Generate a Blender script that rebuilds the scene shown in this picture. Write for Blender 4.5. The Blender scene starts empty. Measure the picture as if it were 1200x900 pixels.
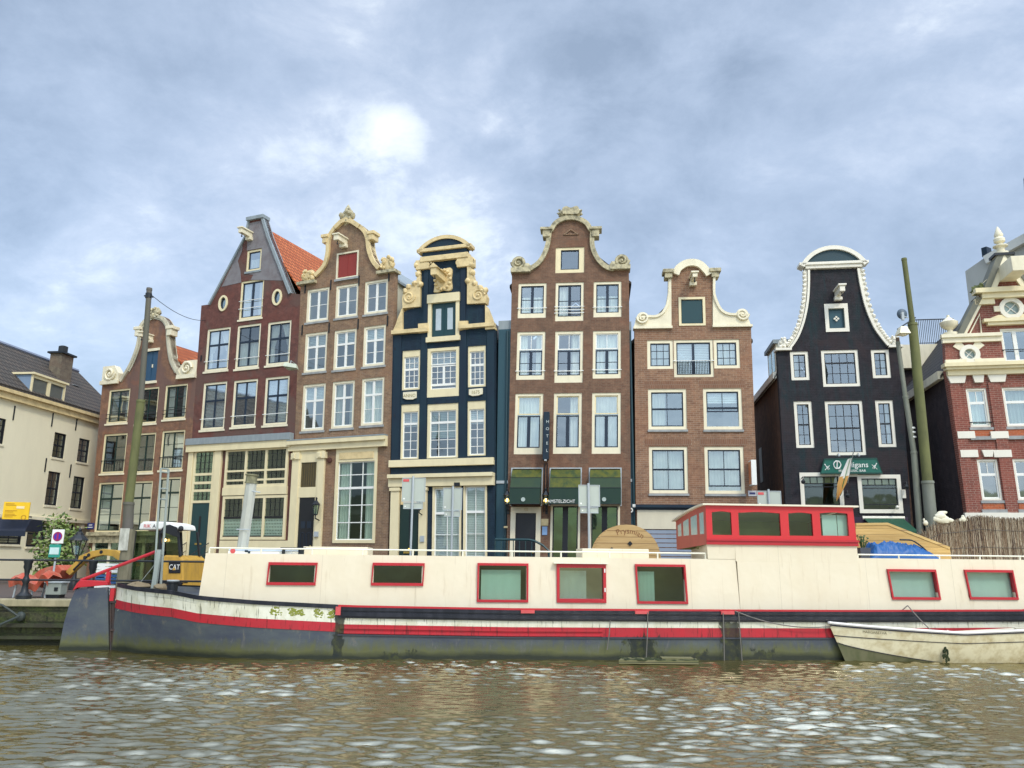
import bpy, bmesh, math, random
from mathutils import Vector, Matrix, noise, geometry
import numpy as np
random.seed(7)
SC = bpy.context.scene
COL = SC.collection
W0, H0, F = 1200.0, 900.0, 930.0
PITCH, ROLL, EYE = math.atan(206/930.0), math.radians(0.6), 2.4
ZS = 1.2                                   # street level above the water
CAMM = Matrix.Rotation(math.pi/2 + PITCH, 3, 'X') @ Matrix.Rotation(ROLL, 3, 'Z')
EYEP = Vector((0, 0, EYE))

def ray(x, y):
    return CAMM @ Vector(((x-600)/F, -(y-450)/F, -1.0))
def at_y(x, y, Y):
    d = ray(x, y); return EYEP + d*(Y/d.y)
def slope(px, y=640):
    d = ray(px, y); return d.x/d.y
def nxt(P, yaw, px):
    a = math.radians(yaw); c, s = math.cos(a), math.sin(a); q = slope(px)
    t = (q*P[1]-P[0])/(c+q*s)
    return (P[0]+t*c, P[1]-t*s)

# ------------------------------------------------------------------ objects
def link(o, parent=None):
    COL.objects.link(o)
    if parent is not None: o.parent = parent
    return o
def tag(o, label=None, cat=None, group=None, kind=None):
    if label: o['label'] = label
    if cat: o['category'] = cat
    if group: o['group'] = group
    if kind: o['kind'] = kind
    return o
def empty(name, loc, rz=0.0):
    o = bpy.data.objects.new(name, None); o.empty_display_size = .3
    o.location = loc; o.rotation_euler = (0, 0, rz)
    return link(o)

class MB:
    def __init__(s, T=None):
        s.v, s.f, s.T = [], [], T or (lambda x, y, z: Vector((x, y, z)))
    def p(s, x, y, z):
        s.v.append(s.T(x, y, z)); return len(s.v)-1
    def quad(s, *pts):
        s.f.append([s.p(*q) for q in pts])
    def hexa(s, a, b):                     # a, b: two quads (lists of 4 points)
        i = [s.p(*q) for q in a]; j = [s.p(*q) for q in b]
        s.f.append(i[::-1]); s.f.append(j)
        for k in range(4):
            n = (k+1) % 4; s.f.append([i[k], i[n], j[n], j[k]])
    def box(s, x0, x1, y0, y1, z0, z1):
        s.hexa([(x0,y0,z0),(x1,y0,z0),(x1,y0,z1),(x0,y0,z1)], [(x0,y1,z0),(x1,y1,z0),(x1,y1,z1),(x0,y1,z1)])
    def prism(s, poly, y0, y1):
        i = [s.p(x, y0, z) for x, z in poly]; j = [s.p(x, y1, z) for x, z in poly]
        s.f.append(i[::-1]); s.f.append(j); n = len(poly)
        for k in range(n):
            m = (k+1) % n; s.f.append([i[k], i[m], j[m], j[k]])
    def ribbon(s, path, w, y0, y1, closed=False):
        n = len(path); P = [Vector((q[0], q[1])) for q in path]; inn = []
        for k in range(n):
            a = P[(k-1) % n] if (closed or k > 0) else P[k]
            b = P[(k+1) % n] if (closed or k < n-1) else P[k]
            d = (b-a); d = d.normalized() if d.length > 1e-9 else Vector((1, 0))
            inn.append(P[k]+Vector((d.y, -d.x))*w)
        R = [[s.p(P[k].x, y0, P[k].y), s.p(inn[k].x, y0, inn[k].y), s.p(inn[k].x, y1, inn[k].y), s.p(P[k].x, y1, P[k].y)] for k in range(n)]
        for k in range(n if closed else n-1):
            A, B = R[k], R[(k+1) % n]
            for q in range(4):
                r = (q+1) % 4; s.f.append([A[q], A[r], B[r], B[q]])
        if not closed:
            s.f.append(R[0]); s.f.append(R[-1][::-1])
    def tube(s, pts, r, n=6, closed=False, cap=True):
        P = [Vector(q) for q in pts]; m = len(P); rings = []
        rr = r if isinstance(r, (list, tuple)) else [r]*m
        up = None
        for k in range(m):
            a = P[k-1] if (k > 0 or closed) else P[k]
            b = P[(k+1) % m] if (k < m-1 or closed) else P[k]
            d = (b-a).normalized()
            if up is None:
                up = Vector((0, 0, 1)) if abs(d.z) < .9 else Vector((0, 1, 0))
            x = d.cross(up)
            if x.length < 1e-6: x = d.orthogonal()
            x.normalize(); y = x.cross(d).normalized(); up = y
            rings.append([s.p(*(P[k]+(x*math.cos(t)+y*math.sin(t))*rr[k])) for t in [2*math.pi*i/n for i in range(n)]])
        for k in range(m if closed else m-1):
            A, B = rings[k], rings[(k+1) % m]
            for i in range(n):
                j = (i+1) % n; s.f.append([A[i], A[j], B[j], B[i]])
        if cap and not closed:
            s.f.append(rings[0][::-1]); s.f.append(rings[-1])
    def lathe(s, prof, cx=0, cy=0, n=12, sx=1, sy=1):
        rings = [[s.p(cx+sx*r*math.cos(2*math.pi*i/n), cy+sy*r*math.sin(2*math.pi*i/n), z) for i in range(n)] for r, z in prof]
        for A, B in zip(rings, rings[1:]):
            for i in range(n):
                j = (i+1) % n; s.f.append([A[i], A[j], B[j], B[i]])
        s.f.append(rings[0][::-1]); s.f.append(rings[-1])
    def ball(s, c, r, n=10, m=7, amp=0.0, seed=0):
        if not isinstance(r, (list, tuple)): r = (r, r, r)
        rings = []
        for j in range(m+1):
            th = math.pi*j/m; ring = []
            for i in range(n):
                ph = 2*math.pi*i/n
                d = Vector((math.sin(th)*math.cos(ph), math.sin(th)*math.sin(ph), math.cos(th)))
                k = 1+amp*noise.noise(d*2.2+Vector((seed*3.1, 7, 1)))
                ring.append(s.p(c[0]+d.x*r[0]*k, c[1]+d.y*r[1]*k, c[2]+d.z*r[2]*k))
            rings.append(ring)
        for A, B in zip(rings, rings[1:]):
            for i in range(n):
                j = (i+1) % n; s.f.append([A[i], B[i], B[j], A[j]])
    def disc(s, cx, cz, r, y0, y1, n=24, rz=None):
        s.prism([(cx+r*math.cos(2*math.pi*i/n), cz+(rz or r)*math.sin(2*math.pi*i/n)) for i in range(n)], y0, y1)
    def build(s, name, mat, parent=None, smooth=False, bevel=0.0):
        me = bpy.data.meshes.new(name)
        me.from_pydata([tuple(v) for v in s.v], [], s.f); me.update()
        bm = bmesh.new(); bm.from_mesh(me)
        bmesh.ops.remove_doubles(bm, verts=bm.verts, dist=1e-5)
        bmesh.ops.recalc_face_normals(bm, faces=bm.faces)
        if bevel > 0:
            es = [e for e in bm.edges if len(e.link_faces) == 2 and e.calc_face_angle(0) > .6]
            bmesh.ops.bevel(bm, geom=es, offset=bevel, segments=2, affect='EDGES', profile=.6, clamp_overlap=True)
        if smooth:
            for fc in bm.faces: fc.smooth = True
            for e in bm.edges:
                if len(e.link_faces) == 2 and e.calc_face_angle(0) > .7: e.smooth = False
        bm.to_mesh(me); bm.free()
        if mat is not None: me.materials.append(mat)
        return link(bpy.data.objects.new(name, me), parent)

def cr(pts, n=5):                          # Catmull-Rom through points
    out = []; m = len(pts)
    for i in range(m-1):
        p0, p1, p2, p3 = pts[max(i-1, 0)], pts[i], pts[i+1], pts[min(i+2, m-1)]
        for k in range(n):
            t = k/n
            out.append(tuple(.5*((2*b)+(c-a)*t+(2*a-5*b+4*c-d)*t*t+(-a+3*b-3*c+d)*t**3) for a, b, c, d in zip(p0, p1, p2, p3)))
    out.append(tuple(pts[-1])); return out

def arc(c, r, a0, a1, n=12, rz=None):
    return [(c[0]+r*math.cos(math.radians(a0+(a1-a0)*i/n)), c[1]+(rz or r)*math.sin(math.radians(a0+(a1-a0)*i/n))) for i in range(n+1)]

def text(s, size, mat, parent, name, fn, extr=.006, align='CENTER', sx=1.0, shear=0.0):
    cu = bpy.data.curves.new(name, 'FONT'); cu.body = s; cu.size = size; cu.align_x = align; cu.align_y = 'CENTER'
    cu.extrude = extr; cu.resolution_u = 3; cu.shear = shear
    o = bpy.data.objects.new(name, cu); COL.objects.link(o)
    dg = bpy.context.evaluated_depsgraph_get()
    me = bpy.data.meshes.new_from_object(o.evaluated_get(dg))
    bpy.data.objects.remove(o)
    for v in me.vertices: v.co = fn(v.co.x*sx, v.co.y, v.co.z)
    me.materials.clear(); me.materials.append(mat); me.name = name
    return link(bpy.data.objects.new(name, me), parent)

# ------------------------------------------------------------------ materials
def newmat(name):
    m = bpy.data.materials.new(name); m.use_nodes = True
    nt = m.node_tree; nt.nodes.clear(); return m, nt
def nd(nt, t, **kw):
    n = nt.nodes.new(t)
    for k, v in kw.items(): setattr(n, k, v)
    return n
def mixc(nt, f, a, b, mode='MIX'):
    n = nt.nodes.new('ShaderNodeMix'); n.data_type = 'RGBA'; n.blend_type = mode
    for sock, val in ((n.inputs[0], f), (n.inputs[6], a), (n.inputs[7], b)):
        if hasattr(val, 'links'): nt.links.new(val, sock)
        elif isinstance(val, (int, float)): sock.default_value = val
        else: sock.default_value = (*val[:3], 1)
    return n.outputs[2]
def mth(nt, op, a, b=0.0, c=0.0, clamp=False):
    n = nt.nodes.new('ShaderNodeMath'); n.operation = op; n.use_clamp = clamp
    for i, v in enumerate((a, b, c)):
        if hasattr(v, 'links'): nt.links.new(v, n.inputs[i])
        else: n.inputs[i].default_value = v
    return n.outputs[0]
def ramp(nt, fac, stops):
    n = nt.nodes.new('ShaderNodeValToRGB'); nt.links.new(fac, n.inputs[0]); e = n.color_ramp.elements
    while len(e) < len(stops): e.new(.5)
    for el, (p, c) in zip(e, stops):
        el.position = p; el.color = (*c[:3], 1) if not isinstance(c, (int, float)) else (c, c, c, 1)
    return n.outputs[0]
def noise_t(nt, vec, scale, detail=4, rough=.55, dist=0.0):
    n = nt.nodes.new('ShaderNodeTexNoise'); n.inputs['Scale'].default_value = scale
    n.inputs['Detail'].default_value = detail; n.inputs['Roughness'].default_value = rough; n.inputs['Distortion'].default_value = dist
    if vec is not None: nt.links.new(vec, n.inputs['Vector'])
    return n.outputs[0]
def objco(nt):
    return nd(nt, 'ShaderNodeTexCoord').outputs['Object']
def scl(nt, vec, s, loc=(0, 0, 0), rot=(0, 0, 0)):
    n = nd(nt, 'ShaderNodeMapping'); nt.links.new(vec, n.inputs[0])
    n.inputs['Scale'].default_value = s; n.inputs['Location'].default_value = loc; n.inputs['Rotation'].default_value = rot
    return n.outputs[0]
def finish(nt, col, rough=.6, bump=None, bstr=.3, bdist=.01, metal=0.0, spec=.4, coat=0.0):
    b = nd(nt, 'ShaderNodeBsdfPrincipled'); o = nd(nt, 'ShaderNodeOutputMaterial')
    if hasattr(col, 'links'): nt.links.new(col, b.inputs['Base Color'])
    else: b.inputs['Base Color'].default_value = (*col[:3], 1)
    if hasattr(rough, 'links'): nt.links.new(rough, b.inputs['Roughness'])
    else: b.inputs['Roughness'].default_value = rough
    b.inputs['Metallic'].default_value = metal; b.inputs['Specular IOR Level'].default_value = spec
    b.inputs['Coat Weight'].default_value = coat
    if bump is not None:
        bn = nd(nt, 'ShaderNodeBump'); bn.inputs['Strength'].default_value = bstr; bn.inputs['Distance'].default_value = bdist
        nt.links.new(bump, bn.inputs['Height']); nt.links.new(bn.outputs[0], b.inputs['Normal'])
    nt.links.new(b.outputs[0], o.inputs[0]); return b

def mulc(c, k): return tuple(x*k for x in c)
def m_paint(name, col, rough=.5, dirt=.25, dcol=None, sc=1.3, spec=.4, streak=True, bump=.15):
    m, nt = newmat(name); oc = objco(nt)
    dcol = dcol or mulc(col, .55)
    n1 = noise_t(nt, scl(nt, oc, (1, 1, .35 if streak else 1)), sc*1.7, 6, .62)
    n2 = noise_t(nt, oc, sc*14, 3)
    f = mth(nt, 'MULTIPLY', ramp(nt, n1, [(.42, 0.0), (.75, 1.0)]), dirt*1.6)
    c = mixc(nt, f, col, dcol)
    c = mixc(nt, mth(nt, 'MULTIPLY', n2, .22), c, mulc(col, .8))
    finish(nt, c, rough, n2, bump, .006, spec=spec); return m
def m_flat(name, col, rough=.5, metal=0.0, spec=.4):
    m, nt = newmat(name); oc = objco(nt)
    c = mixc(nt, noise_t(nt, oc, 6, 4), mulc(col, .82), mulc(col, 1.12))
    finish(nt, c, rough, None, metal=metal, spec=spec); return m
def m_boatcream(name, col):
    m, nt = newmat(name); oc = objco(nt); sp = nd(nt, 'ShaderNodeSeparateXYZ'); nt.links.new(oc, sp.inputs[0])
    n1 = noise_t(nt, scl(nt, oc, (1, 1, .5)), 1.1, 7, .65); n2 = noise_t(nt, scl(nt, oc, (5, 5, .45)), 1.8, 6, .65, .2); n3 = noise_t(nt, scl(nt, oc, (.8, .8, .8)), 1.3, 3)
    c = mixc(nt, mth(nt, 'MULTIPLY', ramp(nt, n1, [(.4, 0), (.72, 1)]), .35), col, (col[0]*.84, col[1]*.78, col[2]*.68))
    c = mixc(nt, mth(nt, 'MULTIPLY', ramp(nt, n2, [(.58, 0), (.75, 1)]), .4), c, (.42, .31, .17))
    sx = mth(nt, 'FRACT', mth(nt, 'DIVIDE', sp.outputs[0], 2.37)); sm = mth(nt, 'LESS_THAN', sx, .005)
    c = mixc(nt, mth(nt, 'MULTIPLY', sm, .3), c, (.3, .25, .17))
    hb_ = mth(nt, 'ADD', mth(nt, 'MULTIPLY', n3, 1.0), mth(nt, 'MULTIPLY', sm, -.1))
    finish(nt, c, .36, hb_, .5, .05, spec=.5); return m
def m_brick(name, c1, c2, mortar, stain=.5, scol=(.05, .045, .04), bw=.21, rh=.066, patch=None, pscale=.5, paint=None):
    m, nt = newmat(name); oc = objco(nt)
    sp = nd(nt, 'ShaderNodeSeparateXYZ'); nt.links.new(oc, sp.inputs[0])
    cb = nd(nt, 'ShaderNodeCombineXYZ')
    nt.links.new(mth(nt, 'ADD', sp.outputs[0], sp.outputs[1]), cb.inputs[0]); nt.links.new(sp.outputs[2], cb.inputs[1])
    br = nd(nt, 'ShaderNodeTexBrick'); nt.links.new(cb.outputs[0], br.inputs['Vector'])
    br.inputs['Scale'].default_value = 1; br.inputs['Brick Width'].default_value = bw; br.inputs['Row Height'].default_value = rh
    br.inputs['Mortar Size'].default_value = .009; br.inputs['Mortar Smooth'].default_value = .3; br.inputs['Bias'].default_value = .1
    br.inputs['Color1'].default_value = (*c1, 1); br.inputs['Color2'].default_value = (*c2, 1); br.inputs['Mortar'].default_value = (*mortar, 1)
    c = br.outputs[0]
    n1 = noise_t(nt, scl(nt, oc, (1, 1, .6)), .8, 7, .65)
    n2 = noise_t(nt, oc, 3.5, 5, .6, .4)
    n3 = noise_t(nt, oc, 22, 2, .6)
    c = mixc(nt, mth(nt, 'MULTIPLY', ramp(nt, n1, [(.46, 0.0), (.72, 1.0)]), stain), c, scol)
    c = mixc(nt, mth(nt, 'MULTIPLY', ramp(nt, n2, [(.44, 0.0), (.70, 1.0)]), stain*1.25), c, (c1[0]*1.45, c1[1]*1.6, c1[2]*1.6))
    if patch:
        np_ = noise_t(nt, scl(nt, oc, (1, 1, .8)), pscale, 3, .6, .6)
        c = mixc(nt, mth(nt, 'MULTIPLY', ramp(nt, np_, [(.5, 0.0), (.56, 1.0)]), .85), c, patch)
    c = mixc(nt, ramp(nt, n3, [(.3, .35), (.7, 0.0)]), c, mulc(c2, .55))
    n4 = noise_t(nt, scl(nt, oc, (2.6, 2.6, .22)), 1.5, 6, .65, .2)
    c = mixc(nt, mth(nt, 'MULTIPLY', ramp(nt, n4, [(.52, 0.0), (.74, 1.0)]), stain*.9), c, mulc(scol, 1.1))
    n5 = noise_t(nt, oc, .55, 3, .5, .8)
    c = mixc(nt, mth(nt, 'MULTIPLY', ramp(nt, n5, [(.54, 0.0), (.58, 1.0)]), stain*.5), c, (c2[0]*1.5, c2[1]*1.25, c2[2]*1.1))
    hb = mth(nt, 'ADD', mth(nt, 'MULTIPLY', br.outputs['Fac'], -1), mth(nt, 'MULTIPLY', n3, .5))
    finish(nt, c, .82, hb, .45, .01, spec=.25); return m
def m_tile(name, c1, c2, axis=1):
    m, nt = newmat(name); oc = objco(nt)
    sp = nd(nt, 'ShaderNodeSeparateXYZ'); nt.links.new(oc, sp.inputs[0])
    cb = nd(nt, 'ShaderNodeCombineXYZ'); nt.links.new(sp.outputs[axis], cb.inputs[0]); nt.links.new(sp.outputs[2], cb.inputs[1])
    br = nd(nt, 'ShaderNodeTexBrick'); nt.links.new(cb.outputs[0], br.inputs['Vector']); br.offset = 0
    br.inputs['Scale'].default_value = 1; br.inputs['Brick Width'].default_value = .26; br.inputs['Row Height'].default_value = .27
    br.inputs['Mortar Size'].default_value = .045; br.inputs['Mortar Smooth'].default_value = .6
    br.inputs['Color1'].default_value = (*c1, 1); br.inputs['Color2'].default_value = (*c2, 1); br.inputs['Mortar'].default_value = (*mulc(c1, .32), 1)
    n1 = noise_t(nt, oc, 1.3, 6, .65)
    c = mixc(nt, ramp(nt, n1, [(.4, 0.0), (.75, .6)]), br.outputs[0], mulc(c2, .5))
    finish(nt, c, .75, mth(nt, 'MULTIPLY', br.outputs['Fac'], -1), .8, .03, spec=.3); return m
def m_wood(name, c1, c2, gap, pw=.14, axis='z', rough=.6):
    m, nt = newmat(name); oc = objco(nt)
    st = {'z': (.6, 3, 9), 'x': (9, 3, .6)}[axis]
    n1 = noise_t(nt, scl(nt, oc, st), 2.2, 6, .6, .6)
    sp = nd(nt, 'ShaderNodeSeparateXYZ'); nt.links.new(oc, sp.inputs[0])
    t = mth(nt, 'FRACT', mth(nt, 'DIVIDE', sp.outputs[2 if axis == 'z' else 0], pw))
    g = mth(nt, 'LESS_THAN', t, .07)
    k = mth(nt, 'FLOOR', mth(nt, 'DIVIDE', sp.outputs[2 if axis == 'z' else 0], pw))
    wn = nd(nt, 'ShaderNodeTexWhiteNoise', noise_dimensions='1D'); nt.links.new(k, wn.inputs['W'])
    c = mixc(nt, ramp(nt, n1, [(.35, 0.0), (.68, 1.0)]), c1, c2)
    c = mixc(nt, mth(nt, 'MULTIPLY', wn.outputs[0], .35), c, mulc(c2, .8))
    c = mixc(nt, g, c, gap)
    finish(nt, c, rough, mth(nt, 'SUBTRACT', n1, g), .3, .008); return m
def m_glass(name, refl=.34, tint=(.92, .97, 1.0), scale=.7, wob=.012):
    m, nt = newmat(name); oc = objco(nt)
    n = noise_t(nt, oc, scale, 2)
    bn = nd(nt, 'ShaderNodeBump'); bn.inputs['Strength'].default_value = 1; bn.inputs['Distance'].default_value = wob
    nt.links.new(n, bn.inputs['Height'])
    tr = nd(nt, 'ShaderNodeBsdfTransparent'); tr.inputs[0].default_value = (*mulc(tint, .9), 1)
    gl = nd(nt, 'ShaderNodeBsdfGlossy'); gl.inputs['Roughness'].default_value = .03; gl.inputs['Color'].default_value = (*tint, 1)
    nt.links.new(bn.outputs[0], gl.inputs['Normal'])
    lw = nd(nt, 'ShaderNodeLayerWeight'); lw.inputs[0].default_value = .35
    f = mth(nt, 'ADD', mth(nt, 'MULTIPLY', lw.outputs['Fresnel'], .45), refl, clamp=True)
    mx = nd(nt, 'ShaderNodeMixShader'); nt.links.new(f, mx.inputs[0]); nt.links.new(tr.outputs[0], mx.inputs[1]); nt.links.new(gl.outputs[0], mx.inputs[2])
    o = nd(nt, 'ShaderNodeOutputMaterial'); nt.links.new(mx.outputs[0], o.inputs[0]); return m
def m_emit(name, col, st):
    m, nt = newmat(name); e = nd(nt, 'ShaderNodeEmission'); e.inputs[0].default_value = (*col, 1); e.inputs[1].default_value = st
    o = nd(nt, 'ShaderNodeOutputMaterial'); nt.links.new(e.outputs[0], o.inputs[0]); return m

CREAM = m_paint('cream_paint', (.78, .68, .42), .45, .25, (.5, .42, .26))
FRAME = m_paint('window_cream_paint', (.80, .73, .52), .42, .22, (.52, .46, .32), 2.5)
PALE = m_paint('pale_cream_paint', (.80, .73, .53), .45, .3, (.48, .43, .29), 2)
OCHRE = m_paint('ochre_cream_paint', (.74, .58, .30), .5, .5, (.42, .32, .16), 2, streak=False, bump=.12)
WHITE = m_paint('white_paint', (.82, .82, .76), .4, .1)
STONE = m_paint('weathered_sandstone', (.52, .46, .29), .8, .8, (.14, .13, .09), 3, streak=False, bump=.5)
GREYST = m_paint('grey_stone', (.34, .35, .34), .8, .5, (.16, .16, .15), 2)
LEAD = m_paint('lead_flashing', (.27, .31, .32), .55, .5, (.16, .19, .2), 2)
NAVY = m_paint('blue_black_paint', (.009, .020, .036), .5, .7, (.009, .034, .048), .6, spec=.3)
NAVYB = m_brick('blue_black_painted_brick', (.013, .026, .043), (.016, .031, .050), (.008, .017, .030), .6, (.014, .046, .056), bw=.22, rh=.07)
NAVYW = m_paint('navy_window_paint', (.014, .026, .045), .35, .1)
TEALD = m_paint('dark_teal_paint', (.012, .042, .055), .45, .3, (.03, .06, .06), 1)
TEALDOOR = m_paint('teal_door_paint', (.012, .05, .055), .35, .1)
BLACKW = m_paint('black_paint', (.012, .014, .018), .4, .15)
DKGREEN = m_paint('dark_green_paint', (.010, .030, .024), .4, .2)
REDHATCH = m_paint('oxblood_paint', (.26, .035, .025), .5, .25)
GLASS = m_glass('window_glass', .22, (.86, .94, .95))
GLASSB = m_glass('bright_window_glass', .28, (.86, .95, .94))
GLASSD = m_glass('dark_window_glass', .07, (.8, .93, .88))
CURT = m_paint('curtain_cloth', (.72, .71, .62), .9, .12, sc=3)
BLIND = m_paint('blind_cloth', (.74, .77, .74), .8, .06, sc=3)
CURTG = m_paint('grey_green_curtain', (.48, .56, .47), .9, .15, sc=3)
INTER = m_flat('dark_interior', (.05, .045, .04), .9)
STEEL = m_paint('galvanised_steel', (.42, .46, .47), .45, .3, (.28, .3, .3), 3)
IRON = m_flat('black_iron', (.012, .015, .018), .45)
ROOFO = m_tile('orange_pantiles', (.60, .17, .055), (.46, .11, .035))
ROOFD = m_tile('dark_pantiles', (.055, .052, .05), (.085, .07, .06))
LAMPGLOW = m_emit('lit_bulb', (1.0, .55, .18), 9)

# ------------------------------------------------------------------ a facade frame
class House:
    def __init__(s, name, label, Lp, yaw, k=0.0, cat='house', z=ZS, group=None):
        s.a = math.radians(yaw); s.k = k
        s.O = Vector((Lp[0], Lp[1], z)); s.U = Vector((math.cos(s.a), -math.sin(s.a), 0)); s.N = Vector((math.sin(s.a), math.cos(s.a), 0))
        s.e = None
        if name:
            s.e = empty(name, s.O, -s.a); tag(s.e, label, cat, group)
        s.holes = []; s.doff = 0.0
    def uv(s, px, py, d=0.0):
        r = ray(px, py); t = (s.O+s.N*d-EYEP).dot(s.N)/r.dot(s.N); P = EYEP+r*t-s.O
        v = P.z; return (P.dot(s.U)-s.k*v, v)
    def uvs(s, pts, d=0.0): return [s.uv(x, y, d) for x, y in pts]
    def T(s, u, d, v): return Vector((u+s.k*v, d+s.doff, v))
    def mb(s): return MB(s.T)
    def rect(s, TL, BR, d=0.0):
        a, b = s.uv(*TL, d), s.uv(*BR, d); return a[0], b[0], b[1], a[1]
    def part(s, mb, name, mat, parent=None, **kw): return mb.build(name, mat, parent or s.e, **kw)
    def pbox(s, name, mat, TL, BR, d0, d1, parent=None, **kw):
        u0, u1, v0, v1 = s.rect(TL, BR); m = s.mb(); m.box(u0, u1, d0, d1, v0, v1); return s.part(m, name, mat, parent, **kw)
    def wall(s, outline, mat, th=.3, name='wall'):
        loops = [[Vector((u, v, 0)) for u, v in outline]]+[[Vector((u, v, 0)) for u, v in h] for h in s.holes]
        tri = geometry.tessellate_polygon(loops); flat = [q for l in loops for q in l]; m = s.mb()
        i0 = [m.p(q.x, 0, q.y) for q in flat]; i1 = [m.p(q.x, th, q.y) for q in flat]
        for t in tri:
            m.f.append([i0[t[0]], i0[t[1]], i0[t[2]]]); m.f.append([i1[t[2]], i1[t[1]], i1[t[0]]])
        o = 0
        for l in loops:
            n = len(l)
            for q in range(n):
                r = (q+1) % n; m.f.append([i0[o+q], i0[o+r], i1[o+r], i1[o+q]])
            o += n
        return s.part(m, name, mat)
    def body(s, u0, u1, vt, depth, ru, rv, wmat, rmat, wname='side_wall'):
        m = s.mb(); g = .02; d0 = .31
        m.box(u0+g, u0+.27, d0, depth, -.1, vt); m.box(u1-.27, u1-g, d0, depth, -.1, vt)
        m.prism([(u0+.28, -.1), (u1-.28, -.1), (u1-.28, vt), (ru, rv-.15), (u0+.28, vt)], depth-.3, depth-.02)
        s.part(m, wname, wmat)
        r = s.mb(); e = .12
        for ue, sg in ((u0, -1), (u1, 1)):
            x = ue+sg*e; z = vt-(rv-vt)*e/max(abs(ru-ue), .1)
            r.hexa([(x, d0, z), (ru, d0, rv), (ru, depth, rv), (x, depth, z)], [(x, d0, z+.12), (ru, d0, rv+.12), (ru, depth, rv+.12), (x, depth, z+.12)])
        s.part(r, 'roof', rmat)
        f = s.mb()
        for z in (3.1, 6.1, 9.0):
            if z < vt-1: f.box(u0+.28, u1-.28, .32, depth-.32, z, z+.2)
        f.box(u0+.28, u1-.28, 3.4, 3.5, 0, min(vt, 11))
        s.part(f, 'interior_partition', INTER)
    # windows ---------------------------------------------------------
    def window(s, TL, BR, fc=None, fw=.13, top=None, bot=None, areas=None, sash=None, curtain=None, sill=None, glass=None, name='window', hole=True, sw=.05, mw=.025, rail=None, railmat=None, proud=.015, cmat=None, rect=None):
        u0, u1, v0, v1 = rect or s.rect(TL, BR); fc = fc or FRAME; sash = sash or WHITE; s.doff = .05 if hole else .0; fw = fw*.88
        top = fw if top is None else top; bot = fw if bot is None else bot
        if hole: s.holes.append([(u0+.01, v0+.01), (u1-.01, v0+.01), (u1-.01, v1-.01), (u0+.01, v1-.01)])
        m = s.mb(); a, b, c, d = u0+fw, u1-fw, v0+bot, v1-top
        m.box(u0, a, -proud, .12, v0, v1); m.box(b, u1, -proud, .12, v0, v1)
        m.box(a, b, -proud, .12, v0, c); m.box(a, b, -proud, .12, d, v1)
        w = s.part(m, name, fc)
        s.last = (w, a, b, c, d, sw, mw); s.wdoff = s.doff
        s.sashes(areas or [(0, 0, 1, 1, 2, 2)], sash)
        wi, hi = b-a, d-c
        m = s.mb(); t = random.uniform(-.006, .006); t2 = random.uniform(-.006, .006)
        m.quad((a, .06+t, c+t2*0), (b, .06-t, c), (b, .06-t+t2, d), (a, .06+t+t2, d))
        s.part(m, 'pane', glass or GLASS, w)
        if sill:
            m = s.mb(); m.box(u0-.04, u1+.04, -.09, .1, v0-.1, v0-.002); s.part(m, 'sill', sill, w)
        if rail:
            m = s.mb()
            for fr in rail:
                y = c+fr*hi; m.tube([(u0-.02, -.07, y), (u1+.02, -.07, y)], .018, 5)
            m.box(u0+.02, u0+.05, -.06, 0, c+rail[0]*hi-.02, c+rail[0]*hi+.02); m.box(u1-.05, u1-.02, -.06, 0, c+rail[0]*hi-.02, c+rail[0]*hi+.02)
            s.part(m, 'guard_rail', railmat or WHITE, w)
        if curtain: s.curtain(w, a, b, c, d, curtain, cmat)
        s.doff = 0.0
        return w
    def sashes(s, areas, mat):
        w, a, b, c, d, sw, mw = s.last; m = s.mb(); old = s.doff; s.doff = s.wdoff; wi, hi = b-a, d-c
        for ar in areas:
            x0, y0, x1, y1, nc, nr = ar[:6]; st = ar[6] if len(ar) > 6 else mw
            x0, x1, y0, y1 = a+x0*wi, a+x1*wi, c+y0*hi, c+y1*hi
            m.box(x0, x0+sw, .03, .085, y0, y1); m.box(x1-sw, x1, .03, .085, y0, y1)
            m.box(x0+sw, x1-sw, .03, .085, y0, y0+sw); m.box(x0+sw, x1-sw, .03, .085, y1-sw, y1)
            for i in range(1, nc):
                x = x0+(x1-x0)*i/nc; h = (st if (nc == 2) else mw)/2; m.box(x-h, x+h, .036, .08, y0+sw, y1-sw)
            for j in range(1, nr):
                y = y0+(y1-y0)*j/nr; m.box(x0+sw, x1-sw, .04, .076, y-mw/2, y+mw/2)
        s.part(m, 'sash', mat, w); s.doff = old
    def curtain(s, w, a, b, c, d, kind, cmat=None):
        m = s.mb(); W, Hh = b-a, d-c
        def sheet(x0, x1, y0, y1, amp=.025, per=.13, dd=.17, tb=None):
            n = max(6, int((x1-x0)/.03)); ph = random.random()*6
            cols = []
            for i in range(n+1):
                x = x0+(x1-x0)*i/n; dz = dd+amp*math.sin(x/per*6.28+ph)+amp*.5*math.sin(x/per*2.7+ph)
                xb = x if tb is None else tb[0]+(tb[1]-tb[0])*i/n
                cols.append((m.p(x, dz, y1), m.p(xb, dz*1.02, y0)))
            for q in range(n): m.f.append([cols[q][0], cols[q+1][0], cols[q+1][1], cols[q][1]])
        mat = CURT
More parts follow.
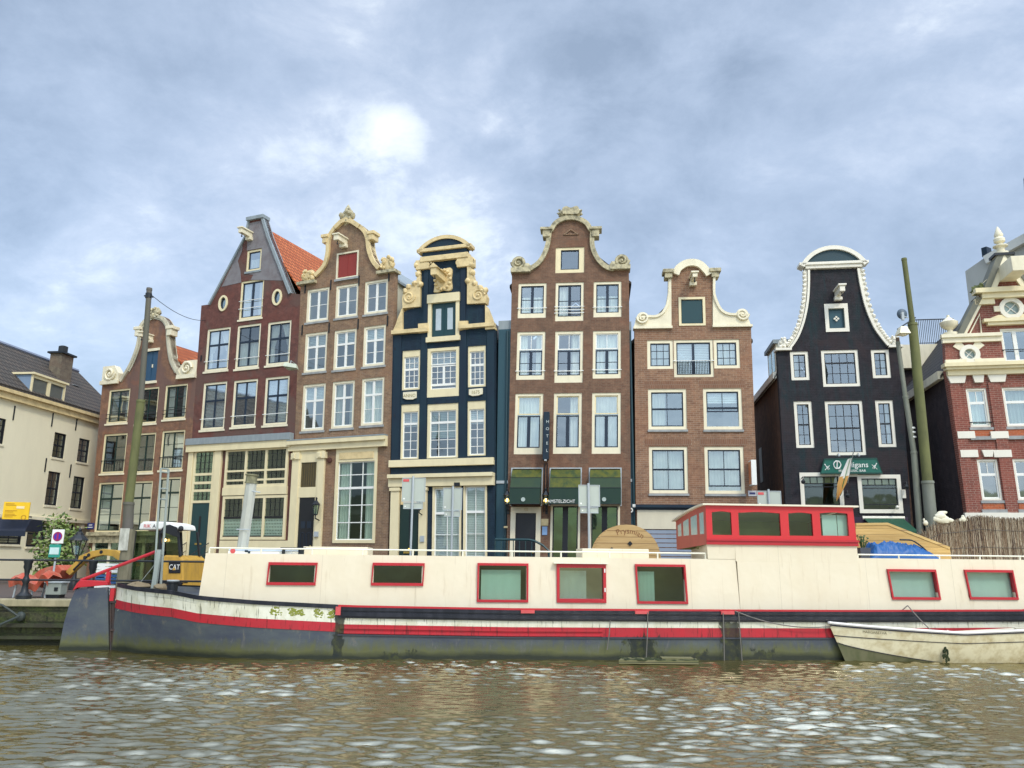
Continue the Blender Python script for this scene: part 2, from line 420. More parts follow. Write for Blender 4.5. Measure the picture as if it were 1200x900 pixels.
        if kind == 'sheer': sheet(a, b, c, d)
        elif kind == 'split': sheet(a, a+W*.33, c, d); sheet(b-W*.28, b, c, d)
        elif kind == 'left': sheet(a, a+W*.45, c, d)
        elif kind == 'right': sheet(b-W*.4, b, c, d)
        elif kind == 'swag':
            sheet(a, a+W*.5, c+Hh*.45, d, tb=(a, a+W*.2)); sheet(a+W*.5, b, c+Hh*.45, d, tb=(b-W*.2, b)); sheet(a, a+W*.17, c, c+Hh*.45); sheet(b-W*.17, b, c, c+Hh*.45)
        elif kind in ('blind', 'blindtop', 'blind60'):
            y0 = {'blind': c, 'blindtop': c+Hh*.68, 'blind60': c+Hh*.42}[kind]; n = max(3, int((d-y0)/.07)); mat = BLIND
            for i in range(n):
                y = y0+(d-y0)*i/n; h = (d-y0)/n; m.quad((a, .12, y), (b, .12, y), (b, .155, y+h*.93), (a, .155, y+h*.93))
        elif kind == 'lace': sheet(a, b, c, c+Hh*.5, .015, .09)
        elif kind == 'half': sheet(a, b, c, c+Hh*.62)
        s.part(m, 'curtain', cmat or mat, w)
    def copath(s, pts): return s.uvs(pts)
    def coping(s, pts, mat, w=.18, d0=-.12, d1=.38, name='coping', uv=False):
        m = s.mb(); m.ribbon(pts if uv else s.uvs(pts), w, d0, d1); return s.part(m, name, mat)
    def hoist(s, TL, BR, mat, out=.95, w=.2, h=.2):
        u0, u1, v0, v1 = s.rect(TL, BR); uc = (u0+u1)/2; vc = (v0+v1)/2; m = s.mb()
        m.box(uc-w/2, uc+w/2, -out, .2, vc-h/2, vc+h/2); m.box(uc-w/2-.06, uc+w/2+.06, -out-.05, .05, vc+h/2, vc+h/2+.07)
        m.box(uc-w/2-.05, uc+w/2+.05, -.22, .0, vc-h/2-.16, vc-h/2)
        b = s.part(m, 'hoist_beam', mat, bevel=.012)
        m = s.mb(); m.tube([(uc, -out+.15, vc-h/2), (uc, -out+.15, vc-h/2-.12)], .02, 6); m.ball((uc, -out+.15, vc-h/2-.15), .045, 8, 5)
        s.part(m, 'hook', IRON, b)
    def anchors(s, pts, h=.45):
        for x, y in pts:
            m = s.mb(); u, v = s.uv(x, y); m.box(u-.025, u+.025, -.045, 0, v-h/2, v+h/2); s.part(m, 'wall_anchor', IRON)
    def volute(s, c, r, mat, name='scroll', turns=1.6, sgn=1, fill=True, a0=0):
        u, v = c; m = s.mb(); pts = []
        n = 26
        for i in range(n+1):
            t = i/n; rr = r*(1-.82*t); an = a0+sgn*t*turns*2*math.pi
            pts.append((u+rr*math.cos(an), -.12, v+rr*math.sin(an)))
        m.tube(pts, [r*.2*(1-.45*i/n) for i in range(n+1)], 7)
        if fill: m.disc(u, v, r*.98, -.07, .28, 20)
        m.ball((u, -.1, v), r*.24, 8, 6)
        return s.part(m, name, mat, smooth=True)
    def blob(s, c, ru, rv, mat, name, seed, n=16, dep=.14, d=-.02):
        m = s.mb(); rnd = random.Random(seed)
        m.ball((c[0], d+.05, c[1]), (ru*.85, dep, rv*.85), 14, 9, .5, seed)
        for i in range(n):
            an = rnd.random()*6.28; q = rnd.uniform(.35, .95)
            m.ball((c[0]+ru*q*math.cos(an), d-rnd.uniform(0, .08), c[1]+rv*q*math.sin(an)), rnd.uniform(.16, .34)*min(ru, rv), 7, 5, .3, i)
        return s.part(m, name, mat, smooth=True)
# ------------------------------------------------------------------ where each front stands (plan points on the street line)
H5L = (slope(595)*33.0, 33.0); H5R = nxt(H5L, 6, 740)
H6L = nxt(H5R, 6, 745.5); H6R = nxt(H6L, 5, 889)
H7L = nxt(H6R, 6, 922.5); H7R = nxt(H7L, 8, 1067)
H4R = nxt(H5L, 12, 580); H4L = nxt(H4R, 18, 456.5)
H3R = nxt(H4L, 18, 455.5); H3L = nxt(H3R, 24, 341.5)
H2L = nxt(H3L, 23, 216.5); H1L = nxt(H2L, 23, 105)
q8 = slope(1138); H8L = (q8*29.6, 29.6)
PI = math.pi

def gable_top(h, pts):                    # uv of a pixel path
    return h.uvs(pts)

# ================================================================== house 1: brick neck gable, far left
B1 = m_brick('russet_brick', (.26, .125, .07), (.19, .085, .048), (.25, .2, .15), .5, patch=(.16, .10, .085), pscale=.35)
h = House('brick_house', 'russet brick canal house with a white curled neck gable behind the tall mossy pole', H1L, 23, -.02)
N1 = [(129, 449), (141, 446)]
gl = cr([(141, 446), (152, 428), (160, 408), (163, 392), (164, 383)], 4)
ga = cr([(164, 383), (169, 376), (178, 369.5), (186, 369), (194, 373), (199.5, 382)], 4)
gr = cr([(199.5, 382), (200, 400), (203, 420), (208, 431), (213, 440)], 4)
top = gl+ga[1:]+gr[1:]
uL, vL = h.uv(120, 449); uR, vR = h.uv(230, 441)
out = [(h.uv(105.5, 630)[0], -.1), (uL, vL)]+h.uvs(top)+[(uR, vR), (h.uv(217.5, 630)[0], -.1)]
K = dict(fc=CREAM, sash=DKGREEN, fw=.11, sill=PALE)
for TL, BR, cur in (((128, 457), (149, 495), 'split'), ((162, 455), (183, 495.5), None), ((194, 451.5), (217, 490), 'split')):
    h.window(TL, BR, areas=[(0, 0, 1, 1, 2, 3, .07)], curtain=cur, rail=[.12, .24], railmat=IRON, **K)
for TL, BR, cur in (((122, 509), (145, 554), None), ((159, 508), (179, 553.5), None), ((190, 505), (213.5, 550), 'right')):
    w = h.window(TL, BR, areas=[(0, 0, 1, 1, 2, 3, .07)], curtain=cur, rail=[.3], railmat=IRON, **K)
    a, b, c, d = h.last[1:5]; m = h.mb()
    for i in range(9): m.tube([(a+(b-a)*i/8, -.07, c), (a+(b-a)*i/8, -.07, c+(d-c)*.3)], .01, 4)
    h.part(m, 'baluster', IRON, w)
for TL, BR, cur in (((116, 565.5), (140, 624), 'left'), ((153, 564), (174, 623.5), None), ((186, 559.5), (208, 614), 'half')):
    h.window(TL, BR, areas=[(0, .68, 1, 1, 2, 1, .06), (0, 0, 1, .68, 2, 2, .06)], curtain=cur, **K)
u0, u1, v0, v1 = h.rect((171, 412.5), (182.5, 446))
h.holes.append([(u0, v0), (u1, v0), (u1, v1), (u0, v1)])
m = h.mb(); m.box(u0, u1, .06, .12, v0, v1); m.box((u0+u1)/2-.015, (u0+u1)/2+.015, .03, .06, v0+.05, v1-.05); d_ = h.part(m, 'loft_door', m_paint('blue_door_paint', (.03, .08, .14), .4, .2))
m = h.mb(); m.box(u0-.1, u1+.1, -.05, .1, v1, v1+.14); h.part(m, 'lintel', PALE, d_); m = h.mb(); m.box(u0-.08, u1+.08, -.07, .1, v0-.14, v0); h.part(m, 'sill', PALE, d_); m = h.mb(); m.box((u0+u1)/2+.05, (u0+u1)/2+.1, .02, .06, (v0+v1)/2-.08, (v0+v1)/2+.1); h.part(m, 'handle', PALE, d_)
u0, u1, _, v1 = h.rect((108, 634), (214, 640)); 
h.wall(out, B1)
IVORY = m_paint('weathered_ivory_paint', (.60, .55, .40), .55, .6, (.3, .27, .18), 3)
h.coping(top, IVORY, .17, -.1, .36)
m = h.mb(); m.ribbon(h.uvs(gl[3:]+ga[1:]+gr[1:-3]), .26, -.05, -.02); h.part(m, 'coping_band', m_paint('ivory_paint', (.55, .52, .39), .5, .5))
for c in ((163.5, 386), (201, 385)):
    u, v = h.uv(*c); m = h.mb(); m.box(u-.24, u+.24, -.2, .34, v-.05, v+.12); m.box(u-.16, u+.16, -.16, .3, v-.4, v-.05); h.part(m, 'capital', PALE, bevel=.02)
u, v = h.uv(182, 366); h.blob((u, v), .42, .32, STONE, 'crest', 3)
for TL, BR, s_ in (((122, 430), (139, 447), 1), ((211, 424), (230, 440), 2)):
    u0, u1, v0, v1 = h.rect(TL, BR); m = h.mb(); m.box(u0-.05, u1+.02, -.14, .34, v0-.12, v0+.08); m.prism([(u0, v0), (u1, v0), (u1, v1), (u0+(u1-u0)*.3, v1), (u0, v0+(v1-v0)*.5)] if s_ == 2 else [(u0, v0), (u1, v0), (u1, v0+(v1-v0)*.5), (u0+(u1-u0)*.7, v1), (u0, v1)], -.06, .3)
    h.part(m, 'shoulder_block', PALE)
    h.volute(((u0+u1)/2, (v0+v1)/2), (v1-v0)*.42, PALE, 'scroll', sgn=1 if s_ == 2 else -1, fill=False)
h.hoist((173, 391), (183, 402), PALE, .8)
h.body(uL, uR, vL-.4, 9, (uL+uR)/2+.1, h.uv(201, 396)[1], B1, ROOFO)
# shop front below
m = h.mb(); u0, v0 = h.uv(106, 627); u1, _ = h.uv(216, 622)
m.box(u0, u1, -.28, .02, v0-.04, v0+.14); m.box(u0, u1, -.16, .02, v0-.4, v0-.045); h.part(m, 'cornice', STONE)
u0, u1, v0, v1 = h.rect((110, 636), (166, 690)); m = h.mb()
for x in (u0, u0+1.1, u0+2.2, u1-.16): m.box(x, x+.16, -.06, .02, .0, v0+2.9 if 0 else v1)
m.box(u0, u1, -.06, .02, v1, v1+.14); w = h.part(m, 'shop_frame', PALE)
m = h.mb(); m.box(u0+.16, u1-.16, -.03, -.01, .1, v1); h.part(m, 'shop_pane', GLASSD, w)
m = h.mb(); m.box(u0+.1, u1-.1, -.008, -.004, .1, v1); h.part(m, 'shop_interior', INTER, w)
u0, u1, v0, v1 = h.rect((103.5, 613), (110, 620)); m = h.mb(); m.box(u0, u1, -.04, -.002, v0, v1); pl = h.part(m, 'street_nameplate', m_flat('blue_enamel', (.02, .03, .16), .3))
m = h.mb(); m.box(u0+.06, u1-.06, -.046, -.04, v0+.07, v0+.11); m.box(u0+.1, u1-.1, -.046, -.04, v1-.12, v1-.08); h.part(m, 'plate_lettering', WHITE, pl)

# ================================================================== house 2: red-painted spout gable
B2 = m_brick('oxblood_brick', (.150, .058, .045), (.115, .045, .037), (.13, .07, .055), .6, (.085, .05, .045), patch=(.135, .085, .068), pscale=.45)
h = House('red_house', 'oxblood red house with a grey plastered spout gable and two oval windows', H2L, 23, -.02)
out_px = [(236, 358), (245, 356.7), (287, 277), (291.5, 258), (309.5, 255), (316, 276.6), (342, 343.5), (352, 345)]
out = [(h.uv(216.8, 630)[0], -.1)]+h.uvs(out_px)+[(h.uv(341, 630)[0], -.1)]
K = dict(fc=FRAME, sash=NAVYW, fw=.13, sill=PALE, rail=[.2])
for TL, BR, cur in (((243, 386), (267, 433), 'swag'), ((278.3, 381.7), (303, 430), 'half'), ((314, 378), (339, 426), 'swag')):
    h.window(TL, BR, areas=[(0, .62, 1, 1, 2, 1, .07), (0, 0, 1, .62, 2, 1, .09)], curtain=cur, **K)
for TL, BR, cur in (((238.5, 449), (262.5, 502.5), 'blind'), ((274, 446), (299, 499), 'blindtop'), ((311, 442.5), (336.5, 497), 'blind')):
    h.window(TL, BR, areas=[(0, .62, 1, 1, 2, 1, .07), (0, 0, 1, .62, 2, 1, .09)], curtain=cur, **K)
h.window((282.5, 330), (307, 371.5), areas=[(0, 0, 1, 1, 2, 2, .12)], fc=CREAM, sash=NAVYW, fw=.12, curtain='split', sill=PALE, rail=[.25, .47])
h.window((289.4, 293.7), (305.5, 316), areas=[(0, 0, 1, 1, 1, 1)], fc=CREAM, sash=NAVYW, fw=.13, sill=LEAD, curtain='half')
for c in ((261.8, 355.5), (325, 348.5)):
    u, v = h.uv(*c); r, rz = .27, .40
    h.holes.append([(u+r*math.cos(i*PI/10), v+rz*math.sin(i*PI/10)) for i in range(20)])
    m = h.mb(); m.ribbon([(u+(r+.03)*math.cos(-i*PI/12), v+(rz+.03)*math.sin(-i*PI/12)) for i in range(24)], .11, -.05, .12, closed=True); w = h.part(m, 'oval_window', CREAM)
    m = h.mb(); m.ribbon([(u+(r-.08)*math.cos(-i*PI/12), v+(rz-.08)*math.sin(-i*PI/12)) for i in range(24)], .06, .02, .1, closed=True); h.part(m, 'sash', NAVYW, w)
    m = h.mb(); m.disc(u, v, r-.07, .06, .065, 20, rz-.07); h.part(m, 'pane', GLASS, w)
# ground floor openings
gf = []
u0g, u1g, v0g, v1g = h.rect((231, 528), (249.5, 585)); 
h.wall(out, B2)
# plastered gable skin, with brick showing through
PLAST = m_paint('grey_cement_render', (.21, .20, .205), .85, .5, (.12, .09, .09), 1.2, streak=False)
vb = h.uv(300, 330)[1]
ug = [h.uv(*q) for q in [(261, 332), (287.5, 279), (292, 260), (309, 257.5), (315, 277), (337.5, 330)]]
u0, u1, v0, v1 = h.rect((289.4, 293.7), (305.5, 316)); wl = h.rect((282.5, 330), (307, 371.5))
def patch(nm, loop, holes=()):
    loops = [[Vector((a, b, 0)) for a, b in loop]]+[[Vector((a, b, 0)) for a, b in q] for q in holes]
    m = h.mb(); flat = [q for l in loops for q in l]; i0 = [m.p(q.x, -.012, q.y) for q in flat]
    for t in geometry.tessellate_polygon(loops): m.f.append([i0[x] for x in t])
    return h.part(m, nm, PLAST)
jag = [h.uv(*q) for q in [(283, 331), (282, 318), (279, 306), (284, 294), (281, 286)]]
patch('render_patch', [(h.uv(260, 331)[0], vb)]+[h.uv(284.5, 286)]+jag[::-1][1:])
patch('render_patch', [h.uv(*q) for q in [(294, 328), (297, 322), (u0, 0)][:2]]+[(u0+.0, v0-.1), (u1, v0-.1), (u1, v1), (u0, v1)]+[h.uv(*q) for q in [(290, 289), (291, 262), (309, 258), (315, 278), (336.5, 329)]])
h.coping([(245, 357), (287.6, 277), (291.5, 258)], LEAD, .1, -.1, .36)
h.coping([(309.5, 255), (316, 276.6), (342, 343.5)], LEAD, .14, -.1, .36)
m = h.mb(); a, b = h.uv(290.5, 258), h.uv(310.5, 254.5); m.box(a[0], b[0], -.16, .4, b[1]-.06, b[1]+.12); h.part(m, 'gable_cap', LEAD)
h.hoist((291, 272), (297, 281), PALE, .8, .22, .24)
uL, uR = out[1][0], out[-2][0]
h.body(uL, uR, out[1][1]-.25, 9.5, (uL+uR)/2, h.uv(300, 262)[1], B2, ROOFO)
# lead cornice and timber front
m = h.mb(); a, b = h.uv(222.5, 519), h.uv(343.5, 508); va = a[1]; m.box(a[0], b[0]+.05, -.3, .0, va-.16, va+.16); h.part(m, 'lead_cornice', LEAD)
m = h.mb(); m.box(a[0], b[0]+.05, -.24, .0, va-.5, va-.162); h.part(m, 'cornice', CREAM)
u0, vq = h.uv(221, 560); ub, _ = h.uv(342, 560)
m = h.mb(); x1 = h.uv(226.5, 560)[0]; xa, xb = h.uv(252, 560)[0], h.uv(259.5, 560)[0]
m.box(u0, x1, -.14, 0, 0, va-.5); m.box(xa, xb, -.14, 0, 0, va-.5); h.part(m, 'pilaster', CREAM, bevel=.01)
dl, dr = x1+.02, xa-.02; m = h.mb()
m.box(dl, dl+.13, -.08, 0, .9, va-.52); m.box(dr-.13, dr, -.08, 0, .9, va-.52)
rows = [h.uv(240, y)[1] for y in (527, 556, 562.5, 575, 588)]
m.box(dl+.13, dr-.13, -.08, 0, rows[0], va-.52)
for y in (rows[1], (rows[2]+rows[1])/2-.28, rows[3], rows[4]): m.box(dl+.13, dr-.13, -.08, 0, y-.06, y+.06)
fr = h.part(m, 'door_frame', CREAM)
m = h.mb(); m.box(dl+.13, dr-.13, -.03, -.015, rows[4], rows[0]); h.part(m, 'fanlight_pane', GLASSD, fr)
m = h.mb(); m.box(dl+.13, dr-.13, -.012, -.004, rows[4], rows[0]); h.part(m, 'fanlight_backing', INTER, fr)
m = h.mb()
for i in range(1, 4): x = dl+.13+(dr-dl-.26)*i/4; m.box(x-.012, x+.012, -.05, -.03, rows[4], rows[0])
for i in range(1, 8): y = rows[4]+(rows[0]-rows[4])*i/8; m.box(dl+.13, dr-.13, -.05, -.03, y-.01, y+.01)
h.part(m, 'glazing_bar', BLACKW, fr)
m = h.mb(); m.box(dl+.13, dr-.13, -.05, 0, .9, rows[4]-.06); dd = h.part(m, 'door', TEALDOOR)
m = h.mb(); uc = (dl+dr)/2; m.box(uc-.2, uc+.2, -.07, -.05, 1.75, 1.83); h.part(m, 'letter_slot', m_flat('brass', (.5, .36, .1), .35, .8), dd)
m = h.mb(); m.box(uc-.06, uc+.06, -.06, -.05, 2.1, 3.1); h.part(m, 'door_grille', BLACKW, dd)
# big leaded windows
for TL, BR, low in (((266.5, 527), (337, 569.5), 0), ((262.8, 581.7), (334.5, 632.5), 1)):
    u0, u1, v0, v1 = h.rect(TL, BR); n = 3; m = h.mb(); f = .13
    m.box(u0, u1, -.09, 0, v0, v0+f); m.box(u0, u1, -.09, 0, v1-f, v1)
    xs = [u0+(u1-u0-f)*i/n for i in range(n+1)]
    for x in xs: m.box(x, x+f, -.09, 0, v0+f, v1-f)
    if not low:
        for fr_ in (.18, .42): y = v0+(v1-v0)*fr_; m.box(u0+f, u1-f, -.085, -.01, y-.045, y+.045)
    w = h.part(m, 'window', CREAM)
    m = h.mb(); m.quad((u0+f, -.035, v0+f), (u1-f, -.035, v0+f), (u1-f, -.035, v1-f), (u0+f, -.035, v1-f)); h.part(m, 'pane', GLASSD, w)
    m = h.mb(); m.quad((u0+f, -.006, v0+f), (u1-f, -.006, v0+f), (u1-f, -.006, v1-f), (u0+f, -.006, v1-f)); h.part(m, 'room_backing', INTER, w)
    vm = v0+(v1-v0)*(.5 if low else 0)
    for i in range(n):
        m = h.mb()
        for k in range(1, 4):
            x = xs[i]+f+(xs[i+1]-xs[i]-f)*k/4; m.box(x-.01, x+.01, -.055, -.036, vm+f*.5, v1-f)
        for k in range(1, 3 if low else 6):
            y = vm+(v1-vm)*k/(3 if low else 6); m.box(xs[i]+f, xs[i+1], -.055, -.036, y-.01, y+.01)
        if low: m.box(xs[i]+f, xs[i+1], -.07, -.03, vm-.05, vm+.05)
        h.part(m, 'glazing_bar', BLACKW, w)
        if low: m = h.mb(); m.box(xs[i]+f, xs[i+1], -.07, -.03, v0+f, v0+f+.06); h.part(m, 'lower_sash_rail', BLACKW, w)
    if low:
        for i in range(n):
            m = h.mb(); x0, x1_ = xs[i]+f, xs[i+1]
            for k in range(12):
                xx = x0+(x1_-x0)*(k+.5)/12; m.box(xx-.026, xx+.026, -.022, -.018, v0+f, vm-.05)
            for k in range(6):
                yy = v0+f+(vm-v0-f)*(k+.5)/6; m.box(x0, x1_, -.0175, -.014, yy-.045, yy+.045)
            h.part(m, 'lace_curtain', CURT, w)
    else:
        m = h.mb(); m.box(u0-.03, u1+.03, -.12, 0, h.uv(300, 580)[1], v0); h.part(m, 'spandrel', CREAM)
m = h.mb(); u0, v1 = h.uv(255, 634); m.box(h.uv(259, 640)[0], h.uv(342, 640)[0], -.12, 0, 0, h.uv(300, 633)[1]-.02); h.part(m, 'plinth', CREAM)
h.anchors([(236, 420)], .3)
HOUSE2 = h
# stoop
st = empty('stoop', h.O+h.U*(dl-.1)-h.N*.0, -h.a); tag(st, 'dark blue stone stoop of stairs leading to the red house door', 'stoop')
for i in range(5):
    m = MB(); m.box(0, 1.5, -.35*(5-i)-.02, -.35*(4-i)-.021 if i < 4 else 0, 0, .18*(i+1)); m.build('step', m_paint('blue_stone', (.035, .045, .06), .6, .3), st)
for x in (.04, 1.46):
    m = MB(); m.tube([(x, -1.7, 0), (x, -1.7, 1.0), (x, -.1, 1.85), (x, -.1, .9)], .022, 6); m.tube([(x, -1.7, .6), (x, -.1, 1.45)], .015, 5)
    for k in range(6): yy = -1.7+1.6*k/6; m.tube([(x, yy, max(.05, .9*k/6)), (x, yy, 1.0+.85*k/6)], .012, 4)
    m.build('handrail', IRON, st)

# ================================================================== house 3: brown bell gable
B3 = m_brick('brown_brick', (.29, .175, .10), (.2, .115, .068), (.3, .24, .18), .45, (.10, .08, .055))
h = House('bell_gable_house', 'brown brick bell gable house with a red loft shutter and carved lions on its shoulders', H3L, 24, -.018)
gl = cr([(369, 322), (379, 311), (383, 297), (383.5, 285), (386, 275)], 4)
ga = cr([(386, 275), (393, 265), (401, 258.5), (411, 257), (421, 262), (430, 270), (434, 280)], 4)
gr = cr([(434, 280), (435.5, 293), (440, 305), (446.5, 313)], 4)
top = gl+ga[1:]+gr[1:]
out_px = [(352.5, 329), (368, 327)]+top+[(447, 316.5), (462.5, 316)]
out = [(h.uv(341.8, 630)[0], -.1)]+h.uvs(out_px)+[(h.uv(455.3, 630)[0], -.1)]
K = dict(fc=PALE, sash=WHITE, fw=.13, sill=GREYST)
for TL, BR in (((360, 339.7), (384.5, 375)), ((393.7, 335), (419, 370)), ((427.5, 330), (454, 365.5))):
    h.window(TL, BR, areas=[(0, 0, 1, 1, 2, 2, .12)], glass=GLASSB, **K)
for TL, BR, cur in (((357.6, 391), (382, 434.5), 'blindtop'), ((391.8, 387.5), (416.5, 431.5), 'blindtop'), ((426, 383), (451, 427.5), 'blindtop')):
    h.window(TL, BR, areas=[(0, .66, 1, 1, 2, 1, .12), (0, 0, 1, .66, 2, 2, .12)], curtain=cur, glass=GLASSB, **K)
for TL, BR, cur in (((355, 451), (379.5, 504), 'blindtop'), ((389.6, 447.5), (414, 501), 'split'), ((424, 443.6), (449, 497.5), 'sheer')):
    h.window(TL, BR, areas=[(0, .66, 1, 1, 2, 1, .12), (0, 0, 1, .66, 2, 2, .12)], curtain=cur, glass=GLASSB, **K)
u0, u1, v0, v1 = h.rect((395, 297.5), (419.5, 324)); h.holes.append([(u0, v0), (u1, v0), (u1, v1), (u0, v1)])
m = h.mb(); m.ribbon([(u0, v0), (u0, v1), (u1, v1), (u1, v0)], .11, -.02, .14, closed=True); w = h.part(m, 'shutter_frame', PALE)
m = h.mb(); m.box(u0+.1, u1-.1, .03, .08, v0+.1, v1-.1); m.box((u0+u1)/2-.012, (u0+u1)/2+.012, .02, .03, v0+.11, v1-.11); h.part(m, 'shutter', REDHATCH, w)
m = h.mb(); m.box(u0-.05, u1+.05, -.08, .1, v0-.1, v0); h.part(m, 'sill', GREYST, w)
a = h.rect((394.7, 526), (439.5, 636.5)); big = a
h.holes.append([(a[0]+.02, a[2]+.02), (a[1]-.02, a[2]+.02), (a[1]-.02, a[3]-.02), (a[0]+.02, a[3]-.02)])
h.wall(out, B3)
w = h.window(None, None, rect=a, hole=False, fc=CREAM, fw=.15, top=.62, areas=[(0, .66, 1, 1, 3, 2), (0, 0, 1, .66, 3, 3)], sash=WHITE, curtain='split', proud=.04, glass=GLASSD, mw=.04, cmat=CURT)
u0, u1, v0, v1 = a; m = h.mb(); m.box(u0+.2, u1-.2, -.07, -.041, v1-.5, v1-.2); h.part(m, 'carved_panel', OCHRE, w)
h.coping(top, OCHRE, .2, -.12, .38)
for c in ((382.5, 279), (436.5, 275)):
    u, v = h.uv(*c); m = h.mb(); m.box(u-.2, u+.2, -.2, .36, v-.02, v+.14); m.box(u-.13, u+.13, -.16, .34, v-.3, v-.02); h.part(m, 'capital', OCHRE, bevel=.02)
u, v = h.uv(407, 254); h.blob((u, v), .42, .42, STONE, 'crest', 11, 22); m = h.mb(); m.lathe([(.2, v+.2), (.16, v+.4), (.08, v+.55), (.02, v+.65)], u, .05, 8); h.part(m, 'crest_tip', STONE, smooth=True)
pa = [h.uv(*q) for q in [(393, 266), (400, 259), (407, 256), (415, 258), (424, 264)]]
m = h.mb(); m.ribbon(pa, .22, -.16, .3); h.part(m, 'crest_base', OCHRE)
for TL, BR, sd in (((353, 318), (369.5, 329), 4), ((446, 303), (463, 316), 8)):
    u0, u1, v0, v1 = h.rect(TL, BR); m = h.mb(); m.box(u0-.1, u1+.1, -.2, .36, v0-.14, v0); h.part(m, 'shoulder_slab', STONE)
    h.blob(((u0+u1)/2, (v0+v1)/2), (u1-u0)*.52, (v1-v0)*.55, OCHRE, 'carved_lion', sd, 20)
h.hoist((399, 279), (410, 290), PALE, .75, .26, .26)
h.anchors([(358, 338), (388, 334), (421, 329), (456, 324), (354.5, 387), (386, 384), (420, 380), (454.5, 376)], .5)
h.body(out[1][0], out[-2][0], out[-2][1]-.5, 9.5, (out[1][0]+out[-2][0])/2, h.uv(410, 285)[1], m_paint('cream_render', (.52, .5, .38), .8, .3), LEAD)
# ground front
m = h.mb(); a0, va = h.uv(340.5, 522); b0 = h.uv(454.5, 514)[0]; m.box(a0, b0, -.3, 0, va-.02, va+.16); m.box(a0, b0, -.18, 0, va-.3, va-.022); h.part(m, 'cornice', CREAM)
m = h.mb(); m.box(a0, b0, -.31, 0, va+.165, va+.22); h.part(m, 'cornice_flashing', LEAD)
xs = [h.uv(x, 580)[0] for x in (342.2, 350.5, 372.5, 380)]
m = h.mb(); m.box(xs[0], xs[1], -.13, 0, 0, va-.31); m.box(xs[2], xs[3], -.13, 0, 0, va-.31)
for x in (xs[0], xs[2]): m.box(x-.04, x+xs[1]-xs[0]+.04, -.2, 0, va-.7, va-.4); m.box(x+.08, x+.22, -.24, -.2, va-.65, va-.42)
h.part(m, 'pilaster', CREAM, bevel=.015)
rv = [h.uv(362, y)[1] for y in (531, 542, 571, 583)]
m = h.mb(); m.box(xs[1], xs[2], -.08, 0, rv[1], va-.31); m.box(xs[1], xs[2], -.09, 0, rv[3], rv[2]); m.box(xs[1], xs[1]+.09, -.08, 0, .7, rv[3]); m.box(xs[2]-.09, xs[2], -.08, 0, .7, rv[3])
m.box(xs[1], xs[1]+.09, -.08, 0, rv[2], rv[1]); m.box(xs[2]-.09, xs[2], -.08, 0, rv[2], rv[1]); f_ = h.part(m, 'door_frame', CREAM)
m = h.mb(); m.box(xs[1]+.09, xs[2]-.09, -.04, -.01, rv[2], rv[1]); h.part(m, 'fanlight', m_paint('leaded_amber_glass', (.10, .075, .03), .15, .3, (.05, .05, .04), 5), f_)
m = h.mb()
for i in range(1, 7): x = xs[1]+.09+(xs[2]-xs[1]-.18)*i/7; m.box(x-.006, x+.006, -.05, -.041, rv[2], rv[1])
h.part(m, 'leading', BLACKW, f_)
m = h.mb(); m.box(xs[1]+.09, xs[2]-.09, -.05, 0, .7, rv[3]); uc = (xs[1]+xs[2])/2
dd = h.part(m, 'door', BLACKW)
m = h.mb()
for sx in (-1, 1):
    m.ribbon(arc((uc+sx*.17, 2.2), .12, 180, 0, 8)+[(uc+sx*.17+.12, 1.0), (uc+sx*.17-.12, 1.0)], .025, -.065, -.05, closed=True); m.box(uc+sx*.17-.12, uc+sx*.17+.12, -.065, -.05, 2.5, 2.8)
h.part(m, 'door_panel', NAVYW, dd)
m = h.mb(); m.ball((uc+.3, -.08, 1.7), .04); m.tube([(uc-.3, -.06, 1.05), (uc+.3, -.06, 1.05)], .02); h.part(m, 'handle', m_flat('aged_brass', (.4, .3, .1), .4, .7), dd)
u, v = h.uv(386.7, 539.5); m = h.mb(); m.lathe([(.01, -.001), (.12, -.001), (.13, .04), (.06, .06)], 0, 0, 14); 
for q in range(len(m.v)): p_ = m.v[q]; m.v[q] = h.T(u+p_.x, -p_.z-.01, v+p_.y)
h.part(m, 'wall_rosette', m_flat('rust_iron', (.08, .03, .02), .8))
u0, u1, v0, v1 = h.rect((371, 623), (375.5, 629)); m = h.mb(); m.box(u0, u1, -.2, -.13, v0, v1); h.part(m, 'intercom', STEEL)
H3 = h
def wall_lantern(h, px, py, label, lit=False, mat=IRON, name='wall_lantern', sc=1.0, out_=.42):
    u, v = h.uv(px, py); L = House(None, None, (0, 0), 0); o = h.O+h.U*(u+h.k*v)-h.N*.0+Vector((0, 0, v))
    e = empty(name, o, -h.a); tag(e, label, 'wall lamp')
    m = MB(); c = -out_; s = sc
    m.tube([(0, .0, -.32*s), (0, -.12, -.38*s), (0, c, -.32*s), (0, c, -.2*s)], .022*s, 6); m.box(-.05, .05, -.03, 0, -.5*s, -.2*s); m.build('bracket', mat, e)
    m = MB(); m.lathe([(.05*s, -.2*s), (.07*s, -.19*s), (.12*s, .12*s), (.16*s, .14*s), (.06*s, .26*s), (.03*s, .3*s), (.04*s, .36*s), (.01*s, .4*s)][2:], 0, c, 6); m.lathe([(.03, -.22*s), (.08*s, -.2*s), (.08*s, -.17*s)], 0, c, 6)
    for i in range(6): t = i*PI/3; m.tube([(.07*s*math.cos(t), c+.07*s*math.sin(t), -.18*s), (.12*s*math.cos(t), c+.12*s*math.sin(t), .12*s)], .012*s, 4)
    m.build('cage', mat, e)
    m = MB(); m.lathe([(.062*s, -.17*s), (.108*s, .11*s)], 0, c, 6); m.build('lamp_glass', GLASSD, e)
    if lit: m = MB(); m.ball((0, c, -.03*s), .06*s, 8, 6); m.build('bulb', LAMPGLOW, e)
    return e
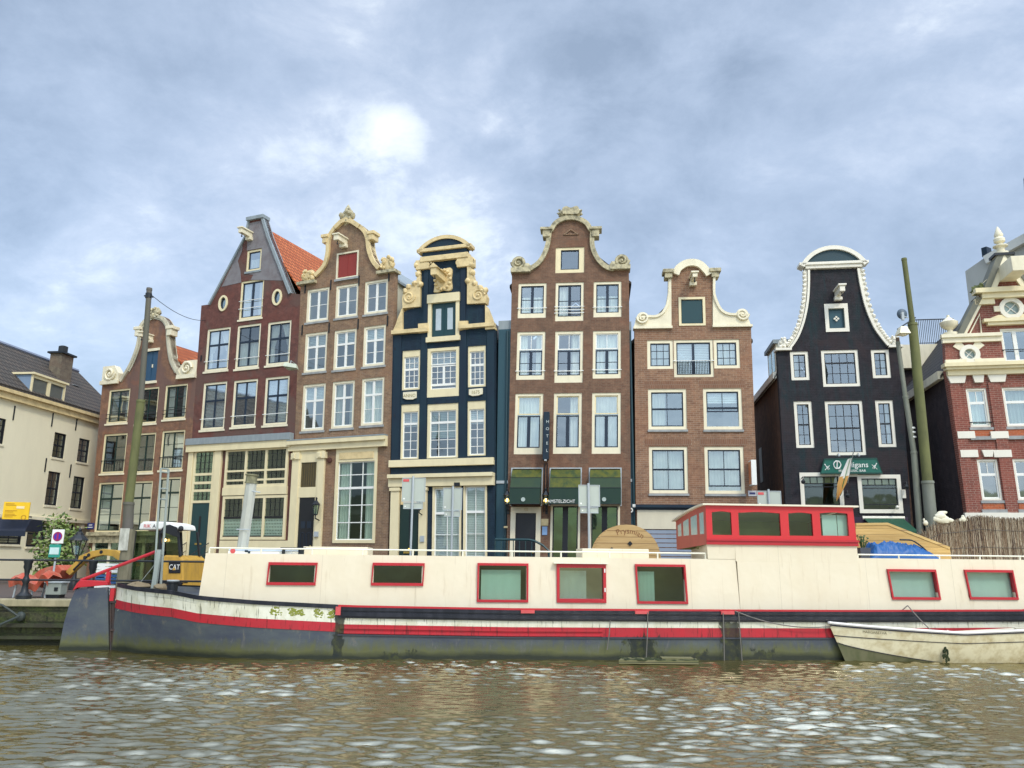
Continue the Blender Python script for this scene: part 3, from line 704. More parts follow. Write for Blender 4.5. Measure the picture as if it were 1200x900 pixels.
wall_lantern(h, 377, 597, 'black lantern on the portal of the brown bell gable house', sc=1.3)

# ================================================================== house 4: blue-black neck gable with ochre trim
h = House('dark_blue_house', 'blue black painted house with ochre carved wings and an arched pediment', H4L, 18, -.02)
uA = h.uv(460.5, 391)[0]; uB = h.uv(580, 385)[0]
neckL = [h.uv(*q) for q in [(473, 389), (473, 366), (493.8, 356), (494.5, 300)]]; neckR = [h.uv(*q) for q in [(549.3, 297), (548.3, 356), (569.5, 358), (569.5, 384)]]
vb = h.uv(520, 388)[1]
out = [(h.uv(457, 630)[0], -.1), (uA, vb), (neckL[0][0], vb)]+neckL[1:]+[(neckL[-1][0], neckL[-1][1])]+neckR[:-1]+[(neckR[-1][0], vb), (uB, vb), (h.uv(579.5, 630)[0], -.1)]
K = dict(fc=CREAM, sash=WHITE, fw=.1)
h.window((471.4, 411), (492, 456.5), areas=[(0, .6, 1, 1, 3, 2), (0, 0, 1, .6, 3, 3)], top=.3, curtain='blindtop', **K)
h.window((501, 408.7), (538, 464), areas=[(0, .64, 1, 1, 4, 2), (0, .12, .5, .62, 2, 3), (.5, .12, 1, .62, 2, 3), (0, 0, 1, .12, 1, 1)], fw=.17, bot=.36, top=.14, fc=CREAM, sash=WHITE, curtain='blindtop', proud=.05)
h.window((548, 405.8), (569.5, 453), areas=[(0, .6, 1, 1, 3, 2), (0, 0, 1, .6, 3, 3)], top=.24, **K)
h.window((470, 474), (490.7, 538), areas=[(0, .74, 1, 1, 2, 1), (0, 0, 1, .74, 2, 4)], top=.34, bot=.06, curtain='blindtop', **K)
h.window((500.5, 473.6), (537, 536.5), areas=[(0, .74, 1, 1, 3, 1), (0, 0, 1, .74, 3, 4)], top=.3, bot=.06, curtain='blind60', fc=CREAM, sash=WHITE, fw=.14, cmat=CURTG)
h.window((547.5, 470), (569.5, 534), areas=[(0, .74, 1, 1, 2, 1), (0, 0, 1, .74, 2, 4)], top=.36, bot=.06, curtain='blindtop', **K)
u0, u1, v0, v1 = h.rect((502.6, 346.6), (538.5, 397.5)); lw_ = h.rect((507, 360), (535, 393)); h.holes.append([(u0+.1, v0+.1), (u1-.1, v0+.1), (u1-.1, v1-.1), (u0+.1, v1-.1)])
m = h.mb(); m.box(u0, u0+.16, -.08, .12, v0, v1-.4); m.box(u1-.16, u1, -.08, .12, v0, v1-.4); m.box(u0-.03, u1+.03, -.14, .12, v1-.4, v1); m.box(u0-.06, u1+.06, -.14, .12, v0-.06, v0+.16); w = h.part(m, 'loft_frame', CREAM)
m = h.mb(); m.box(u0+.16, u1-.16, .04, .1, v0+.16, v1-.4); m.box((u0+u1)/2-.015, (u0+u1)/2+.015, .025, .04, v0+.17, v1-.41); h.part(m, 'loft_door', TEALDOOR, w)
m = h.mb(); uc = (u0+u1)/2
for sx in (-1, 1): m.box(uc+sx*.28-.13, uc+sx*.28+.13, .03, .039, v0+.5, v1-.65)
h.part(m, 'pane', m_flat('frosted_pane', (.45, .52, .55), .2), w)
gfw = []
for TL, BR in (((507.5, 570.5), (540.5, 645)), ((543.5, 568), (571, 645))):
    r_ = h.rect(TL, BR); gfw.append((r_[0], r_[1], .35, r_[3]))
for r_ in gfw: h.holes.append([(r_[0]+.02, r_[2]+.02), (r_[1]-.02, r_[2]+.02), (r_[1]-.02, r_[3]-.02), (r_[0]+.02, r_[3]-.02)])
h.wall(out, NAVYB)
for r_ in gfw: h.window(None, None, rect=r_, hole=False, fc=CREAM, sash=WHITE, fw=.09, areas=[(0, .72, 1, 1, 2, 1), (0, 0, 1, .72, 2, 3)], curtain='blind', proud=.05)
# flat pilaster strips
m = h.mb()
for xa, xb in ((461, 469.5), (493, 500.5), (538.5, 546.5), (571, 579.5)):
    m.box(h.uv(xa, 450)[0], h.uv(xb, 450)[0], -.035, -.001, h.uv(520, 541)[1], vb-.02)
m.box(h.uv(497, 350)[0], h.uv(502, 350)[0], -.05, -.001, vb+.3, neckL[-1][1]-.4); m.box(h.uv(540, 350)[0], h.uv(546, 350)[0], -.05, -.001, vb+.3, neckL[-1][1]-.4)
h.part(m, 'flat_pilaster', NAVY)
# wings
def shape(nm, mat, pts, d0, d1, par=None, bev=0): m = h.mb(); m.prism([h.uv(*q) for q in pts], d0, d1); return h.part(m, nm, mat, par, bevel=bev)
wl = shape('wing', OCHRE, [(473, 362), (472.5, 350), (475, 341), (482, 336), (489, 330), (491, 320), (490, 312), (493.8, 312), (493.8, 360)], -.12, .28)
h.volute(h.uv(480.5, 349), .3, OCHRE, 'wing_scroll', fill=False, sgn=-1)
shape('wing', OCHRE, [(548.3, 357), (548.5, 308), (553, 307), (553.5, 318), (556, 330), (561, 337), (568, 340), (571, 348), (570, 356)], -.12, .28)
h.volute(h.uv(561.5, 347), .3, OCHRE, 'wing_scroll', fill=False, sgn=1)
for pts in ([(493.5, 334), (491, 322), (489.5, 312)], [(549, 330), (554, 320), (553, 311)], [(476, 342), (480, 337), (487, 333)], [(557, 333), (563, 338), (569, 341)]):
    m = h.mb()
    for q in pts: u, v = h.uv(*q); m.ball((u, -.06, v), .15, 8, 6, .3, u)
    h.part(m, 'leaf_carving', OCHRE, smooth=True)
for pts in ([(460.5, 391), (465, 381), (468, 372), (473, 361), (473, 391)], [(569.5, 358), (571, 360), (575, 370), (578, 379), (580.3, 384), (580.3, 386), (569.5, 387)]):
    shape('lower_wing', OCHRE, pts, -.12, .28)
def hband(nm, mat, pL, pR, hh, d0, d1, ext=0):
    a, b = h.uv(*pL), h.uv(*pR); m = h.mb(); m.box(a[0]-ext, b[0]+ext, d0, d1, a[1]-hh, a[1]); return h.part(m, nm, mat, bevel=.01)
hband('gable_band', OCHRE, (460.5, 388.5), (503, 387), .18, -.2, .1); hband('gable_band', OCHRE, (539, 382), (580.3, 380), .18, -.2, .1)
for pts in ([(491, 391), (491, 380), (503, 379), (503, 390)], [(538, 388), (538, 377), (549, 376.5), (549, 386)]): shape('stepped_block', OCHRE, pts, -.1, .05)
for TL, BR in (((488.5, 306.5), (504, 316)), ((536.5, 304), (555.5, 312.5))):
    u0, u1, v0, v1 = h.rect(TL, BR); m = h.mb(); m.box(u0, u1, -.16, .26, v0, v1); h.part(m, 'capital', OCHRE, bevel=.03)
    for q in (.15, .85): h.volute((u0+(u1-u0)*q, (v0+v1)/2), (v1-v0)*.45, OCHRE, 'capital_scroll', fill=False)
hband('entablature', OCHRE, (494.2, 303), (549.8, 299.5), .24, -.2, .3)
a, b = h.uv(489.8, 296), h.uv(553.4, 291); m = h.mb(); m.box(a[0]+.25, b[0]-.25, -.06, .28, neckL[-1][1]-.1, a[1]); h.part(m, 'frieze', NAVY)
uc = (a[0]+b[0])/2; hw = (b[0]-a[0])/2; vp = a[1]; rise = h.uv(521, 276.5)[1]-vp-.02
m = h.mb(); m.box(a[0], b[0], -.17, .36, vp-.06, vp+.1); h.part(m, 'pediment_base', OCHRE, bevel=.02)
R_ = (hw*hw+rise*rise)/(2*rise); cz = vp+rise-R_; th = math.degrees(math.asin(min(1, hw/R_)))
pth = arc((uc, cz), R_, 90+th, 90-th, 20)
m = h.mb(); m.ribbon(pth, .17, -.17, .36); h.part(m, 'pediment_arch', OCHRE)
m = h.mb(); m.prism([(x, max(z-.12, vp+.08)) for x, z in pth]+[(b[0]-.1, vp+.1), (a[0]+.1, vp+.1)], -.1, .3); h.part(m, 'pediment_field', NAVY)
u0, u1, v0, v1 = h.rect((509.5, 316.5), (530.5, 341)); uc = (u0+u1)/2; vc = (v0+v1)/2
m = h.mb(); m.prism(cr([(u0, v0), (u0+.06, vc), (u0-.02, v1-.1), (u0+.2, v1), (uc, v1-.04), (u1-.1, v1), (u1, v1-.15), (u1-.04, vc), (u1, v0+.1), (u1-.2, v0), (uc, v0+.05), (u0+.2, v0-.02), (u0, v0)], 3)[:-1], -.1, 0); h.part(m, 'cartouche', OCHRE)
m = h.mb(); rnd = random.Random(3)
for i in range(14): t = i/14*6.28; m.ball((uc+(u1-u0)*.42*math.cos(t), -.12, vc+(v1-v0)*.42*math.sin(t)), .08, 7, 5)
h.part(m, 'cartouche_carving', OCHRE, smooth=True)
m = h.mb(); m.box(uc-.14, uc+.14, -1.15, 0, vc-.12, vc+.2); m.prism([(uc-.22, vc+.2), (uc, vc+.42), (uc+.22, vc+.2)], -1.2, 0); hb_ = h.part(m, 'hoist_beam', OCHRE)
m = h.mb(); m.tube([(uc, -1.0, vc-.12), (uc, -1.0, vc-.22)], .025); m.ball((uc, -1.0, vc-.25), .05); h.part(m, 'hook', IRON, hb_)
for pts, tx in (([(473, 460), (488.5, 459), (488.5, 466.5), (484, 468.5), (477, 468.5), (473, 467)], 'ANNO'), ([(550, 456.5), (566, 455), (566, 462), (561, 463.8), (554, 464.5), (550, 463)], '1675')):
    p_ = shape('date_plaque', PALE, pts, -.07, 0, None, .01); r_ = h.uvs([pts[0], pts[1], pts[3]]); u = (r_[0][0]+r_[1][0])/2; v = (r_[0][1]+r_[2][1])/2
    text(tx, .2, m_flat('faded_gilt', (.36, .3, .13), .6), p_, 'plaque_lettering', lambda x, y, z, u=u, v=v: h.T(u+x, -.072-z, v+y))
hband('sill_band', CREAM, (457.2, 540), (579.5, 534.5), .3, -.16, .05)
hband('cornice', CREAM, (457.5, 557), (580, 551.5), .16, -.34, .02); a = h.uv(457.5, 557); b = h.uv(580, 551.5)
m = h.mb(); m.box(a[0], b[0], -.2, .0, a[1]-.52, a[1]-.165); h.part(m, 'frieze_board', CREAM)
m = h.mb()
for xa, xb in ((459, 468.8), (492.3, 501)): m.box(h.uv(xa, 600)[0], h.uv(xb, 600)[0], -.15, 0, 0, a[1]-.54); m.box(h.uv(xa, 600)[0]-.05, h.uv(xb, 600)[0]+.05, -.2, 0, a[1]-.7, a[1]-.56)
h.part(m, 'pilaster', CREAM, bevel=.01)
x0, x1 = h.uv(469.5, 610)[0], h.uv(491.8, 610)[0]; m = h.mb(); vt_ = a[1]-.56; m.box(x0, x1, -.05, 0, .5, h.uv(480, 592)[1]); dd = h.part(m, 'door', DKGREEN)
m = h.mb(); m.box((x0+x1)/2-.012, (x0+x1)/2+.012, -.06, -.05, .5, h.uv(480, 592)[1]-.05); m.box(x0+.1, x1-.1, -.058, -.05, 1.0, 1.04); h.part(m, 'door_panel', BLACKW, dd)
m = h.mb(); m.box((x0+x1)/2-.25, (x0+x1)/2+.25, -.075, -.05, 1.42, 1.5); m.ball(((x0+x1)/2, -.08, 1.6), .05); h.part(m, 'handle', m_flat('polished_brass', (.6, .42, .1), .3, .8), dd)
m = h.mb(); m.box(x0, x1, -.06, -.01, h.uv(480, 592)[1]+.02, vt_-.02); h.part(m, 'transom_panel', OCHRE)
u0, u1, v0, v1 = h.rect((534.5, 566), (541, 570.5)); m = h.mb(); m.box(u0, u1, -.23, -.2, v0, v1); h.part(m, 'house_number_plate', BLACKW)
u0, u1, v0, v1 = h.rect((494.5, 628), (499, 635)); m = h.mb(); m.box(u0, u1, -.2, -.15, v0, v1); h.part(m, 'intercom', STEEL)
h.body(uA, uB, vb-.6, 9.5, (uA+uB)/2, h.uv(520, 330)[1], NAVY, ROOFD)
m = h.mb(); h.anchors([(463, 409), (463, 487)], .1)
wall_lantern(h, 496.5, 592, 'black scroll lantern on the ochre pilaster of the blue black house', sc=1.1)
H4 = h

# narrow infill between dark house and hotel, and between hotel and its right neighbour
TEALW = m_paint('teal_boarding', (.02, .065, .085), .5, .3, (.04, .09, .1), 1)
def infill(label, PA, PB, ytop, sw):
    yaw = math.degrees(math.atan2(PA[1]-PB[1], PB[0]-PA[0])); f = House('infill_wall', label, (PA[0]+math.sin(math.radians(yaw))*.12, PA[1]+.12), yaw, 0, 'wall')
    L = math.hypot(PB[0]-PA[0], PB[1]-PA[1]); xm = ytop[0]
    v = f.uv(*ytop)[1]; m = f.mb(); m.box(.0, L, 0, .5, -.1, v); f.part(m, 'boarded_panel', TEALW)
    m = f.mb(); m.box(-.02, L+.02, .03, .6, v+.002, v+.4); f.part(m, 'slate_cap', LEAD)
    m = f.mb(); y = f.uv(xm, sw)[1]; m.box(.0, L, -.04, -.002, y-.06, y+.06); f.part(m, 'trim_board', STEEL)
    m = f.mb(); m.tube([(L*.75, -.05, 0), (L*.75, -.05, v-.1)], .05, 8); f.part(m, 'downpipe', TEALD)
    return f
f = infill('narrow dark teal boarded gap wall right of the blue black house', H4R, H5L, (588, 386), 565)
m = f.mb(); u, v = f.uv(585, 589.5); m.lathe([(.0, -.1), (.09, -.1), (.09, -.02), (.0, -.01)], u, -.0, 10); f.part(m, 'wall_light', WHITE)
f = infill('narrow dark teal boarded gap wall right of the hotel with awnings', H5R, H6L, (741, 387), 563)
m = f.mb(); u, v = f.uv(739, 598); m.ribbon([(u+.1*math.cos(-i*PI/8), v+.1*math.sin(-i*PI/8)) for i in range(16)], .05, -.1, -.03, True); m.box(u+.08, u+.22, -.1, -.02, v+.12, v+.24); f.part(m, 'wall_fitting', WHITE)
# ================================================================== house 5: hotel, brown bell gable with scrolls
B5 = m_brick('hotel_brick', (.205, .11, .068), (.15, .076, .048), (.18, .14, .10), .5, (.08, .058, .042))
h = House('hotel_house', 'tall brown bell gable hotel with stone scrolls and dark green awnings', H5L, 6, .02)
gl = cr([(617, 315.5), (630, 306.5), (637.5, 293), (640.5, 280), (641, 272)], 5)
ga = [(641, 272), (644.5, 268)]+cr([(644.5, 268), (649, 261), (658, 255.5), (669, 253.5), (680, 255.5), (689, 260.5), (693.5, 267)], 4)+[(697, 271)]
gr = cr([(697, 271), (697, 289), (703, 303), (712, 311.5), (720, 313.5)], 5)
top = gl+ga[1:]+gr[1:]
out_px = [(600, 319)]+top+[(737, 315.5)]
out = [(h.uv(594.6, 630)[0], -.1)]+h.uvs(out_px)+[(h.uv(740, 630)[0], -.1)]
K = dict(fc=FRAME, fw=.14, bot=.22)
NV = [(0, 0, 1, 1, 2, 2, .12)]
h.window((607.5, 332), (640, 372.5), areas=NV, sash=NAVYW, curtain='half', rail=[.18], glass=GLASSB, **K)
h.window((651, 331), (684, 376), areas=NV, sash=NAVYW, curtain='left', rail=[.1, .2, .3], **K)
h.window((695.5, 330), (728.5, 371.5), areas=NV, sash=NAVYW, curtain='half', rail=[.18], glass=GLASSB, **K)
for TL, BR, bt, cur in (((606, 388.7), (638.2, 445), .2, 'split'), ((650.5, 388), (683, 448.5), .33, 'right'), ((694.7, 387.5), (728, 443.5), .2, 'sheer')):
    h.window(TL, BR, areas=[(0, 0, 1, .6, 2, 2, .13)], sash=NAVYW, fc=FRAME, fw=.14, bot=bt, curtain=cur, rail=[.1], glass=GLASSB if cur != 'right' else GLASS)
    h.sashes([(0, .62, 1, 1, 2, 1)], WHITE)
for TL, BR, cur in (((603.8, 461), (635.5, 532.5), 'sheer'), ((649, 460.5), (681.5, 532), 'right'), ((693.7, 460), (727.8, 532), 'sheer')):
    h.window(TL, BR, areas=[(0, 0, 1, .62, 2, 1, .14)], sash=NAVYW, fc=FRAME, fw=.14, bot=.28, curtain=cur, glass=GLASSB if cur != 'right' else GLASS)
    h.sashes([(0, .64, 1, 1, 1, 1)], CREAM)
w = h.window((651, 290), (684.8, 319.5), areas=[(0, 0, 1, 1, 1, 1)], fc=CREAM, fw=.27, top=.12, bot=.17, sash=NAVYW)
gw = []
for TL, BR in (((645.5, 592), (679.5, 639)), ((690.5, 592), (726.5, 639))):
    a = h.rect(TL, BR); gw.append((a[0], a[1], .7, a[3]+.05))
dr_ = h.rect((599, 594), (633, 648)); dr_ = (dr_[0], dr_[1], .45, dr_[3])
for a in gw+[dr_]: h.holes.append([(a[0]+.03, a[2]+.03), (a[1]-.03, a[2]+.03), (a[1]-.03, a[3]-.03), (a[0]+.03, a[3]-.03)])
h.wall(out, B5)
for a in gw:
    w = h.window(None, None, rect=a, hole=False, fc=PALE, fw=.1, bot=.02, areas=[(0, 0, 1, 1, 2, 1, .22)], sash=BLACKW, glass=m_glass('green_dark_glass', .22, (.6, .85, .66)), sill=None)
    m = h.mb(); m.box(a[0]-.05, a[1]+.05, -.1, .06, a[2]-.2, a[2]-.002); h.part(m, 'sill_planter', NAVY, w)
    m = h.mb(); rnd = random.Random(5)
    for i in range(40): x = rnd.uniform(a[0]+.1, a[1]-.1); m.ball((x, .13, a[2]+rnd.uniform(.05, .2)), rnd.uniform(.03, .06), 5, 4)
    h.part(m, 'window_plant', m_paint('sill_plant_leaf', (.02, .06, .02), .6), w)
u0, u1, v0, v1 = dr_; m = h.mb(); m.box(u0, u0+.2, -.05, .14, v0, v1-.25); m.box(u1-.2, u1, -.05, .14, v0, v1-.25); m.box(u0, u1, -.05, .14, v1-.25, v1); fr = h.part(m, 'door_frame', PALE, bevel=.01)
m = h.mb(); m.box(u0+.2, u1-.2, .06, .12, v0, v1-.25); dd = h.part(m, 'door', BLACKW)
m = h.mb(); uc = (u0+u1)/2; m.box(uc-.24, uc+.24, .03, .06, v0+.62, v0+.72); m.ball((u1-.3, .02, v0+1.05), .045); h.part(m, 'letter_slot', m_flat('door_brass', (.55, .38, .1), .3, .8), dd)
text('122', .13, m_flat('brass_numeral', (.5, .36, .12), .4, .6), fr, 'house_number', lambda x, y, z: h.T(uc+x, -.052-z, v1-.11+y))
# awnings
AWN = m_paint('dark_green_canvas', (.011, .034, .024), .75, .3, (.02, .05, .02), 1.5)
AWT = m_paint('olive_canvas', (.085, .09, .008), .75, .9, (.02, .045, .012), 2.5)  # olive for the top panels; middle panels greener, front and sides darker green
AWM = m_paint('green_canvas', (.022, .045, .018), .75, .6, (.012, .035, .02), 1.5)
for TL, BR, tx in (((600.5, 549.5), (634, 593), None), ((645.5, 549.5), (680, 593), 'AMSTELZICHT'), ((691.5, 549.5), (727, 593), None)):
    u0, u1, v0, v1 = h.rect(TL, BR); H_ = v1-v0
    prof = [(0.0, v1-.03), (-.4, v1-.4), (-.72, v1-.88), (-.86, v1-H_*.56), (-.9, v0+.02)]
    m = h.mb(); m.ribbon([(u0-.05, v0-.0), (u0-.05, v1+.05), (u1+.05, v1+.05), (u1+.05, v0)], .07, -.03, .02); f_ = h.part(m, 'awning_recess_frame', STEEL)
    a_ = h.mb()
    for sx in (u0, u1):
        a_.f.append([a_.p(sx, y, z) for y, z in prof]+[a_.p(sx, -.0, v0+.02)])
    a_.quad((u0, prof[3][0], prof[3][1]), (u1, prof[3][0], prof[3][1]), (u1, prof[4][0], prof[4][1]), (u0, prof[4][0], prof[4][1]))
    aw = h.part(a_, 'awning', AWN)
    for i, (nm, mt) in enumerate((('awning_top_panel', AWT), ('awning_middle_panel', AWT if tx else AWM), ('awning_middle_panel', AWM))):
        b_ = h.mb(); b_.quad((u0, prof[i][0], prof[i][1]), (u1, prof[i][0], prof[i][1]), (u1, prof[i+1][0], prof[i+1][1]), (u0, prof[i+1][0], prof[i+1][1])); h.part(b_, nm, mt, aw)
    b_ = h.mb()
    for i in range(5): b_.tube([(u0, prof[i][0]-.004, prof[i][1]), (u1, prof[i][0]-.004, prof[i][1])], .012, 4)
    h.part(b_, 'awning_bar', IRON, aw)
    uc = (u0+u1)/2
    if tx: text(tx, .18, WHITE, aw, 'awning_lettering', lambda x, y, z, uc=uc, v0=v0: h.T(uc-.12+x, -.905-z, v0+.12+y), extr=.003, sx=.95)
    else:
        b_ = h.mb(); b_.disc(uc-.05, v0+.2, .085, -.925, -.9, 14); h.part(b_, 'awning_emblem', m_flat('faded_white_emblem', (.4, .46, .42), .7), aw)
h.coping(top, STONE, .2, -.14, .4)
for c in ((640.5, 270.5), (698, 270)):
    u, v = h.uv(*c); m = h.mb(); m.box(u-.27, u+.27, -.26, .36, v-.03, v+.09); m.box(u-.16, u+.16, -.2, .34, v-.35, v-.03); h.part(m, 'capital', STONE, bevel=.02)
for a, b, c, sg in (((600, 318), (621, 317), (607.8, 308.5), 1), ((716, 314.5), (737.5, 314), (728.5, 306.3), -1)):
    p, q = h.uv(*a), h.uv(*b); m = h.mb(); m.box(p[0]-.04, q[0]+.04, -.22, .38, p[1]-.1, p[1]+.1); h.part(m, 'shoulder_slab', STONE)
    h.volute(h.uv(*c), .31, STONE, 'stone_scroll', sgn=sg, a0=0 if sg < 0 else PI)
    x = h.uv(c[0]+9*sg, c[1]+4); m = h.mb(); m.ball((x[0], -.05, x[1]), (.2, .1, .14), 8, 6, .4, 3); h.part(m, 'scroll_leaf', STONE, smooth=True)
u, v = h.uv(669, 251); h.blob((u-.02, v+.05), .62, .22, STONE, 'crest', 21, 26)
m = h.mb(); m.prism(cr([(u-.35, v-.05), (u-.38, v+.2), (u-.2, v+.3), (u, v+.22), (u+.25, v+.3), (u+.36, v+.16), (u+.3, v-.08), (u-.35, v-.05)], 3)[:-1], -.2, .2); h.part(m, 'crest_shell', STONE)
a = [h.uv(*q) for q in ((660.5, 274.5), (669, 268.5), (678, 274.5))]; m = h.mb(); m.ribbon(a, .06, -.05, 0); m.box(a[0][0], a[2][0], -.04, 0, a[0][1]-.05, a[0][1]); h.part(m, 'brick_pediment', B3)
# vertical banner sign
e = House('banner_sign', 'dark navy vertical hotel sign between the first two windows', h.O.to_2d()+(h.U*h.uv(640.5, 520)[0]).to_2d(), 6, .02, 'sign'); v1 = h.uv(640, 485)[1]; v0 = h.uv(640, 540)[1]
m = e.mb(); m.box(-.12, .12, -.5, -.05, v0, v1); e.part(m, 'sign_box', NAVY, bevel=.01)
m = e.mb(); m.tube([(0, 0, v1-.25), (0, -.2, v1-.25)], .025); m.tube([(0, 0, v0+.25), (0, -.2, v0+.25)], .025); e.part(m, 'bracket', IRON)
m = e.mb(); m.box(-.05, .05, -.5, -.3, v0-.06, v0); e.part(m, 'downlight', STEEL)
t_ = text('HOTEL', .3, WHITE, e.e, 'sign_lettering', lambda x, y, z: Vector((0, 0, 0)))
bpy.data.objects.remove(t_)
for i, ch in enumerate('HOTEL'):
    text(ch, .17, m_flat('dull_sign_white', (.5, .55, .52), .6), e.e, 'sign_letter', lambda x, y, z, i=i: e.T(.055+x, -.502-z, v1-.42-i*.30+y), extr=.003)
m = h.mb(); x = h.uv(639.5, 560)[0]
for q in (-.05, .06): m.tube([(x+q, -.03, v0-.1), (x+q, -.03, h.uv(640, 600)[1])], .02, 5)
h.part(m, 'cable_conduit', BLACKW)
for TL, BR, mt in (((634.3, 608), (642.5, 616), OCHRE), ((635.5, 617), (641.2, 627), m_flat('blue_notice', (.25, .4, .62), .4)), ((590+.5, 616.5), (595, 618.8), OCHRE)):
    u0, u1, v0_, v1_ = h.rect(TL, BR); m = h.mb(); m.box(u0, u1, -.04, -.001, v0_, v1_); h.part(m, 'wall_plaque', mt)
wall_lantern(h, 595.8, 586, 'lit amber lantern left of the hotel door awning', True, sc=1.15)
wall_lantern(h, 640.5, 586, 'lit amber lantern between the hotel door awning and the lettered awning', True, sc=1.15)
uA, uB = out[1][0], out[-2][0]
h.body(uA, uB, out[1][1]-.5, 9.5, (uA+uB)/2, h.uv(669, 275)[1], B5, ROOFD)
r_ = empty('entrance_rail', h.O+h.U*h.uv(585, 633)[0], -h.a); tag(r_, 'dark green curved handrail beside the hotel entrance steps', 'handrail')
L_ = h.uv(630, 633)[0]-h.uv(585, 633)[0]; zt = h.uv(600, 633)[1]; m = MB(); m.tube([(0, -1.0, zt), (L_*.85, -1.0, zt), (L_, -1.0, zt-.05), (L_+.3, -1.0, zt-.2), (L_+.55, -1.0, zt-.42), (L_+.6, -1, 0)], .045, 8); m.build('top_rail', TEALDOOR, r_)
m = MB()
for i in range(7): m.tube([(L_*i/6.5, -1.0, 0), (L_*i/6.5, -1.0, zt)], .02, 5)
m.build('rail_post', TEALDOOR, r_)
H5 = h

# ================================================================== house 6: brick neck gable, right of hotel
B6 = m_brick('tan_brick', (.31, .17, .10), (.20, .10, .06), (.36, .28, .2), .4, (.10, .07, .05), bw=.26, rh=.085)
h = House('neck_gable_house', 'tan brick neck gable house with white curved wings and a teal loft shutter', H6L, 5, .0147)
gl = [(786.7, 382), (784.5, 350), (783.5, 323)]; ga = cr([(787.5, 321), (791.5, 313), (801, 306.5), (811.5, 304.8), (822, 307.5), (831, 316), (834.5, 321)], 5); gr = [(838, 323), (837, 350), (835.5, 381)]
out_px = [(743.5, 384)]+[(786.7, 383)]+[(784.5, 350), (784, 321)]+ga+[(838, 321), (836.5, 350), (835.5, 381.5)]+[(880, 382)]
out = [(h.uv(745.2, 630)[0], -.1)]+h.uvs(out_px)+[(h.uv(889.5, 630)[0], -.1)]
K = dict(fc=FRAME, sash=NAVYW, fw=.16, sill=None)
a = h.rect((758, 398.5), (790.5, 432.5)); b = h.rect((789, 398), (837, 442)); c = h.rect((835.5, 397.5), (868, 432))
h.window(None, None, rect=(a[0], b[0]-.001, a[2], a[3]), areas=[(0, 0, 1, 1, 3, 3)], curtain='sheer', glass=GLASSB, **K)
h.window(None, None, rect=(b[0], b[1], b[2], a[3]), areas=[(0, 0, 1, 1, 2, 1, .1)], curtain='blind', rail=[.42], glass=GLASSB, fc=FRAME, sash=NAVYW, fw=.14)
w = h.last[0]; aa, bb, cc, dd_ = h.last[1:5]; m = h.mb()
for i in range(22): x = aa+(bb-aa)*(i+.5)/22; m.tube([(x, -.06, cc+.03), (x, -.06, cc+(dd_-cc)*.42)], .01, 4)
h.part(m, 'baluster', IRON, w)
h.window(None, None, rect=(b[1]+.001, c[1], a[2], a[3]), areas=[(0, 0, 1, 1, 3, 3)], curtain='sheer', glass=GLASSB, **K)
D2 = [(0, .5, 1, 1, 2, 1), (0, 0, 1, .52, 2, 1)]
h.window((759, 455.7), (805.5, 503.5), areas=D2, curtain='left', glass=GLASSB, **K)
h.window((823.4, 455), (871, 503.5), areas=[(0, .5, 1, 1, 2, 1), (0, .42, 1, .56, 2, 1)], curtain='blindtop', glass=GLASSB, **K)
h.window((760, 523), (807, 578.5), areas=D2, curtain='sheer', cmat=CURTG, **K)
h.window((825, 523), (873.5, 579), areas=[(0, .5, 1, 1, 2, 1), (0, .1, 1, .54, 2, 1)], curtain='sheer', cmat=CURTG, **K)
for w_ in (((759, 455.7), (805.5, 503.5)), ((823.4, 455), (871, 503.5)), ((760, 523), (807, 578.5)), ((825, 523), (873.5, 579))):
    u0, u1, v0, v1 = h.rect(*w_); m = h.mb(); m.box(u0-.02, u1+.02, -.06, .1, v0-.09, v0-.002); h.part(m, 'window_sill', GREYST)
    m = h.mb(); m.box(u0-.15, u1+.15, -.004, .0, v1+.02, v1+.3); h.part(m, 'brick_lintel', m_brick('soldier_brick', (.24, .12, .07), (.2, .09, .05), (.28, .22, .16), .2, bw=.075, rh=.28))
u0, u1, v0, v1 = h.rect((795, 348.7), (827, 381.5)); h.holes.append([(u0+.05, v0+.05), (u1-.05, v0+.05), (u1-.05, v1-.05), (u0+.05, v1-.05)])
m = h.mb(); m.ribbon([(u0, v0), (u0, v1), (u1, v1), (u1, v0)], .14, -.03, .12, closed=True); w = h.part(m, 'shutter_frame', CREAM)
m = h.mb(); m.box(u0+.13, u1-.13, .03, .08, v0+.13, v1-.13); h.part(m, 'shutter', TEALDOOR, w)
h.wall(out, B6)
h.coping(ga, PALE, .3, -.16, .4)
for pts in ([(743, 383), (744.5, 376), (748, 372), (758, 370), (768, 370), (775.5, 366), (780.5, 356.7), (783, 341.7), (783.3, 320), (786.5, 320), (786.8, 382.7)], [(835.2, 381.2), (835, 319), (838.5, 319), (838, 345), (844.5, 361), (851.5, 366.5), (861, 367.8), (870, 366), (876, 371), (879.5, 381)]):
    P_ = [h.uv(*q) for q in pts]; m = h.mb(); m.prism(P_, -.05, .28); h.part(m, 'wing', PALE)
    m = h.mb(); m.ribbon(cr(P_[1:8] if pts[0][0] < 800 else P_[2:9], 3), .1, -.12, .3); h.part(m, 'wing_moulding', PALE)
for c_, sg in (((753, 373), 1), ((869.5, 369), -1)): h.volute(h.uv(*c_), .26, PALE, 'wing_scroll', sgn=sg, a0=0 if sg < 0 else PI)
for a_, b_ in (((743, 383.2), (787, 382.6)), ((835.5, 381.3), (880.5, 381.2))):
    p, q = h.uv(*a_), h.uv(*b_); m = h.mb(); m.box(p[0]-.03, q[0]+.03, -.12, .3, p[1]-.1, p[1]); h.part(m, 'wing_ledge', PALE)
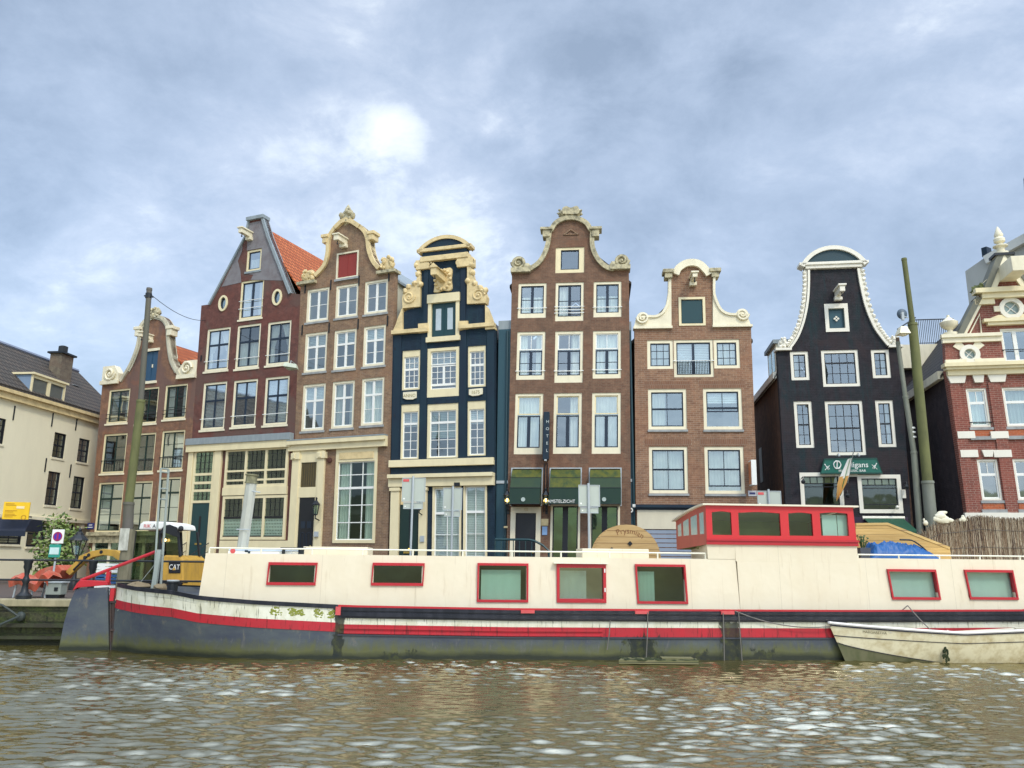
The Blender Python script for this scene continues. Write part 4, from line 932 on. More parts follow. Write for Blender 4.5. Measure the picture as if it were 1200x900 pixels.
for c_ in ((783, 320.5), (837.5, 319.5)):
    u, v = h.uv(*c_); m = h.mb(); m.box(u-.24, u+.24, -.24, .36, v-.02, v+.14); m.box(u-.16, u+.16, -.18, .34, v-.25, v-.02); h.part(m, 'capital', STONE, bevel=.02)
h.hoist((806, 326), (817, 333), PALE, .8, .2, .18)
h.body(out[1][0], out[-2][0], out[1][1]-.5, 9.5, (out[1][0]+out[-2][0])/2, h.uv(811, 330)[1], B6, ROOFD)
a0, va = h.uv(745, 591.5); b0, _ = h.uv(889, 591)
m = h.mb(); m.box(a0, b0, -.22, 0, va-.12, va); m.box(a0, b0, -.12, 0, va-.2, va-.122); h.part(m, 'shop_cornice', NAVY)
m = h.mb(); m.box(a0+.05, b0-.05, -.08, 0, h.uv(760, 620)[1], va-.21); h.part(m, 'shop_fascia', m_paint('cream_fascia', (.66, .60, .44), .5, .2))
m = h.mb(); vt = h.uv(760, 620)[1]; n = 14
for i in range(n): z0 = vt*(i)/n; m.hexa([(a0+.1, -.02, z0), (b0-.1, -.02, z0), (b0-.1, -.05, z0+vt/n*.8), (a0+.1, -.05, z0+vt/n*.8)], [(a0+.1, 0, z0), (b0-.1, 0, z0), (b0-.1, 0, z0+vt/n*.8), (a0+.1, 0, z0+vt/n*.8)])
h.part(m, 'roller_shutter', m_paint('blue_grey_shutter', (.36, .42, .5), .45, .2))
e = House('projecting_sign', 'white box sign with an orange face on the tan brick house corner', h.O.to_2d()+(h.U*h.uv(880, 560)[0]).to_2d(), 5, .0147, 'sign')
v1, v0 = h.uv(884, 541)[1], h.uv(884, 570)[1]; m = e.mb(); m.box(-.1, .1, -.62, -.08, v0, v1); e.part(m, 'sign_box', WHITE, bevel=.015)
m = e.mb(); m.box(-.106, -.1, -.58, -.12, v0+.05, v1-.05); e.part(m, 'sign_face', m_paint('orange_sign_face', (.6, .14, .04), .4, .6, (.7, .5, .25), 3))
m = e.mb(); m.tube([(0, .05, v1-.2), (0, -.1, v1-.2)], .03); e.part(m, 'bracket', IRON)
u0, u1, v0, v1 = h.rect((876.5, 575), (886.5, 581.5)); m = h.mb(); m.box(u0, u1, -.03, -.001, v0, v1); p_ = h.part(m, 'street_nameplate', m_flat('pale_enamel', (.5, .5, .52), .3))
m = h.mb(); m.box(u0+.05, u1-.05, -.036, -.03, v0+.07, v1-.07); h.part(m, 'plate_band', m_flat('navy_enamel', (.03, .03, .12), .3), p_)
H6 = h

# ================================================================== house 7: black pub
BLK = m_brick('black_violet_painted_brick', (.024, .020, .024), (.029, .024, .028), (.014, .012, .015), .8, (.010, .034, .038), bw=.22, rh=.07)
WHT = m_paint('off_white_trim', (.78, .74, .62), .45, .15)
h = House('pub_house', 'black painted pub house with a white fringed bell gable and green sign', H7L, 8, .005)
gl = cr([(925, 407), (933, 395), (940, 377), (944.5, 355), (946, 335), (946, 317)], 4); gr = cr([(1006.5, 315), (1009.5, 333), (1015.5, 359), (1025, 382), (1033, 394), (1041.5, 404.5)], 4)
out_px = [(910.5, 411)]+gl+gr+[(1055, 407.5)]
out = [(h.uv(922.8, 630)[0], -.1)]+h.uvs(out_px)+[(h.uv(1066.5, 630)[0], -.1)]
K = dict(fc=WHT, sash=BLACKW, fw=.15, sw=.03, mw=.02)
h.window((925.3, 411.8), (949.5, 445.5), areas=[(0, 0, 1, 1, 2, 3)], curtain='left', **K)
h.window((961.6, 410.3), (1009, 452.8), areas=[(0, .68, 1, 1, 4, 1), (0, 0, 1, .68, 4, 2)], **K)
h.window((1020, 409.6), (1045, 443), areas=[(0, 0, 1, 1, 2, 3)], curtain='right', **K)
h.window((929.6, 470), (955, 525), areas=[(0, .5, 1, 1, 2, 2), (0, 0, 1, .5, 2, 2)], **K)
h.window((966, 469.8), (1016, 533.5), areas=[(0, .5, 1, 1, 4, 2), (0, 0, 1, .5, 4, 2)], **K)
h.window((1025, 468.8), (1051.5, 524), areas=[(0, .5, 1, 1, 2, 2), (0, 0, 1, .5, 2, 2)], curtain='right', **K)
h.window((965.5, 356.5), (995.5, 388.5), areas=[(0, 0, 1, 1, 1, 1)], fc=WHT, fw=.17, sash=TEALDOOR, glass=m_paint('teal_shutter', (.02, .07, .09), .35, .1), proud=.08, top=.2)
u0, u1, v0, v1 = h.last[1:5]; uc = (u0+u1)/2; vc = (v0+v1)/2; m = h.mb()
for s_ in ((.07, 0), (-.07, 0), (0, .07), (0, -.07)): m.disc(uc+s_[0], vc+s_[1], .045, .03, .05, 8)
h.part(m, 'shutter_emblem', WHT, h.last[0])
lo = [h.rect((936.5, 554), (990, 602)), h.rect((1004, 556.5), (1058.5, 601.5))]
for a in lo: h.holes.append([(a[0]+.03, a[2]+.03), (a[1]-.03, a[2]+.03), (a[1]-.03, a[3]-.03), (a[0]+.03, a[3]-.03)])
h.wall(out, BLK)
for a in lo:
    w = h.window(None, None, rect=a, hole=False, fc=WHT, sash=BLACKW, fw=.17, sw=.03, areas=[(0, .78, 1, 1, 5, 1), (0, .15, 1, .7, 1, 1)], glass=GLASSD, proud=.05)
    aa, bb, cc, dd_ = h.last[1:5]; m = h.mb(); m.box(aa, bb, .14, .16, cc+(dd_-cc)*.8, dd_); h.part(m, 'pelmet', m_paint('yellow_net', (.5, .42, .2), .8), w)
m = h.mb(); m.box(lo[0][1]-.02, lo[1][0]+.02, -.045, -.001, lo[0][3]-.17, lo[0][3]); h.part(m, 'head_trim', WHT)
m = h.mb(); m.box(out[0][0]+.1, out[-1][0]-.05, -.12, 0, 0, h.uv(1000, 606)[1]); h.part(m, 'pub_plinth', m_paint('aubergine_paint', (.028, .015, .035), .4, .2))
# sign
sg = House('pub_sign', 'green trapezoid pub sign with white Celtic lettering above the doors', h.O.to_2d()-(h.N*.06).to_2d(), 8, .005, 'sign')
P_ = [sg.uv(*q) for q in ((960.5, 556), (965, 538), (1026, 537), (1033, 555.5))]; m = sg.mb(); m.prism(P_, -.16, -.02); sb = sg.part(m, 'sign_board', m_paint('pub_green', (.01, .12, .085), .4, .15))
m = sg.mb(); m.ribbon([P_[0], P_[1], P_[2], P_[3]], .05, -.18, -.161, True); sg.part(m, 'sign_border', m_flat('dark_pub_green', (.008, .06, .045), .4))
uc = (P_[1][0]+P_[2][0])/2; vm = P_[1][1]
def sgt(s, size, u, v, sx=1): return text(s, size, WHITE, sg.e, 'sign_lettering', lambda x, y, z: sg.T(u+x, -.163-z, v+y), sx=sx)
sgt('ulligans', .30, uc+.22, vm-.26, 1.0)
m = sg.mb(); x = uc-.68; v = vm-.25                         # uncial M
m.tube([(x+.17+.15*math.cos(t), -.17, v+.15*math.sin(t)) for t in [PI*.3+i*PI*1.4/12 for i in range(13)]], .022, 5)
m.tube([(x+.12+.17*math.cos(t), -.17, v+.15*math.sin(t)) for t in [-PI*.6+i*PI*1.15/12 for i in range(13)]], .022, 5)
m.tube([(x+.16, -.17, v+.15), (x+.14, -.17, v-.13)], .022, 5); sg.part(m, 'sign_initial', WHITE)
sgt('IRISH MUSIC BAR', .13, uc+.03, P_[0][1]+.12, 1.05)
m = sg.mb()
for sx, c_ in ((1, sg.uv(968, 548.5)), (-1, sg.uv(1023.5, 547.5))):
    k_ = .62; X_ = lambda a, b: (c_[0]+a*sx*k_, -.17, c_[1]+b*k_)
    m.tube([X_(-.14, -.16), X_(.16, .13)], .013, 5); m.tube([X_(-.12, .2), X_(.06, -.14)], .016, 5); m.tube([X_(-.02, .1), X_(.15, -.1)], .01, 5); m.ball(X_(-.12, .2), .025, 6, 5)
sg.part(m, 'sign_emblem', WHITE)
for x in (uc-.5, uc+.25): m = sg.mb(); m.tube([(x, 0, vm+.12), (x, -.4, vm+.18), (x, -.45, vm+.1)], .015, 5); m.ball((x, -.45, vm+.08), .05, 7, 5); sg.part(m, 'sign_light', STEEL)
# flag on pole
fl = House('flag', 'furled green white and orange flag hanging across the pub sign', h.O.to_2d(), 8, .005, 'flag')
pt = fl.uv(996, 533, -.5); b = fl.uv(979.5, 586, -1.3); pole = [(fl.uv(993, 560)[0]+.0, 0, fl.uv(993, 566)[1]), (pt[0], -1.0, pt[1]+.05)]
m = fl.mb(); m.tube(pole, .018, 6); fl.part(m, 'pole', m_flat('flagpole_grey', (.3, .34, .32), .5))
cols = (m_paint('flag_orange', (.62, .33, .09), .8, .1), m_paint('flag_white', (.78, .75, .66), .8, .1), m_paint('flag_green', (.02, .22, .10), .8, .1))
A_ = fl.uv(980.5, 587, -1.0); B_ = fl.uv(996, 535, -1.0)
for ci, (t0, t1, off) in enumerate(((0, .55, 0), (.5, .95, .02), (.12, 1, .10))):
    m = fl.mb(); n = 14; prev = None
    for i in range(n+1):
        t = t0+(t1-t0)*i/n; u = A_[0]+(B_[0]-A_[0])*t+off*(1-t*.6); v = A_[1]+(B_[1]-A_[1])*t
        ww = (.02+.15*min(1, t*2.6)*(1-max(0, t-.55)/.6)) if ci < 2 else .055*math.sin(math.pi*min(1, (t-.1)*1.15))+.015
        y = -1.0+(.05 if ci == 2 else 0)
        r = [m.p(u-ww, y, v-.02), m.p(u-ww*.3, y-.07, v), m.p(u+ww*.3, y+.02, v+.01), m.p(u+ww, y-.04, v+.03)]
        if prev: m.f += [[prev[q], prev[q+1], r[q+1], r[q]] for q in range(3)]
        prev = r
    fl.part(m, 'flag_stripe', cols[ci], smooth=True)
# gable trim
a, b = h.uv(937, 310), h.uv(1015, 305); uc = (a[0]+b[0])/2; hw = (b[0]-a[0])/2; vp = a[1]-.1; rise = h.uv(975, 289.5)[1]-vp
m = h.mb(); m.box(a[0]+.2, b[0]-.2, -.14, .36, h.uv(975, 315)[1], vp); m.box(a[0]-.05, b[0]+.05, -.2, .36, vp, vp+.12); h.part(m, 'pediment_base', WHT, bevel=.02)
R_ = (hw*hw+rise*rise)/(2*rise); cz = vp+rise-R_; th = math.degrees(math.asin(min(1, hw/R_))); pth = arc((uc, cz), R_, 90+th, 90-th, 22)
m = h.mb(); m.ribbon(pth, .17, -.2, .36); h.part(m, 'pediment_arch', WHT)
m = h.mb(); m.prism([(x, max(z-.12, vp+.08)) for x, z in pth]+[(b[0]-.15, vp+.1), (a[0]+.15, vp+.1)], -.1, .3); h.part(m, 'pediment_field', TEALD)
m = h.mb(); m.prism(h.uvs([(944.5, 330), (945.8, 317), (1006.6, 315.5), (1009, 330), (1012.5, 345), (1008, 352), (947, 355), (941.5, 352)]), -.006, -.001); 
for nm, pth in (('fringe', gl), ('fringe', gr)):
    P_ = h.uvs(pth); m = h.mb(); m.ribbon(P_, .09, -.1, .34)
    m.ribbon([(x-.02*(1 if pth is gr else -1)*-1, z) for x, z in P_], -.12, -.04, .25)
    n = len(P_)
    for i in range(1, n-1):
        d = Vector((P_[i+1][0]-P_[i-1][0], P_[i+1][1]-P_[i-1][1])).normalized(); nn = Vector((-d.y, d.x))
        m.ball((P_[i][0]+nn.x*.13, -.02, P_[i][1]+nn.y*.13), .085, 8, 6, .5, i)
    h.part(m, nm, WHT)
for TL, BR, sd in (((909.5, 399.5), (926, 411)), ((1041.5, 397), (1056, 407.5))) and [((909.5, 399.5), (926, 411), 5), ((1041.5, 397), (1056, 407.5), 6)]:
    u0, u1, v0, v1 = h.rect(TL, BR); m = h.mb(); m.box(u0-.06, u1+.04, -.16, .34, v0, v0+.1); h.part(m, 'shoulder_slab', WHT); h.blob(((u0+u1)/2, v0+.3), (u1-u0)*.4, .24, WHT, 'shoulder_shell', sd, 14)
h.hoist((976, 340), (986, 351), WHT, .85, .2, .24)
uA, uB = out[1][0], out[-2][0]; ve = h.uv(911.6, 438)[1]
BSIDE = m_brick('dark_brown_brick', (.15, .075, .045), (.10, .055, .035), (.11, .08, .06), .5, (.04, .03, .025))  # dark brown brick for the side walls, with darker streaks
h.body(uA, uB, ve, 9.5, (uA+uB)/2, h.uv(976, 345)[1], BSIDE, ROOFD)
m = h.mb(); m.box(uA-.16, uA-.02, .31, 9.4, ve-.12, ve+.16); h.part(m, 'gutter', WHT)
m = h.mb(); z = ve; x0 = uA+.15; m.box(x0, x0+1.0, 1.0, 3.0, z+.2, z+1.55); dm = h.part(m, 'dormer', PALE)
m = h.mb(); m.box(x0-.12, x0+1.2, .9, 3.1, z+1.552, z+1.72); h.part(m, 'dormer_roof', LEAD, dm)
m = h.mb(); m.box(x0-.015, x0-.002, 1.35, 1.9, z+.45, z+1.4); m.box(x0-.015, x0-.002, 2.1, 2.7, z+.45, z+1.4); h.part(m, 'dormer_pane', GLASS, dm)
m = h.mb(); v = h.uv(886, 530)[1]; m.box(uA-.0, uA+.018, 5.0, 5.7, v-.7, v+.9); h.part(m, 'side_window', LEAD)
u0, u1, v0, v1 = h.rect((1063.5, 574), (1068.5, 584)); m = h.mb(); m.box(u0-.25, u1-.25, -.14, 0, v0, v1); h.part(m, 'meter_box', WHT)
m = h.mb(); m.tube([(h.uv(1048, 596)[0], -.1, h.uv(1048, 597)[1]), (h.uv(1048, 596)[0], -.35, h.uv(1048, 597)[1]+.1)], .02); m.ball((h.uv(1048, 596)[0], -.38, h.uv(1048, 597)[1]+.06), .07); h.part(m, 'porch_light', WHT)
for c_ in ((939, 561), (990.5, 577), (1059, 567)): m = h.mb(); u, v = h.uv(*c_); m.tube([(u, 0, v), (u, -.3, v+.05), (u, -.32, v-.05)], .018, 5); m.lathe([(.02, v-.05), (.09, v-.14), (.07, v-.22), (.0, v-.25)], u, -.32, 8); h.part(m, 'pub_lantern', IRON)
H7 = h
# terrace awning of the pub
e = House('terrace_awning', 'low green terrace awning with a white front bar at the pub', h.O.to_2d()+(h.U*h.uv(1012, 610)[0]).to_2d(), 8, 0, 'awning'); L_ = h.uv(1058, 610)[0]-h.uv(1012, 610)[0]; v1 = h.uv(1030, 608)[1]
m = e.mb(); m.hexa([(0, -.1, v1), (L_, -.1, v1), (L_, -1.6, v1-.55), (0, -1.6, v1-.55)], [(0, -.1, v1+.02), (L_, -.1, v1+.02), (L_, -1.6, v1-.53), (0, -1.6, v1-.53)]); m.box(0, L_, -1.62, -1.6, v1-.9, v1-.55); e.part(m, 'canvas', m_paint('bottle_green_canvas', (.012, .07, .035), .7, .2))
m = e.mb(); m.tube([(-.05, -.1, v1+.03), (L_+.05, -.1, v1+.03)], .07, 8); e.part(m, 'front_bar', WHT)
m = e.mb()
for x in (.1, L_-.1): m.tube([(x, 0, v1-.7), (x, -1.6, v1-.55)], .02, 5)
e.part(m, 'arm_strut', IRON)

# ================================================================== house 8: ornate red brick corner house
B8 = m_brick('crimson_brick', (.27, .088, .062), (.20, .062, .046), (.38, .27, .21), .35, (.1, .04, .03), bw=.24, rh=.08)
TER = m_brick('orange_terracotta', (.5, .13, .05), (.4, .1, .04), (.4, .2, .12), .1)
h = House('ornate_brick_house', 'crimson brick house with cream stone bands and a stepped ornamental gable', H8L, 11, -.02)
ax = (h.uv(1188.5, 400)[0]+h.uv(1187, 362)[0])/2
def mir(P): return [(2*ax-u, v) for u, v in P[::-1]]
Lp = h.uvs([(1108.5, 434), (1107, 396), (1127, 395.5), (1149, 352), (1141, 351), (1158, 340), (1172, 301)])
apx = h.uv(1179, 299)[1]
out = [(h.uv(1137.5, 630)[0], -.1)]+Lp+mir(Lp); out.append((2*ax-out[0][0], -.1))
K = dict(fc=WHT, sash=WHITE, fw=.09, sill=GREYST)
TW = [(0, .64, 1, 1, 2, 1), (0, 0, 1, .64, 1, 1)]
wr = []
for TL, BR, cur in (((1131, 455), (1162.5, 500.5), 'sheer'), ((1144, 538), (1176, 586.5), None)):
    r_ = h.rect(TL, BR); wr.append(r_)
    h.window(None, None, rect=r_, areas=TW, curtain=cur, glass=GLASSB if cur else GLASS, cmat=CURTG, rail=[.08] if cur else None, railmat=IRON, **K)
    w2 = (r_[1]-r_[0]); 
    h.window(None, None, rect=(ax-.75, ax+.75, r_[2], r_[3]), areas=[(0, .64, 1, 1, 1, 1), (0, 0, 1, .64, 2, 1)], curtain=cur, cmat=CURTG, **K)
    h.window(None, None, rect=(2*ax-r_[1], 2*ax-r_[0], r_[2], r_[3]), areas=TW, curtain=cur, **K)
r_ = h.rect((1171, 385), (1200, 424.5)); h.window(None, None, rect=(r_[0], 2*ax-r_[0], r_[2], r_[3]), areas=[(0, 0, 1, 1, 2, 1, .14)], glass=GLASSB, rail=[.35], railmat=IRON, **K)
rw = [(h.uv(1183.8, 361.6), .31), (h.uv(1136, 415), .24)]; rw[0] = ((ax, rw[0][0][1]), .31); rw.append(((2*ax-rw[1][0][0], rw[1][0][1]), .24))
for (u, v), r in rw: h.holes.append([(u+r*math.cos(i*PI/12), v+r*math.sin(i*PI/12)) for i in range(24)])
h.wall(out, B8)
for (u, v), r in rw:
    m = h.mb(); m.ribbon([(u+(r+.12)*math.cos(-i*PI/14), v+(r+.12)*math.sin(-i*PI/14)) for i in range(28)], .16, -.08, .1, True); w = h.part(m, 'round_window', WHT)
    m = h.mb()
    for t in (PI/4, -PI/4): m.tube([(u+r*math.cos(t), .05, v+r*math.sin(t)), (u-r*math.cos(t), .05, v-r*math.sin(t))], .02, 4)
    h.part(m, 'sash', WHITE, w)
    m = h.mb(); m.disc(u, v, r, .07, .075, 20); h.part(m, 'pane', m_flat('frosted_green_glass', (.28, .36, .34), .25), w)
    m = h.mb()
    if r < .3:
        for t in (45, 135, 225, 315):
            c_, s_ = math.cos(math.radians(t)), math.sin(math.radians(t)); m.prism([(u+c_*(r+.1)-s_*.13, v+s_*(r+.1)+c_*.13), (u+c_*(r+.1)+s_*.13, v+s_*(r+.1)-c_*.13), (u+c_*(r+.38)+s_*.17, v+s_*(r+.38)-c_*.17), (u+c_*(r+.38)-s_*.17, v+s_*(r+.38)+c_*.17)], -.05, 0)
    else:
        for t in (0, 90, 180): c_, s_ = math.cos(math.radians(t)), math.sin(math.radians(t)); m.box(u+c_*(r+.2)-.11, u+c_*(r+.2)+.11, -.07, 0, v+s_*(r+.2)-.11, v+s_*(r+.2)+.11)
    h.part(m, 'boss', PALE, w)
def bandy(nm, mat, y_px, x_px, hh, d, u0=None, u1=None):
    v = h.uv(x_px, y_px)[1]; m = h.mb(); m.box(u0 if u0 is not None else out[1][0]-.02, u1 if u1 is not None else 2*ax-out[1][0], -d, .02, v-hh, v); return h.part(m, nm, mat)
u8 = out[1][0]
m = h.mb(); v = h.uv(1111, 432)[1]; m.box(u8-.15, 2*ax-u8+.15, -.4, .02, v, v+.14); m.box(u8-.08, 2*ax-u8+.08, -.3, .02, v-.1, v-.002); m.box(u8, 2*ax-u8, -.16, .02, v-.3, v-.102); h.part(m, 'main_cornice', CREAM)
v2 = v-.3; v3 = h.uv(1117, 449.5)[1]
m = h.mb()
x = u8
cent = [h.uv(1121, 446)[0], h.uv(1146, 445)[0], h.uv(1168, 445)[0]]; cent += [2*ax-c_ for c_ in cent]
for i, c_ in enumerate(cent): m = h.mb(); w_ = .33 if i % 3 != 1 else .2; m.prism([(c_-w_, v2), (c_+w_, v2), (c_+w_*.75, v3), (c_-w_*.75, v3)], -.1, 0); h.part(m, 'keystone', WHT)
for y0, y1, xs in ((505.8, 514, (1131, 1170)), (527.5, 536, (1134.5, 1173.5))):
    for x in xs:
        u, va_ = h.uv(x, y0); _, vb_ = h.uv(x, y1)
        for uu in (u, 2*ax-u): m = h.mb(); m.box(uu-.3, uu+.3, -.09, 0, vb_, va_); h.part(m, 'stone_block', WHT)
m = h.mb(); u, va_ = h.uv(1156.5, 527.5); _, vb_ = h.uv(1156.5, 535.5)
for uu in (u, ax, 2*ax-u): m = h.mb(); m.prism([(uu-.2, va_), (uu+.2, va_), (uu+.14, vb_), (uu-.14, vb_)], -.09, 0); h.part(m, 'keystone', WHT)
for (y0, y1), r_ in zip(((503.5, 511.5), (589, 597)), wr):
    va_ = h.uv(1150, y0)[1]; vb_ = h.uv(1150, y1)[1]
    for a, b in ((r_[0], r_[1]), (ax-.75, ax+.75), (2*ax-r_[1], 2*ax-r_[0])):
        m = h.mb(); m.box(a, b, -.012, 0, vb_, va_); tp = h.part(m, 'terracotta_panel', TER)
        m = h.mb(); m.box(a-.06, b+.06, -.08, 0, vb_-.13, vb_-.002); h.part(m, 'lower_sill', GREYST, tp)
m = h.mb()
for xa, xb in ((1117.5, 1130), (1163, 1177)):
    a, b = h.uv(xa, 490)[0], h.uv(xb, 490)[0]
    for p, q in ((a, b), (2*ax-b, 2*ax-a)): m = h.mb(); m.box(p, q, -.06, -.001, .9, v3); h.part(m, 'brick_pilaster', B8)
m = h.mb(); m.box(u8-.05, 2*ax-u8+.05, -.14, .02, 0, h.uv(1140, 601)[1]); h.part(m, 'plinth', WHT)
# attic
m = h.mb(); v = h.uv(1110, 396)[1]; wu = h.rect((1171, 385), (1200, 424.5))[0]
for p, q in ((u8-.06, wu), (2*ax-wu, 2*ax-u8+.06)): m.box(p, q, -.2, .02, v-.03, v+.1); m.box(p+.04, q, -.12, .02, v-.22, v-.032)
h.part(m, 'attic_cornice', PALE)
m = h.mb(); vb_ = h.uv(1112, 430)[1]; vt_ = h.uv(1112, 422)[1]
for p, q in ((u8, u8+.75), (wu-1.05, wu)): 
    for a, b in ((p, q), (2*ax-q, 2*ax-p)): m = h.mb(); m.box(a, b, -.09, 0, vb_, vt_); h.part(m, 'stone_block', PALE)
GR = m_paint('grey_olive_coping', (.17, .17, .13), .7, .5, (.08, .08, .06), 2)
for P_ in (h.uvs([(1126, 396), (1149, 351)]), mir(h.uvs([(1126, 396), (1149, 351)]))): m = h.mb(); m.ribbon(P_, .1, -.1, -.002); h.part(m, 'raking_band', PALE); m = h.mb(); m.ribbon(P_, -.2, -.16, .5); h.part(m, 'raking_coping', GR)
tri = h.uvs([(1134, 393.5), (1147.5, 367.5), (1150.5, 392.5)])
for P_ in (tri, mir(tri)): m = h.mb(); m.ribbon(P_, .055, -.06, -.001, True); h.part(m, 'triangle_moulding', PALE)
m = h.mb(); vu = h.uv(1145, 346)[1]; uu = h.uv(1143, 346)[0]; m.box(uu-.1, 2*ax-uu+.1, -.36, .1, vu, vu+.18); m.box(uu+.15, 2*ax-uu-.15, -.24, .1, vu-.2, vu-.002)
xx = h.uv(1152, 352)[0]
for p in (xx, 2*ax-xx): m.box(p-.35, p+.35, -.16, .02, vu-.42, vu-.202)
h.part(m, 'upper_cornice', CREAM)
gp = h.uvs([(1159, 340), (1174.5, 301)])
for P_ in (gp, mir(gp)): m = h.mb(); m.ribbon(P_, .2, -.12, -.002); h.part(m, 'raking_band', PALE); m = h.mb(); m.ribbon(P_, -.22, -.16, .5); h.part(m, 'raking_coping', GR)
vt_ = apx-.05; m = h.mb(); m.box(ax-.36, ax+.36, -.2, .4, vt_-.0, vt_+.1); h.part(m, 'gable_cap', IRON)
m = h.mb(); m.box(ax-.28, ax+.28, -.14, .3, vt_-.4, vt_-.002); h.part(m, 'apex_block', PALE)
m = h.mb(); b_ = vt_+.14; k_ = .95
m.lathe([(.26, b_-.04), (.26, b_+.06), (.14, b_+.1), (.15, b_+.24), (.27, b_+.3), (.27, b_+.34), (.11, b_+.38), (.1, b_+.44), (.2, b_+.5), (.21, b_+.62), (.14, b_+.7), (.17, b_+.78), (.08, b_+1.02), (.02, b_+1.15)], ax, .1, 10); h.part(m, 'finial', PALE, smooth=True)
tri = [(ax-1.15, h.uv(1180, 338)[1]), (ax, h.uv(1179, 308)[1]), (ax+1.15, h.uv(1180, 338)[1])]; m = h.mb(); m.ribbon(tri, .1, -.06, -.001, True); h.part(m, 'triangle_moulding', PALE)
m = h.mb(); v = h.uv(1188, 322)[1]; m.box(ax-.28, ax+.28, -1.3, 0, v-.28, v+.3); h.part(m, 'hoist_beam', PALE, bevel=.02)
m = h.mb(); v = h.uv(1190, 377.5)[1]; m.box(ax-1.1, ax+1.1, -.26, 0, v, v+.12); m.box(ax-.95, ax+.95, -.18, 0, v-.12, v-.002); m.prism([(ax-.95, v+.121), (ax+.95, v+.121), (ax+.5, v+.3), (ax-.5, v+.3)], -.06, 0); h.part(m, 'window_hood', CREAM)
u, v = h.uv(1110.5, 393); m = h.mb(); m.lathe([(.26, v), (.26, v+.1), (.11, v+.14), (.1, v+.22), (.22, v+.3), (.31, v+.4), (.33, v+.53), (.24, v+.58), (.15, v+.66), (.06, v+.74), (.05, v+.82)], u+.12, .05, 12); h.part(m, 'urn', PALE, smooth=True)
u, v = h.uv(1146.5, 340); h.blob((u, v), .3, .25, m_paint('mossy_stone', (.12, .14, .05), .9, .5), 'mossy_ornament', 31)
# body
DKW = m_brick('shade_toned_brick', (.045, .03, .032), (.035, .025, .028), (.04, .03, .03), .7, (.012, .014, .02))  # shade on the side wall is put into this dark brick colour
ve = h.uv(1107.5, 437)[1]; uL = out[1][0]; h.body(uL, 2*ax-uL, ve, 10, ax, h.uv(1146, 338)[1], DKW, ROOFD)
m = h.mb(); m.box(uL-.2, uL-.0, .35, 10, ve-.16, ve+.16); h.part(m, 'eave_board', PALE)
rvv = h.uv(1146, 338)[1]; m = h.mb(); t0, t1 = .42, .78
def rp(t, y): return (uL+(ax-uL)*t, y, ve+(rvv-ve)*t+.14)
m.f.append([m.p(*rp(t0, 1.6)), m.p(*rp(t0, 2.7)), m.p(*rp(t1, 2.7)), m.p(*rp(t1, 1.6))]); sk = h.part(m, 'skylight', m_flat('skylight_glass', (.5, .56, .6), .08, spec=.8))
m = h.mb(); m.tube([rp(t0, 1.6), rp(t0, 2.7), rp(t1, 2.7), rp(t1, 1.6)], .06, 4, closed=True); h.part(m, 'skylight_frame', IRON, sk)
H8 = h

# ================================================================== buildings beyond
f = House('flat_roof_annex', 'dark flat roofed annex with a cream fascia and roof terrace railing up the alley', (slope(1050)*37, 37), 8, 0, 'building')
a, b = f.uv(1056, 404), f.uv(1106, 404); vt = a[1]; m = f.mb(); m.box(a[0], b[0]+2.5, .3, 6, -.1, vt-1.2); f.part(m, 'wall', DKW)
m = f.mb(); m.box(a[0]-.1, b[0]+2.6, 0, 6.2, vt-1.15, vt); f.part(m, 'fascia', PALE)
m = f.mb(); vr = f.uv(1080, 374)[1]; x0 = f.uv(1066, 374)[0]; x1 = b[0]+.6; m.tube([(x0, .1, vr), (x1, .1, vr)], .03, 5); m.tube([(x0, .1, vt+.08), (x1, .1, vt+.08)], .02, 5)
for i in range(25): x = x0+(x1-x0)*i/24; m.tube([(x, .1, vt), (x, .1, vr)], .014, 4)
f.part(m, 'terrace_railing', IRON)
x0 = f.uv(1040, 400)[0]; m = f.mb(); m.tube([(x0, -1.5, f.uv(1038, 396)[1]), (x0+1.2, -.5, f.uv(1057, 376)[1])], .035, 5); f.part(m, 'slanted_pipe', IRON)
f = House('pale_modern_block', 'pale grey modern block with a slanting roof edge behind the ornate gable', (slope(1131)*46, 46), 60, 0, 'building')
GRW = m_paint('pale_grey_cladding', (.40, .41, .38), .7, .15)
a = f.uv(1131, 318); b = f.uv(1203, 266); m = f.mb(); m.prism([(a[0], -.1), (a[0], a[1]), (a[0]+(b[0]-a[0])*.42, a[1]+(b[1]-a[1])*.4), (b[0]+5, b[1]+(b[1]-a[1])*.5), (b[0]+5, -.1)], 0, 9); f.part(m, 'wall', GRW)
q = (a[0]+(b[0]-a[0])*.35, a[1]+(b[1]-a[1])*.32); m = f.mb(); m.ribbon([q, (b[0]+5, b[1]+(b[1]-a[1])*.52)], .5, -.3, -.02); f.part(m, 'roof_edge', m_paint('light_roof_trim', (.62, .62, .56), .5, .1))
m = f.mb(); m.box(q[0]-.1, q[0]+.2, -.2, .3, q[1]+.0, q[1]+.55); f.part(m, 'chimney', NAVY)
m = f.mb(); fx = f.uv(1207, 270); m.lathe([(.35, fx[1]-1), (.5, fx[1]-.5), (.55, fx[1]+.2), (.3, fx[1]+.5), (.22, fx[1]+1.6), (.34, fx[1]+2.2), (.3, fx[1]+2.9), (.08, fx[1]+3.4)], fx[0]+.45, -.2, 10); f.part(m, 'roof_finial', IRON, smooth=True)

